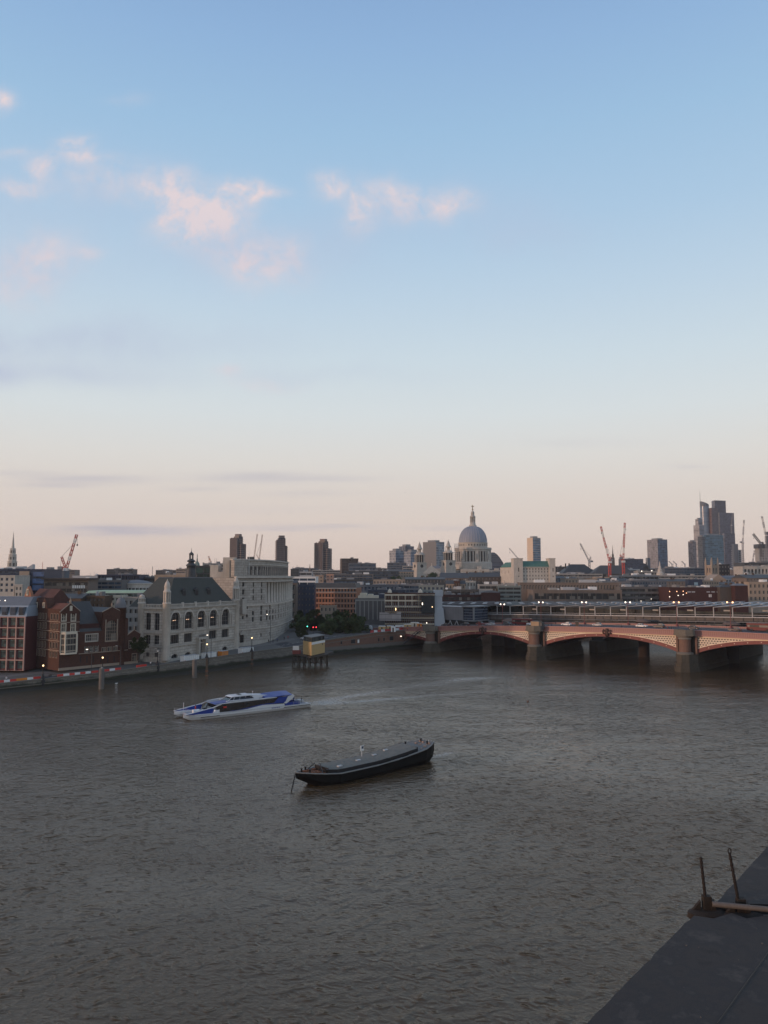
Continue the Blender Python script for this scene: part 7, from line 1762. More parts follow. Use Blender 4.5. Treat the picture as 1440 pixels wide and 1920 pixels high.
for nm, lab, px, y, col, suv, L, fl in (
    ('car', 'black car with headlights on at the north end of the bridge', 835, 22, carblack, False, 4.2, 0), ('car', 'black car above the first full arch, left half', 872, 23, carblack, True, 4.4, 0), ('car', 'maroon car above the crown of the first full arch', 902, 26, carmaroon, True, 4.3, 1),
    ('car', 'silver car just right of the first arch crown', 920, 22, silver, False, 4.5, 0), ('car', 'dark grey car left of the middle pier', 952, 22, cp('charcoal_car', (.06, .06, .065)), True, 4.8, 1), ('van', 'white van partly hidden by the middle pier pedestal', 997, 22, carwhite, True, 4.6, 0),
    ('car', 'white car right of the middle pier', 1062, 22, carwhite, False, 4.4, 0), ('car', 'silver white car above the second arch crown', 1120, 22, silver, False, 4.2, 0), ('car', 'white car beneath the station columns left of the right pier', 1203, 21, carwhite, False, 4.6, 1),
    ('car', 'black off road car next to the white one left of the right pier', 1236, 21, carblack, True, 4.6, 0), ('car', 'dark car directly above the right pier', 1301, 20, carblack, False, 4.4, 1), ('car', 'dark brown car right of the right pier', 1377, 18, cp('brown_car', (.08, .05, .045)), False, 4.5, 0)):
    x, z = on_bridge(px, y); car(nm, lab, nm, b_world(x, y, z), brz + (PI if fl else 0), col, suv, L, lights=(px == 835), group=CB)
# red buses half hidden behind the road bridge traffic
def bus(label, px, y, L=11.0):
    x, z = on_bridge(px, y); t_ = thing('bus', label, 'bus', b_world(x, y, z), brz); m_ = pmat('bus_red', (.13, .018, .018), rough=.4, var=.05)
    g = MB(); g.box(-L / 2, L / 2, -1.25, 1.25, .35, 1.5); g.box(-L / 2, L / 2, -1.25, 1.25, 2.35, 3.0); g.box(-L / 2, -L / 2 + .3, -1.24, 1.24, 1.5, 2.35); g.box(L / 2 - .3, L / 2, -1.24, 1.24, 1.5, 2.35); g.build('body', m_, t_)
    g = MB(); g.box(-L / 2 + .05, L / 2 - .05, -1.2, 1.2, 1.5, 2.35); g.build('window_glass', win, t_)
    w = MB(); w.M = Matrix.Rotation(PI / 2, 4, 'X'); w.cyl(0, 0, .48, -.15, .15, 14); me = w.mesh('wheel', [black])
    for sx in (-.3, .3):
        for sy in (-1.15, 1.15): inst(me, 'wheel', t_, Matrix.Translation((L * sx, sy, .48)))
bus('red single deck bus on the far lane left of the middle pier', 980, 24, 10); bus('dark red bus on the far lane at the right edge', 1425, 24, 9)
# motorcycle
x, z = on_bridge(1385, 13); mc = thing('motorcycle', 'black motorcycle behind the parapet right of the right pier', 'motorcycle', b_world(x, 13, z), brz)
g = MB(); g.M = Matrix.Rotation(PI / 2, 4, 'X'); g.lathe([(.32, -.05), (.32, .05)], 12, 0, 0); me = g.mesh('wheel', [black])
for sx in (-.7, .7): inst(me, 'wheel', mc, Matrix.Translation((sx, 0, .32)))
g = MB(); g.loft([[(-.6, -.12, .5), (-.6, .12, .5), (-.6, .1, .8), (-.6, -.1, .8)], [(0, -.18, .35), (0, .18, .35), (0, .15, .95), (0, -.15, .95)], [(.75, -.1, .6), (.75, .1, .6), (.75, .08, .85), (.75, -.08, .85)]]); g.bar((-.7, 0, .32), (-.5, 0, 1.05), .04); g.build('body', black, mc)
g = MB(); g.bar((-.5, -.35, 1.05), (-.5, .35, 1.05), .03); g.build('handlebar', ltgrey, mc)
# cars near the trees and works
for lab, px, D, col, zb in (('silver car waiting at the lights below the trees', 572, 352, silver, 6.4), ('dark parked car below the trees', 588, 356, carblack, 6.6), ('white van by the trees left of the works', 569, 372, carwhite, 6.6)):
    x, y = G(px, D); car('car', lab, 'car', (x, y, zb), R(50), col, 'van' in lab)
x, y, z, h = wall_at(98, 3.6); car('car', 'black car behind the river wall right of the first lit lamp', 'car', (x, y, z - .9), h, carblack, False, 4.8)
# traffic lights
def signal(label, px, py, D, col, zb):
    x, y = G(px, D); t_ = thing('traffic_light', label, 'traffic light', (x, y, zb)); H = Z(py, D) - zb
    g = MB(); g.bar((0, 0, 0), (0, 0, H - .4), .07, n=6); g.build('post', black, t_); g = MB(); g.box(-.22, .22, -.15, .15, H - .5, H + .5); g.build('signal_head', black, t_)
    g = MB(); g.ball((0, -.22, H), .18, 8); g.build('lit_lens', emat('signal_' + col, (1, .04, .06) if col == 'red' else (.1, 1, .7), 7.0), t_)
signal('traffic light showing green below the trees', 577, 1174.5, 350, 'green', 6.2); signal('traffic light showing red below the trees', 588, 1176, 345, 'red', 6.2); signal('second traffic light showing red right of the first', 593.5, 1176, 352, 'red', 6.2)

# twin lamps along the far side of the road bridge
for i, (px, lab) in enumerate(((942, 'leftmost twin globe lamp above the station roof'), (1014, 'twin globe lamp above the middle pier'), (1095, 'twin globe lamp left of the second arch crown'), (1177, 'twin globe lamp right of the second arch crown'), (1268, 'twin globe lamp left of the right pier'), (1368.5, 'rightmost twin globe lamp above the station roof'))):
    x = b_loc(px, 1130, 31.0)[0]; zb = ptop(x) - .75; D_ = b_world(x, 31)[1]; H = Z(1129.3 if px > 960 else 1133, D_) - zb
    t_ = thing('bridge_lamp', lab, 'street lamp', b_world(x, 31, zb), brz, 'twin globe lamps on the road bridge'); g = MB()
    g.lathe([(.45, 0), (.4, .8), (.2, 1.3), (.11, 1.6), (.08, H + .2)], 8, 0, 0); g.bar((-1.0, 0, H - .5), (1.0, 0, H - .5), .06); g.bar((-.95, 0, H - .5), (0, 0, H - 1.6), .04); g.bar((.95, 0, H - .5), (0, 0, H - 1.6), .04); g.build('post', darkred, t_)
    for sx in (-1.05, 1.05): g = MB(); g.ball((sx, 0, H), .33, 8); g.build('globe', lampglow_w if i < 4 else lampglow_o, t_)
# warm stone pedestals standing on the two right piers
for px, lab in ((1010, 'tan stone pedestal block on the middle pier'), (1299, 'tan brown stone pedestal on the far side of the right pier')):
    pass
# bus shelters on the bridge
for i, (px, lab, y) in enumerate(((1082, 'dark bus stop post with sign right of the white car', 6.0), (899, 'maroon kiosk over the first arch crown', 5.0))):
    x, z = on_bridge(px, y); t_ = thing('bus_stop', lab, 'bus stop', b_world(x, y, z), brz); g = MB(); g.box(-.8, -.7, -.05, .05, .14, 2.6); g.box(.7, .8, -.05, .05, .14, 2.6); g.box(-.9, .9, -.6, .6, 2.6, 2.75); g.build('frame', dkgrey, t_); g = MB(); g.box(-.7, .7, -.03, .03, .4, 2.5); g.build('panel', brown_dk if i == 0 else carmaroon, t_)

# ================================================================== people
def make_person(step=0.0, armf=0.0):
    V_ = [(0, 0, .95), (0, 0, 1.18), (0, 0, 1.42), (0, 0, 1.52), (0, -.01, 1.63), (0, -.02, 1.74),
          (.09, 0, .9), (.11, -step * .5, .5), (.11, -step, .08), (.11, -step - .14, .03), (-.09, 0, .9), (-.11, step * .4, .5), (-.11, step * .9, .09), (-.11, step * .9 - .14, .03),
          (.19, 0, 1.41), (.25, .03 + armf * .3, 1.14), (.26, -.06 + armf * .9, .88), (.26, -.08 + armf, .8), (-.19, 0, 1.41), (-.25, .03 - armf * .3, 1.14), (-.26, -.06 - armf * .8, .88), (-.26, -.08 - armf, .8)]
    E_ = [(0, 1), (1, 2), (2, 3), (3, 4), (4, 5), (0, 6), (6, 7), (7, 8), (8, 9), (0, 10), (10, 11), (11, 12), (12, 13), (2, 14), (14, 15), (15, 16), (16, 17), (2, 18), (18, 19), (19, 20), (20, 21)]
    Rr = [.15, .14, .15, .06, .1, .085, .1, .065, .045, .04, .1, .065, .045, .04, .07, .05, .038, .035, .07, .05, .038, .035]
    me = bpy.data.meshes.new('person_skeleton'); me.from_pydata(V_, E_, []); o = bpy.data.objects.new('tmp', me); COL.objects.link(o)
    md = o.modifiers.new('skin', 'SKIN')
    for i, v in enumerate(me.skin_vertices[0].data): v.radius = (Rr[i], Rr[i]); v.use_root = (i == 0)
    o.modifiers.new('sub', 'SUBSURF').levels = 1
    dg = bpy.context.evaluated_depsgraph_get(); dg.update(); ev = o.evaluated_get(dg); m2 = bpy.data.meshes.new_from_object(ev); bpy.data.objects.remove(o, do_unlink=True); return m2
pm_a, pm_b = make_person(0.0, 0.0), make_person(.26, .18)
skin = pmat('skin', (.45, .28, .2), rough=.6, var=.03)
hairm = pmat('hair', (.03, .02, .015))
pcache = {}
def person(label, loc, rz, top, legs=black, walk=True, group=None, s_=1.0):
    key = (top.name, legs.name, walk)
    if key not in pcache:
        m2 = (pm_b if walk else pm_a).copy(); m2.materials.clear()
        for m_ in (top, legs, skin): m2.materials.append(m_)
        for p in m2.polygons:
            z = p.center.z; p.use_smooth = True; p.material_index = 2 if (z > 1.5 or (z < .86 and abs(p.center.x) > .2)) else (1 if z < .93 else 0)
        hm = MB(); hm.lathe([(.1, 1.63), (.125, 1.7), (.115, 1.79), (.06, 1.85), (.01, 1.86)], 10, 0, .015)
        pcache[key] = (m2, hm.mesh('hair', [hairm]))
    m2, hm = pcache[key]; o = bpy.data.objects.new('person', m2); COL.objects.link(o); o.location = loc; o.rotation_euler = (0, 0, rz); o.scale = (s_,) * 3
    tag(o, label, 'person', group); h_ = bpy.data.objects.new('hair', hm); COL.objects.link(h_); h_.parent = o; return o
dkc = pmat('dark_coat', (.03, .03, .035)); wsh = pmat('white_shirt', (.6, .6, .6)); hiv = pmat('orange_vest', (.7, .2, .03)); blu = pmat('blue_jacket', (.05, .08, .18)); rdj = pmat('red_jacket', (.35, .04, .04))
for px, y, top, lab in ((1028, 3.4, dkc, 'person in dark coat walking just right of the middle pier'), (1034, 3.0, blu, 'person in blue jacket beside the dark coated walker'), (1165, 3.2, dkc, 'person in dark coat leaning at the parapet past the second crown'), (1259, 3.4, dkc, 'tall person in dark coat left of the right pier'),
                        (1252, 3.6, rdj, 'person in red jacket left of the tall dark coated one'), (1412, 28.0, dkc, 'person in dark coat on the far pavement at the right'), (1042, 28.5, dkc, 'person standing on the far pavement right of the middle pier')):
    x, z = on_bridge(px, y); z = ptop(x) - .75; person(lab, b_world(x, y, z), brz + R(90), top, black, y < 20)
for px, D, top, lab in ((505, 336, dkc, 'person in dark coat by the curved block, nearest the lamp'), (513, 338, dkc, 'dark coated person walking second along the curved block'), (521, 342, blu, 'person in blue jacket walking along the curved block'), (534, 352, dkc, 'dark coated person near the end of the curved block'), (541, 356, rdj, 'person in red jacket at the end of the curved block')):
    x, y = G(px, D); person(lab, (x, y, 6.0), R(40), top)
x, y = G(286, 268); person('person in white shirt on the pavement by the slate hall', (x, y, 4.1), R(60), wsh)
x, y = G(19, 240); person('person in pale top on the pavement before the pink grid office', (x, y, 2.6), R(60), wsh)
for px, D, top, lab in ((764, 376, hiv, 'worker in orange vest, left of the group at the bridge works'), (775, 378, dkc, 'worker in dark coat between two orange ones at the works'), (781, 379, hiv, 'worker in orange vest at the right of the works'), (740, 372, dkc, 'worker in dark coat near the hoarding')):
    x, y = G(px, D); person(lab, (x, y, 8.6), R(-20), top, walk=False)
# works cabins by the bridge
for nm, lab, px, D, L, H, col in (('site_cabin', 'yellow site cabin, left one of the pair above the red barriers', 716, 372, 3.2, 2.4, yellow), ('site_cabin', 'yellow site cabin, right one of the pair above the red barriers', 731, 374, 3.2, 2.4, yellow), ('site_cabin', 'orange yellow site cabin near the workers', 764, 380, 3.4, 2.8, yellow),
                                  ('site_cabin', 'pale boxy site cabin behind the workers', 777, 386, 4.0, 3.4, cream), ('site_cabin', 'narrow orange cabin left of the sheeted scaffold foot', 786, 384, 2.2, 3.0, orange), ('site_cabin', 'white kiosk standing in front of the barriers', 737, 368, 2.0, 2.4, white), ('site_cabin', 'long white low cabin behind the yellow pair', 752, 384, 6, 2.0, white)):
    x, y = G(px, D); t_ = thing(nm, lab, 'site cabin', (x, y, 8.5), brz * 0 + R(-8)); g = MB(); g.box(-L / 2, L / 2, 0, 2.2, .1, H); g.build('body', col, t_)
    g = MB(); g.box(-L / 2 - .05, L / 2 + .05, -.08, 2.3, H, H + .15); g.build('roof', white, t_); g = MB(); g.box(-.35, .35, -.04, -.002, .15, H - .4); g.build('door', brown_dk, t_)
g = MB(); x, y = G(703, 380); q = thing('site_truck', 'dark site truck parked left of the yellow cabins', 'truck', (x - 4, y, 8.4), R(-15))
g.box(-3, 1.2, -1.1, 1.1, .9, 2.9); g.build('body', dkgrey, q); g = MB(); g.loft([[(1.3, -1.1, .5), (1.3, 1.1, .5), (1.3, 1.1, 2.4), (1.3, -1.1, 2.4)], [(2.8, -1.1, .5), (2.8, 1.1, .5), (2.5, 1.0, 2.3), (2.5, -1.0, 2.3)]]); g.build('cab', ltgrey, q)
w = MB(); w.M = Matrix.Rotation(PI / 2, 4, 'X'); w.cyl(0, 0, .48, -.15, .15, 12); me = w.mesh('wheel', [black])
for sx in (-2, 2):
    for sy in (-1, 1): inst(me, 'wheel', q, Matrix.Translation((sx, sy, .48)))
# dark gangway stairs down from the works to the foreshore
a0, a1 = P(790, 1181, 372), P(757, 1207, 366); q = thing('access_stair', 'long dark access stair slanting down beside the first pier', 'stairs', a1)
g = MB(); d = a0 - a1
for dy in (-.8, .8): g.bar((0, dy, 0), (d.x, d.y + dy, d.z), .18); g.bar((0, dy, 1.1), (d.x, d.y + dy, d.z + 1.1), .06)
for k in range(12): c = d * k / 12; g.box(c.x - .35, c.x + .35, c.y - .8, c.y + .8, c.z, c.z + .08)
g.build('flight', black, q)
x, y, z, h = wall_at(752, -.4); q = thing('wall_lamp', 'small white lamp low on the brick river wall near the bridge', 'lamp', (x, y, Z(1193, y))); g = MB(); g.ball((0, 0, 0), .26, 8); g.box(-.08, .08, 0, .4, -.1, .1); g.build('lens', lampglow_w, q)
# railing on the brick wall
q = thing('parapet_railing', 'dark railing running along the top of the brick river wall', 'railing', (wl_pts[6][0], wl_pts[6][1], wl_pts[6][2])); g = MB()
for i in (6, 7, 8):
    a, c = off(i, .4), off(i + 1, .4); za, zb2 = wl_pts[i][2], wl_pts[i + 1][2]; o_ = wl_pts[6]
    for hh in (.55, 1.1): g.bar((a[0] - o_[0], a[1] - o_[1], za - o_[2] + hh), (c[0] - o_[0], c[1] - o_[1], zb2 - o_[2] + hh), .05)
    n = 12
    for k in range(n): t_ = k / n; g.bar((a[0] + (c[0] - a[0]) * t_ - o_[0], a[1] + (c[1] - a[1]) * t_ - o_[1], za + (zb2 - za) * t_ - o_[2]), (a[0] + (c[0] - a[0]) * t_ - o_[0], a[1] + (c[1] - a[1]) * t_ - o_[1], za + (zb2 - za) * t_ - o_[2] + 1.1), .05)
g.build('rail', dkgrey, q)

# ---- yellow river station on timber legs
A_ = G(568, 300, 1220); B_ = G(584, 293, 1220); C_ = G(609, 305, 1220)
zt, zb, zd = Z(1203, 296), Z(1228, 296), Z(1229, 296)
jt = thing('pier_station', 'yellow boarded hut on a timber jetty at the river wall', 'jetty hut', (B_[0], B_[1], 0)); T_ = Matrix.Translation((-B_[0], -B_[1], 0))
Dk = (A_[0] + C_[0] - B_[0], A_[1] + C_[1] - B_[1])
g = MB(T_); g.prism([A_, B_, C_, Dk], zb, zt); g.build('wall', yellow, jt)
cxx, cyy = (A_[0] + C_[0]) / 2, (A_[1] + C_[1]) / 2; gr = lambda k: [(cxx + (p[0] - cxx) * k, cyy + (p[1] - cyy) * k) for p in (A_, B_, C_, Dk)]
g = MB(T_); g.prism(gr(.94), zt, zt + 1.6); g.build('upper_glazing', glass('hut_glass', (.05, .06, .06), cw=.9, ch=3, var=.6, line=(.04, .04, .04)), jt)
g = MB(T_); g.prism(gr(1.08), zt + 1.6, zt + 1.85); g.build('roof', dkgrey, jt)
dx_, dy_ = C_[0] - B_[0], C_[1] - B_[1]; L = math.hypot(dx_, dy_); Mf = Matrix.Rotation(math.atan2(dy_, dx_), 4, 'Z')
g = MB(Mf); g.box(.1, L - .1, -.12, -.003, zt - 1.0, zt - .1); g.build('sign_board', white, jt)
g = MB(Mf); g.box(L * .8, L * .84, -.1, -.003, zt - 1.8, zt - 1.2); g.build('bracket', black, jt)
g = MB(T_); J0 = G(549, 303, 1230); J1 = G(612, 300, 1230); g.prism([J0, (B_[0], B_[1] - 1), J1, (J1[0] + 2, J1[1] + 14), (J0[0] + 1, J0[1] + 12)], zd - .5, zd - .05); g.build('deck', timber, jt)
for k in range(7):
    x = J0[0] + (J1[0] - J0[0]) * k / 6; y = J0[1] + (J1[1] - J0[1]) * k / 6 + .3 - 2.2 * (1 - abs(k / 3 - 1))
    for dy in (0, 6): g = MB(T_); g.bar((x, y + dy, -1.5), (x, y + dy, zd - .5), .22, n=7); g.build('leg', timber, jt)
g = MB(T_)
for k in range(6):
    x0 = J0[0] + (J1[0] - J0[0]) * k / 6; x1 = J0[0] + (J1[0] - J0[0]) * (k + 1) / 6; y = J0[1] + .1 - 1.5 * (1 - abs(k / 3 - 1)); a, c = (zd - .6, .6) if k % 2 else (.6, zd - .6); g.bar((x0, y, a), (x1, y, c), .13)
g.bar((J0[0], J0[1], 1.6), (J1[0], J1[1] - .3, 1.6), .13)
g.build('brace', timber, jt)
q = thing('jetty_container', 'small dark red cabin with white board left of the yellow hut', 'cabin', (G(557, 302)[0], 302, zd - .05)); g = MB(); g.box(-1.6, 1.6, 0, 2, 0, 1.5); g.build('body', darkred, q); g = MB(); g.box(-1.4, 1.0, -.1, .05, 1.5, 3.1); g.build('board', white, q)
# ================================================================== catamaran ferry
nb_, ns_ = W0(347, 1353), W0(583, 1325.5)
d = (ns_ - nb_); L = d.length; fz = math.atan2(d.y, d.x)
f = thing('catamaran_ferry', 'blue and white catamaran river bus heading left with passengers aft', 'ferry', (nb_.x, nb_.y, 0), fz)
blue = pmat('ferry_blue', (.016, .045, .25), rough=.35, var=.08); fw_ = pmat('ferry_white', (.62, .63, .64), rough=.35, var=.06); fgl = glass('ferry_glass', (.012, .013, .016), rough=.12, cw=1.2, ch=2, var=.3)
S_ = L / 35.0; BM = 8.2
def hull(yc, hw):
    g = MB(); secs = []
    for x, k, zb_, zt_ in ((0, .06, .9, 1.75), (1.2, .4, .2, 1.72), (3.5, .8, -.4, 1.65), (8, 1, -.6, 1.5), (20, 1, -.6, 1.35), (31, 1, -.5, 1.25), (L, .95, -.3, 1.2)):
        w = hw * k; secs.append([(x, yc - w * .5, zb_), (x, yc + w * .5, zb_), (x, yc + w, zt_ * .5), (x, yc + w, zt_), (x, yc - w, zt_), (x, yc - w, zt_ * .5)])
    g.loft(secs); return g
for yc in (1.15, BM - 1.15): hull(yc, 1.15).build('hull', fw_, f)
for yy in (-.03,): 
    g = MB(); g.box(4, 9, yy - .03, .01, .62, .76); g.box(27, L - .2, yy - .03, .01, .75, .95); g.build('rubbing_strake', black, f)
    g = MB(); g.box(.8, L, yy - .02, .012, 1.3, 1.42); g.build('sheer_line', ltgrey, f)
g = MB(); g.box(3.2, L - .8, 1.0, BM - 1.0, .75, 1.28); g.build('deck', pmat('ferry_deck', (.24, .26, .3)), f)
g = MB(); g.prism_xz([(1.6, 1.0), (3.2, .6), (8, .6), (8, 1.3), (2.0, 1.45)], 2.2, BM - 2.2); g.build('fore_deck', pmat('ferry_deck', (.24, .26, .3)), f)
for y0, y1 in ((.25, .55), (BM - .55, BM - .25)):
    g = MB(); g.prism_xz([(.3, 1.7), (7.2, 1.55), (7.6, 2.9), (6.4, 2.95)], y0, y1); g.build('bow_wing', blue, f)
    g = MB(); g.bar((.15, (y0 + y1) / 2, 1.8), (7.4, (y0 + y1) / 2, 3.15), .16); g.bar((7.4, (y0 + y1) / 2, 3.15), (9.6, (y0 + y1) / 2, 3.9), .18); g.bar((7.5, (y0 + y1) / 2, 1.5), (7.5, (y0 + y1) / 2, 3.2), .1); g.build('bow_rail', fw_, f)
# saloon
g = MB(); g.prism_xz([(7.4, 1.28), (27.0, 1.28), (27.6, 4.0), (9.6, 3.9), (8.3, 2.6)], .45, BM - .45); g.build('saloon', fgl, f)
for y0, y1 in ((.30, .445), (BM - .445, BM - .30)):
    g = MB(); g.prism_xz([(7.6, 1.3), (12, 1.28), (16, 1.5), (21, 2.35), (27.3, 2.0), (27.3, 1.28)], y0, y1); g.build('side_panel', fw_, f)
    g = MB(); g.prism_xz([(11.5, 1.62), (14.2, 1.62), (20.5, 2.55), (27.3, 2.7), (27.3, 2.3), (21, 2.36), (16.5, 1.75), (13, 1.5)], y0 - .02, y1 - .01); g.build('blue_swoosh', blue, f)
    g = MB(); g.prism_xz([(24.2, 2.5), (27.6, 2.6), (28.3, 4.3), (25.6, 4.2)], y0 - .03, y1 - .01); g.build('aft_side', blue, f)
g = MB(); g.prism_xz([(7.3, 1.28), (8.1, 2.3), (9.0, 2.35), (9.0, 1.28)], .2, 2.6); g.build('bow_step', fw_, f)
g = MB(); g.prism_xz([(8.2, 3.78), (9.2, 4.02), (24.5, 4.22), (24.5, 4.08), (9.2, 3.88)], .25, BM - .25); g.build('roof', pmat('ferry_roof', (.2, .22, .25), rough=.45), f)
for y0 in (.25, BM - .55): g = MB(); g.prism_xz([(9.0, 4.0), (25, 4.24), (25, 4.45), (12, 4.35)], y0, y0 + .3); g.build('roof_edge', fw_, f)
g = MB(); g.prism_xz([(8.2, 3.85), (12.2, 4.1), (12.2, 4.3), (8.6, 4.1)], 1.2, 4.5); g.build('roof_patch', blue, f)
# wheelhouse
g = MB(); g.loft([[(12.0, 2.2, 4.2), (12.0, BM - 2.2, 4.2), (13.6, BM - 2.6, 5.35), (13.6, 2.6, 5.35)], [(19.5, 1.9, 4.25), (19.5, BM - 1.9, 4.25), (18.6, BM - 2.6, 5.35), (18.6, 2.6, 5.35)]]); g.build('wheelhouse', fgl, f)
g = MB(); g.prism_xz([(13.0, 5.3), (19.2, 5.3), (18.6, 5.62), (13.8, 5.55)], 2.3, BM - 2.3)
for x in (12.0, 13.6, 15.2, 16.8, 18.4, 19.4):
    for y in (2.12, BM - 2.12): g.bar((x, y, 4.2), (min(max(x + .5, 13.5), 18.7), y + (.42 if y < 4 else -.42), 5.4), .07)
g.box(11.6, 20.6, 1.7, 2.2, 4.2, 4.42); g.box(11.6, 20.6, BM - 2.2, BM - 1.7, 4.2, 4.42); g.build('wheelhouse_roof', fw_, f)
g = MB(); g.prism_xz([(18.8, 4.25), (25, 4.3), (25, 4.75), (19.2, 5.35)], 2.4, BM - 2.4); g.build('roof_fairing', fw_, f)
g = MB(); g.loft([[(x, y, z + (.5 if 1 < y < 7 else 0)) for y, z in ((.4, zz_1), (BM / 2, zz_1 + .3), (BM - .4, zz_1))] + [(x, BM - .4, zz_1 - .22), (x, .4, zz_1 - .22)] for x, zz_1 in ((22.0, 4.3), (24.5, 4.6), (27.5, 4.75), (29.8, 4.6))]); g.build('aft_canopy', blue, f)
for y0 in (.35, BM - .6): g = MB(); g.prism_xz([(28.4, 4.2), (29.9, 4.7), (30.4, 4.3), (29.8, 3.4), (28.0, 2.0), (27.2, 2.1)], y0, y0 + .25); g.build('canopy_arm', fw_, f)
g = MB(); 
for x in (16, 22.5, 31): g.bar((x, BM / 2, 4.9), (x, BM / 2, 6.0), .05)
g.box(15.6, 16.4, 3.4, 4.8, 5.7, 5.85); g.build('mast', dkgrey, f)
g = MB(); g.box(27.6, 32, .5, .6, 1.28, 2.2); g.box(27.6, 32, BM - .6, BM - .5, 1.28, 2.2); g.build('aft_bulwark', blue, f)
for k in range(3):
    g = MB(); g.box(28.6 + k * 1.2, 29.1 + k * 1.2, 1.6, BM - 1.6, 1.28, 1.75); g.box(29.1 + k * 1.2, 29.2 + k * 1.2, 1.6, BM - 1.6, 1.28, 2.2); g.build('seat', blue, f)
g = MB()
for y in (.25, BM - .25):
    for z in (1.9, 2.4): g.bar((30, y, z), (L - .3, y, z), .03)
    for x in (30, 31.5, 33, L - .3): g.bar((x, y, 1.2), (x, y, 2.4), .03)
for x0, y0, x1, y1 in ((.3, .4, 2.4, 2.6), (2.4, 2.6, 2.4, BM - 2.6), (2.4, BM - 2.6, .3, BM - .4)):
    for z in (2.1, 2.6): g.bar((x0, y0, z), (x1, y1, z), .035)
    g.bar((x1, y1, 1.4), (x1, y1, 2.6), .035)
g.build('guard_rail', ltgrey, f)
g = MB(); g.M = Matrix.Rotation(PI / 2, 4, 'Y'); g.cyl(-1.85, 4.1, .55, 3.6, 5.2, 10); g.build('raft_canister', white, f)
g = MB(); g.box(33, 34.4, 2.5, 4.5, 1.28, 2.1); g.build('engine_hatch', ltgrey, f)
for x, y in ((2.6, BM - .6), (21.5, BM - 1)): g = MB(); g.bar((x, y, 1.5 if x < 5 else 4.3), (x, y, 3.9 if x < 5 else 5.6), .06); g.ball((x, y, 3.95 if x < 5 else 5.6), .13, 6); g.build('light_mast', fw_, f)
g = MB(); g.box(10.0, 10.9, .18, .29, 2.7, 3.2); g.build('red_sign', redp, f)
g = MB()
for k in range(5): g.box(23.4 + k * .5, 23.75 + k * .5, -.05, -.02, .98, 1.2)
g.build('hull_lettering', blue, f)
Mf = Matrix.Translation((nb_.x, nb_.y, 0)) @ Matrix.Rotation(fz, 4, 'Z')
for x, y, top, lab in ((30.0, 2.4, dkc, 'passenger in dark coat at the front of the ferry aft deck'), (30.6, 4.2, dkc, 'second dark coated passenger in the middle of the ferry aft deck'), (31.6, 3.0, blu, 'passenger in blue jacket on the ferry aft deck'), (33.2, 1.6, dkc, 'passenger standing by the ferry stern rail')):
    p = Mf @ Vector((x, y, 1.03)); person(lab, p, fz + R(random.uniform(0, 360)), top, walk=False)
p = Mf @ Vector((4.6, 4.8, 1.04)); person('crew member in red jacket on the ferry fore deck', p, fz - PI / 2, rdj, walk=False)

f.scale = (1, 1, .8)
# ================================================================== barge
bw = Vector((-14.6, 130.6, 0)); st = Vector((8.6, 151.6, 0)); d = st - bw; LB = d.length; az = math.atan2(d.y, d.x)
bg = thing('barge', 'black moored barge with grey hatch cover and rusty foredeck', 'barge', bw, az)
HB = 3.3
def bz(x): k = x / LB; return 1.75 + .75 * max(0, (0.25 - k) / .25) ** 1.6 + 1.55 * max(0, (k - .45) / .55) ** 1.7
def bwid(x): k = x / LB; return HB * min(1, (.02 + (min(1, k / .22)) ** .8)) * (1 - .55 * max(0, (k - .86) / .14) ** 1.6)
st_x = [0, .4, 1.2, 2.5, 4.5, 7, 10, 15, 20, 25, 27.5, 29.5, LB]
secs = []
for x in st_x:
    w = bwid(x); z = bz(x); kb = 1.6 - .48 * x if x < 4.5 else (-.6 if x < 28 else -.6 + (x - 28) * .35); kb = max(kb, -.6) if x >= 4.5 else kb; b_w = w * (.75 if x > 3 else .5)
    secs.append([(x, -b_w, kb), (x, b_w, kb), (x, w, kb + (z - kb) * .45), (x, w, z), (x, -w, z), (x, -w, kb + (z - kb) * .45)])
g = MB(); g.loft(secs); g.build('hull', pmat('barge_black', (.006, .006, .006), spec=.12, rough=.6, var=.5, scale=.5), bg)
g = MB()
for sg in (-1, 1):
    for a, c in zip(st_x[:-1], st_x[1:]): g.bar((a, sg * bwid(a), bz(a) + .05), (c, sg * bwid(c), bz(c) + .05), .11, n=6)
g.build('rubbing_band', pmat('barge_grey', (.2, .2, .19), rough=.6, var=.3, scale=1.0), bg)
# decks
dm = pmat('barge_deck', (.17, .165, .155), rough=.7, var=.4, scale=.9, streak=False)
def deck(x0, x1, n, mat, nm, lift=.02):
    g = MB(); X = seg_pts(x0, x1, n)
    for a, c in zip(X[:-1], X[1:]): g.quad((a, -bwid(a) + .1, bz(a) + lift), (c, -bwid(c) + .1, bz(c) + lift), (c, bwid(c) - .1, bz(c) + lift), (a, bwid(a) - .1, bz(a) + lift))
    g.build(nm, mat, bg)
deck(.3, 5.4, 8, rust, 'fore_deck'); deck(5.4, 25.5, 14, dm, 'side_deck'); deck(25.5, LB - .1, 4, dm, 'aft_deck')
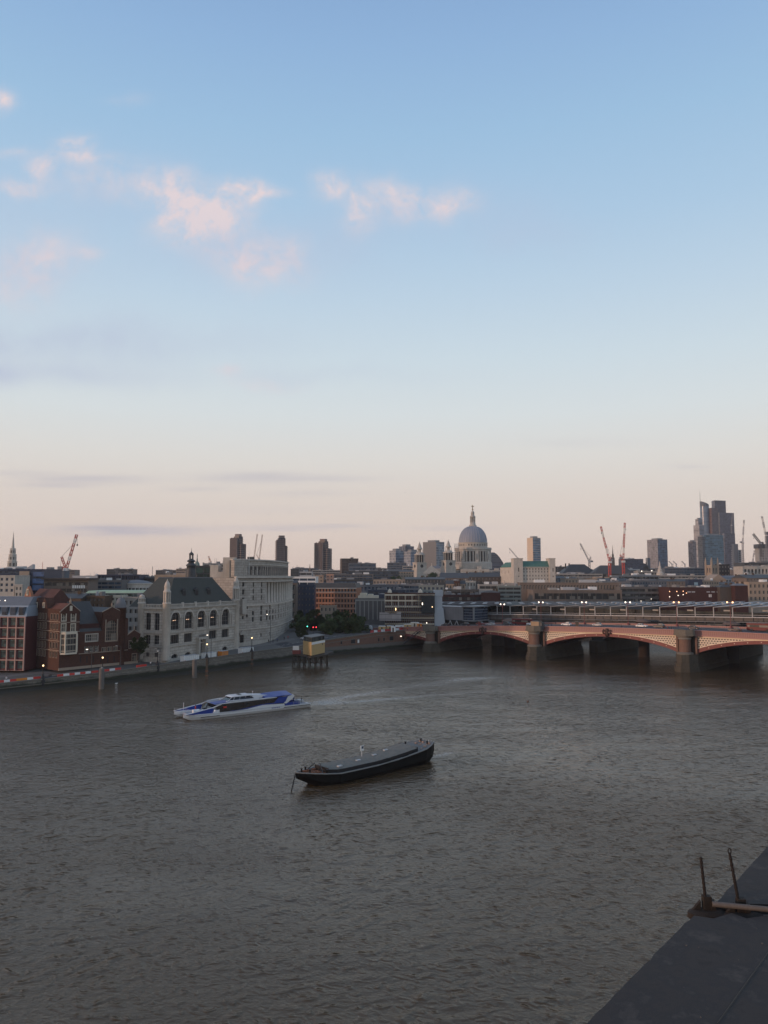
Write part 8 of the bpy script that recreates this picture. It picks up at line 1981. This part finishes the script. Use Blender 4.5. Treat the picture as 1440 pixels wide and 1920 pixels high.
# hatch coaming + cover (arched tarpaulin)
g = MB(); X = seg_pts(5.4, 25.8, 14); hw = 2.55
wf = lambda x: hw * (1 if x > 7 else .72 + .28 * (x - 5.4) / 1.6)
for a, c in zip(X[:-1], X[1:]):
    for sg in (-1, 1):
        y0, y1 = sorted((sg * wf(a), sg * (wf(a) + .12))); y2, y3 = sorted((sg * wf(c), sg * (wf(c) + .12)))
        g.add([(a, y0, bz(a)), (c, y2, bz(c)), (c, y3, bz(c)), (a, y1, bz(a)), (a, y0, bz(a) + .62), (c, y2, bz(c) + .62), (c, y3, bz(c) + .62), (a, y1, bz(a) + .62)], [(0, 3, 2, 1), (4, 5, 6, 7), (0, 1, 5, 4), (1, 2, 6, 5), (2, 3, 7, 6), (3, 0, 4, 7)])
g.box(5.3, 5.42, -wf(5.4), wf(5.4), bz(5.4), bz(5.4) + .85); g.box(25.8, 25.92, -hw, hw, bz(25.8), bz(25.8) + .75); g.build('coaming', black, bg)
g = MB(); n = 8; rows_ = []
for x in seg_pts(5.42, 25.8, 40):
    rows_.append([(x, wf(x) * (2 * k / n - 1), bz(x) + .62 + .22 * (1 - (2 * k / n - 1) ** 2) + random.uniform(-.03, .03)) for k in range(n + 1)])
g.loft(rows_, caps=False, closed=False, sm=False); g.build('hatch_cover', pmat('hatch_tarpaulin', (.15, .145, .125), rough=.75, var=.4, scale=.9, streak=False, bump=.5), bg)
for x, y in ((8, -1.6), (13, -.6), (17.5, .2), (21, 1.0)): g = MB(); g.box(x - .45, x + .45, y - .25, y + .25, bz(x) + .74, bz(x) + .95); g.build('hatch_wedge', ltgrey, bg)
for x, y in ((2.2, -.9), (2.9, 1.3), (5.0, -2.0), (27.2, 2.2), (LB - 1.2, .9), (LB - 1.6, -1.2), (1.3, .2)):
    z = bz(x); g = MB(); g.lathe([(.16, z), (.14, z + .55), (.2, z + .58), (.2, z + .7)], 8, x, y); g.build('bollard', black, bg)
g = MB(); rd = random.Random(3)
for k in range(26): x = rd.uniform(1.5, 5.0); y = rd.uniform(-1, 1) * bwid(x) * .75; s_ = rd.uniform(.08, .25); g.box(x - s_, x + s_, y - s_ * .7, y + s_ * .7, bz(x), bz(x) + s_ * 1.1)
g.build('rusty_gear', rust, bg)['kind'] = 'stuff'
g = MB(); rd = random.Random(4)
for k in range(20): x = rd.uniform(26.4, LB - .8); y = rd.uniform(-1, 1) * bwid(x) * .8; s_ = rd.uniform(.08, .25); g.box(x - s_, x + s_, y - s_, y + s_, bz(x), bz(x) + s_)
g.build('deck_gear', pmat('aft_gear', (.3, .22, .18), var=.4), bg)['kind'] = 'stuff'
g = MB(); g.bar((4.2, -1.9, bz(4) + .05), (5.6, .8, bz(5) + 1.15), .1); g.bar((3.4, 1.8, bz(4)), (5.3, 1.9, bz(5) + 1.0), .1); g.build('beam', black, bg)
xs_ = 15.2; zs_ = bz(xs_) + .9
g = MB(); g.bar((xs_, 1.0, zs_), (xs_, 1.0, zs_ + 1.9), .05); g.box(xs_ - .35, xs_ + .45, .95, 1.0, zs_ + 1.0, zs_ + 1.9); g.build('sign_post', white, bg)
g = MB(); g.box(xs_ - .1, xs_ + .35, .93, .948, zs_ + 1.35, zs_ + 1.75); g.build('sign_mark', navy, bg)
# life-line ring of pale paint at the stern
g = MB()
for k in range(6): a = -PI / 2 + PI * k / 5; x = LB - .35; g.bar((x, -bwid(x) + 2 * bwid(x) * k / 5, bz(x)), (x, -bwid(x) + 2 * bwid(x) * k / 5, bz(x) + .35), .05)
g.build('stern_rail', ltgrey, bg)
ch = MB(); p0 = Vector((-.1, 0, bz(0) - .1)); p1 = Vector((-1.6, -.9, -.3)); nL = 20
for k in range(nL):
    a = p0 + (p1 - p0) * k / nL; c = p0 + (p1 - p0) * (k + .8) / nL; ch.bar(a, c, .13 if k % 2 else .09, n=5)
ch.build('anchor_chain', black, bg)

# small things on the water and in the air
for nm, lab, px, py in (('buoy', 'tiny orange float far out below the road bridge', 990, 1316),):
    w = W0(px, py); q = thing(nm, lab, 'buoy', (w.x, w.y, 0)); g = MB(); g.ball((0, 0, .1), .35, 8); g.build('float', pmat('dark_float', (.12, .08, .07)), q)
for px, py, D, lab in ((218, 1282, 245, 'white gull resting on the water by the first mooring pile'), (182, 966.5, 420, 'dark bird flying above the left crane'), (503, 964.5, 420, 'dark bird flying above the balconied towers'), (759, 924, 420, 'tiny bird flying left of the cathedral dome')):
    p = P(px, py, D) if py < 1000 else W0(px, py); g = MB(); fl = py < 1000; m_ = dkgrey if fl else white
    g.loft([[(-.25, -.02, 0), (-.25, .02, 0), (-.25, 0, .03)], [(-.1, -.1, -.05), (-.1, .1, -.05), (-.1, 0, .1)], [(.15, -.1, -.04), (.15, .1, -.04), (.15, 0, .1)], [(.3, -.02, .1), (.3, .02, .1), (.3, 0, .14)]], sm=True)
    if fl: g.add([(-.1, 0, .05), (.12, 0, .05), (.1, .55, .25), (-.05, .5, .25), (.1, -.55, .25), (-.05, -.5, .25)], [(0, 1, 2, 3), (0, 5, 4, 1)])
    q = tag(g.build('gull', m_), lab, 'bird'); q.location = p if fl else (p.x, p.y, .08); q.scale = (1.1,) * 3 if fl else (1.8,) * 3; q.rotation_euler = (0, 0, R(20))

# ================================================================== roof ledge in the foreground
ZL = 33.5
def LG(px, py, z=ZL):
    v = W0(px, py, z); return (v.x, v.y)
ledm, t, b_ = new_mat('ledge_concrete')
co = N(t, 'ShaderNodeTexCoord').outputs['Object']
n1 = N(t, 'ShaderNodeTexNoise', inp={'Vector': co, 'Scale': 5.0, 'Detail': 9.0, 'Roughness': .7}).outputs['Fac']; n2 = N(t, 'ShaderNodeTexNoise', inp={'Vector': co, 'Scale': 160.0, 'Detail': 3.0}).outputs['Fac']
t.links.new(RAMP(t, n1, [(.32, (.018, .014, .012)), (.45, (.040, .031, .026)), (.54, (.030, .025, .023)), (.64, (.066, .053, .044))]), b_.inputs['Base Color']); b_.inputs['Roughness'].default_value = .85
bb = N(t, 'ShaderNodeBump', inp={'Height': n2, 'Strength': .35, 'Distance': .004}); t.links.new(bb.outputs[0], b_.inputs['Normal'])
led = thing('roof_ledge', 'dark lead coloured roof ledge with a notch at the lower right', 'ledge', (1.8, 3.0, ZL))
T_ = Matrix.Translation((-1.8, -3.0, -ZL))
rdl = random.Random(12)
near = [LG(1086, 1935)] + [LG(1104 + (1300 - 1104) * k / 24 + rdl.uniform(-1.6, 1.6), 1915 - (1915 - 1716) * k / 24 + rdl.uniform(-1.5, 1.5)) for k in range(25)] + [LG(1338, 1722), LG(1372, 1712), LG(1400, 1722), LG(1440, 1716), LG(1600, 1722), LG(1600, 1980), LG(1060, 1980)]
g = MB(T_); 
g.prism(near, ZL - .35, ZL); g.build('near_slab', ledm, led)
farp = [LG(1342 + 103 * k / 10 + rdl.uniform(-1.2, 1.2), 1692 - 112 * k / 10 + rdl.uniform(-1.2, 1.2)) for k in range(11)] + [LG(1700, 1330), LG(1760, 1700)]
g = MB(T_); g.prism(farp, ZL - .35, ZL - .004); g.build('far_slab', ledm, led)
mid = [LG(1304, 1712), LG(1342, 1692), LG(1762, 1698), LG(1602, 1724)]
g = MB(T_); g.prism(mid, ZL - .35, ZL - .05); g.build('gutter', pmat('pale_gutter', (.14, .13, .12), scale=20, streak=False), led)
# seam across the near slab
s0, s1 = LG(1345, 1920), LG(1445, 1780); g = MB(T_); g.bar((*s0, ZL), (*s1, ZL), .003); g.build('seam', black, led)
for k, (pa, pb_) in enumerate(()):
    s0, s1 = LG(*pa), LG(*pb_); g = MB(T_); g.bar((*s0, ZL), (*s1, ZL), .0022); g.build('seam', pmat('tar_seam', (.014, .013, .013)), led)
for k in range(9):
    px_, py_ = rdl.uniform(1200, 1440), rdl.uniform(1740, 1915)
    if px_ - 1126 < (1915 - py_) * .88 + 20: continue
    v = LG(px_, py_); r_ = rdl.uniform(.002, .006); g = MB(T_); g.lathe([(r_, 0), (r_ * .7, r_ * .5), (.0005, r_ * .7)], 6, 0, 0); g.v = [(a_ + v[0] - 1.8, b2_ + v[1] - 3.0, c_) for a_, b2_, c_ in [(p_[0] + 1.8, p_[1] + 3.0, p_[2] + ZL) for p_ in g.v]]
    q = tag(g.build('grit', pmat('grit_grey', (.09, .08, .07)), led))
# pipe
q = thing('safety_pipe', 'pale weathered pipe running along the notch of the roof ledge', 'pipe', (*LG(1345, 1697), ZL)); a = Vector((*LG(1336, 1695, ZL + .02), ZL + .02)); c = Vector((*LG(1620, 1722, ZL + .02), ZL + .02)); o_ = Vector(q.location)
g = MB(); g.bar(a - o_, c - o_, .0115, n=12); g.build('tube', pmat('weathered_pipe', (.12, .1, .085), rough=.6, scale=25, var=.3), q)
rustd = pmat('rusty_iron', (.03, .023, .018), scale=30, var=.5, rough=.8, bump=.4)
for i, (pb, pt_, lab) in enumerate((((1325, 1692), (1314, 1607), 'thin dark iron rod on rusty bracket at the tip of the ledge'), ((1389, 1697), (1368, 1599), 'leaning iron rod with eyelet top, right of the other rod'))):
    bx_, by_ = LG(*pb); q = thing('iron_rod', lab, 'iron rod', (bx_, by_, ZL - .05)); o_ = Vector(q.location); tp = P(pt_[0], pt_[1], by_) - o_
    g = MB(); g.bar((0, 0, .0), tp, .0075, n=8, r1=.0055)
    for k in range(10): c_ = tp * (k + 1) / 11; g.ball(c_, .0085, 6)
    g.build('rod', pmat('dark_rusty_rod', (.022, .017, .015), scale=30, var=.4), q)
    if i == 1:
        g = MB(); n = 10
        for k in range(n): a0, a1 = 2 * PI * k / n, 2 * PI * (k + 1) / n; g.bar(tp + Vector((.007 * math.cos(a0), 0, .012 * math.sin(a0) + .008)), tp + Vector((.007 * math.cos(a1), 0, .012 * math.sin(a1) + .008)), .003)
        g.build('eyelet', rustd, q)
    g = MB(); g.lathe([(.1, -.01), (.095, .012), (.06, .022)], 20, 0, -.02, sm=False); g.v = [(v[0] * (1.0 if i else .95), v[1] * .55, v[2]) for v in g.v]; g.build('base_plate', rustd, q)
    g = MB(); g.box(-.018, .018, -.015, .015, 0, .08); g.prism_xz([(-.085, 0), (-.03, 0), (-.03, .06)], -.008, .008); g.box(.012, .035, -.02, .02, .02, .06); g.build('bracket', rustd, q)
# ================================================================== evening air
g = MB(); g.box(-2700, 2700, -430, 2700, -1.5, 330); hz = bpy.data.materials.new('evening_haze'); hz.use_nodes = True; t = hz.node_tree; t.nodes.clear()
pv = N(t, 'ShaderNodeVolumePrincipled'); pv.inputs['Color'].default_value = (.86, .88, .95, 1); pv.inputs['Density'].default_value = 0.00007; pv.inputs['Anisotropy'].default_value = 0.0
o_ = N(t, 'ShaderNodeOutputMaterial', inp={'Volume': pv.outputs[0]})
tag(g.build('haze', hz), 'thin evening haze over the river and city', 'haze', kind='stuff')
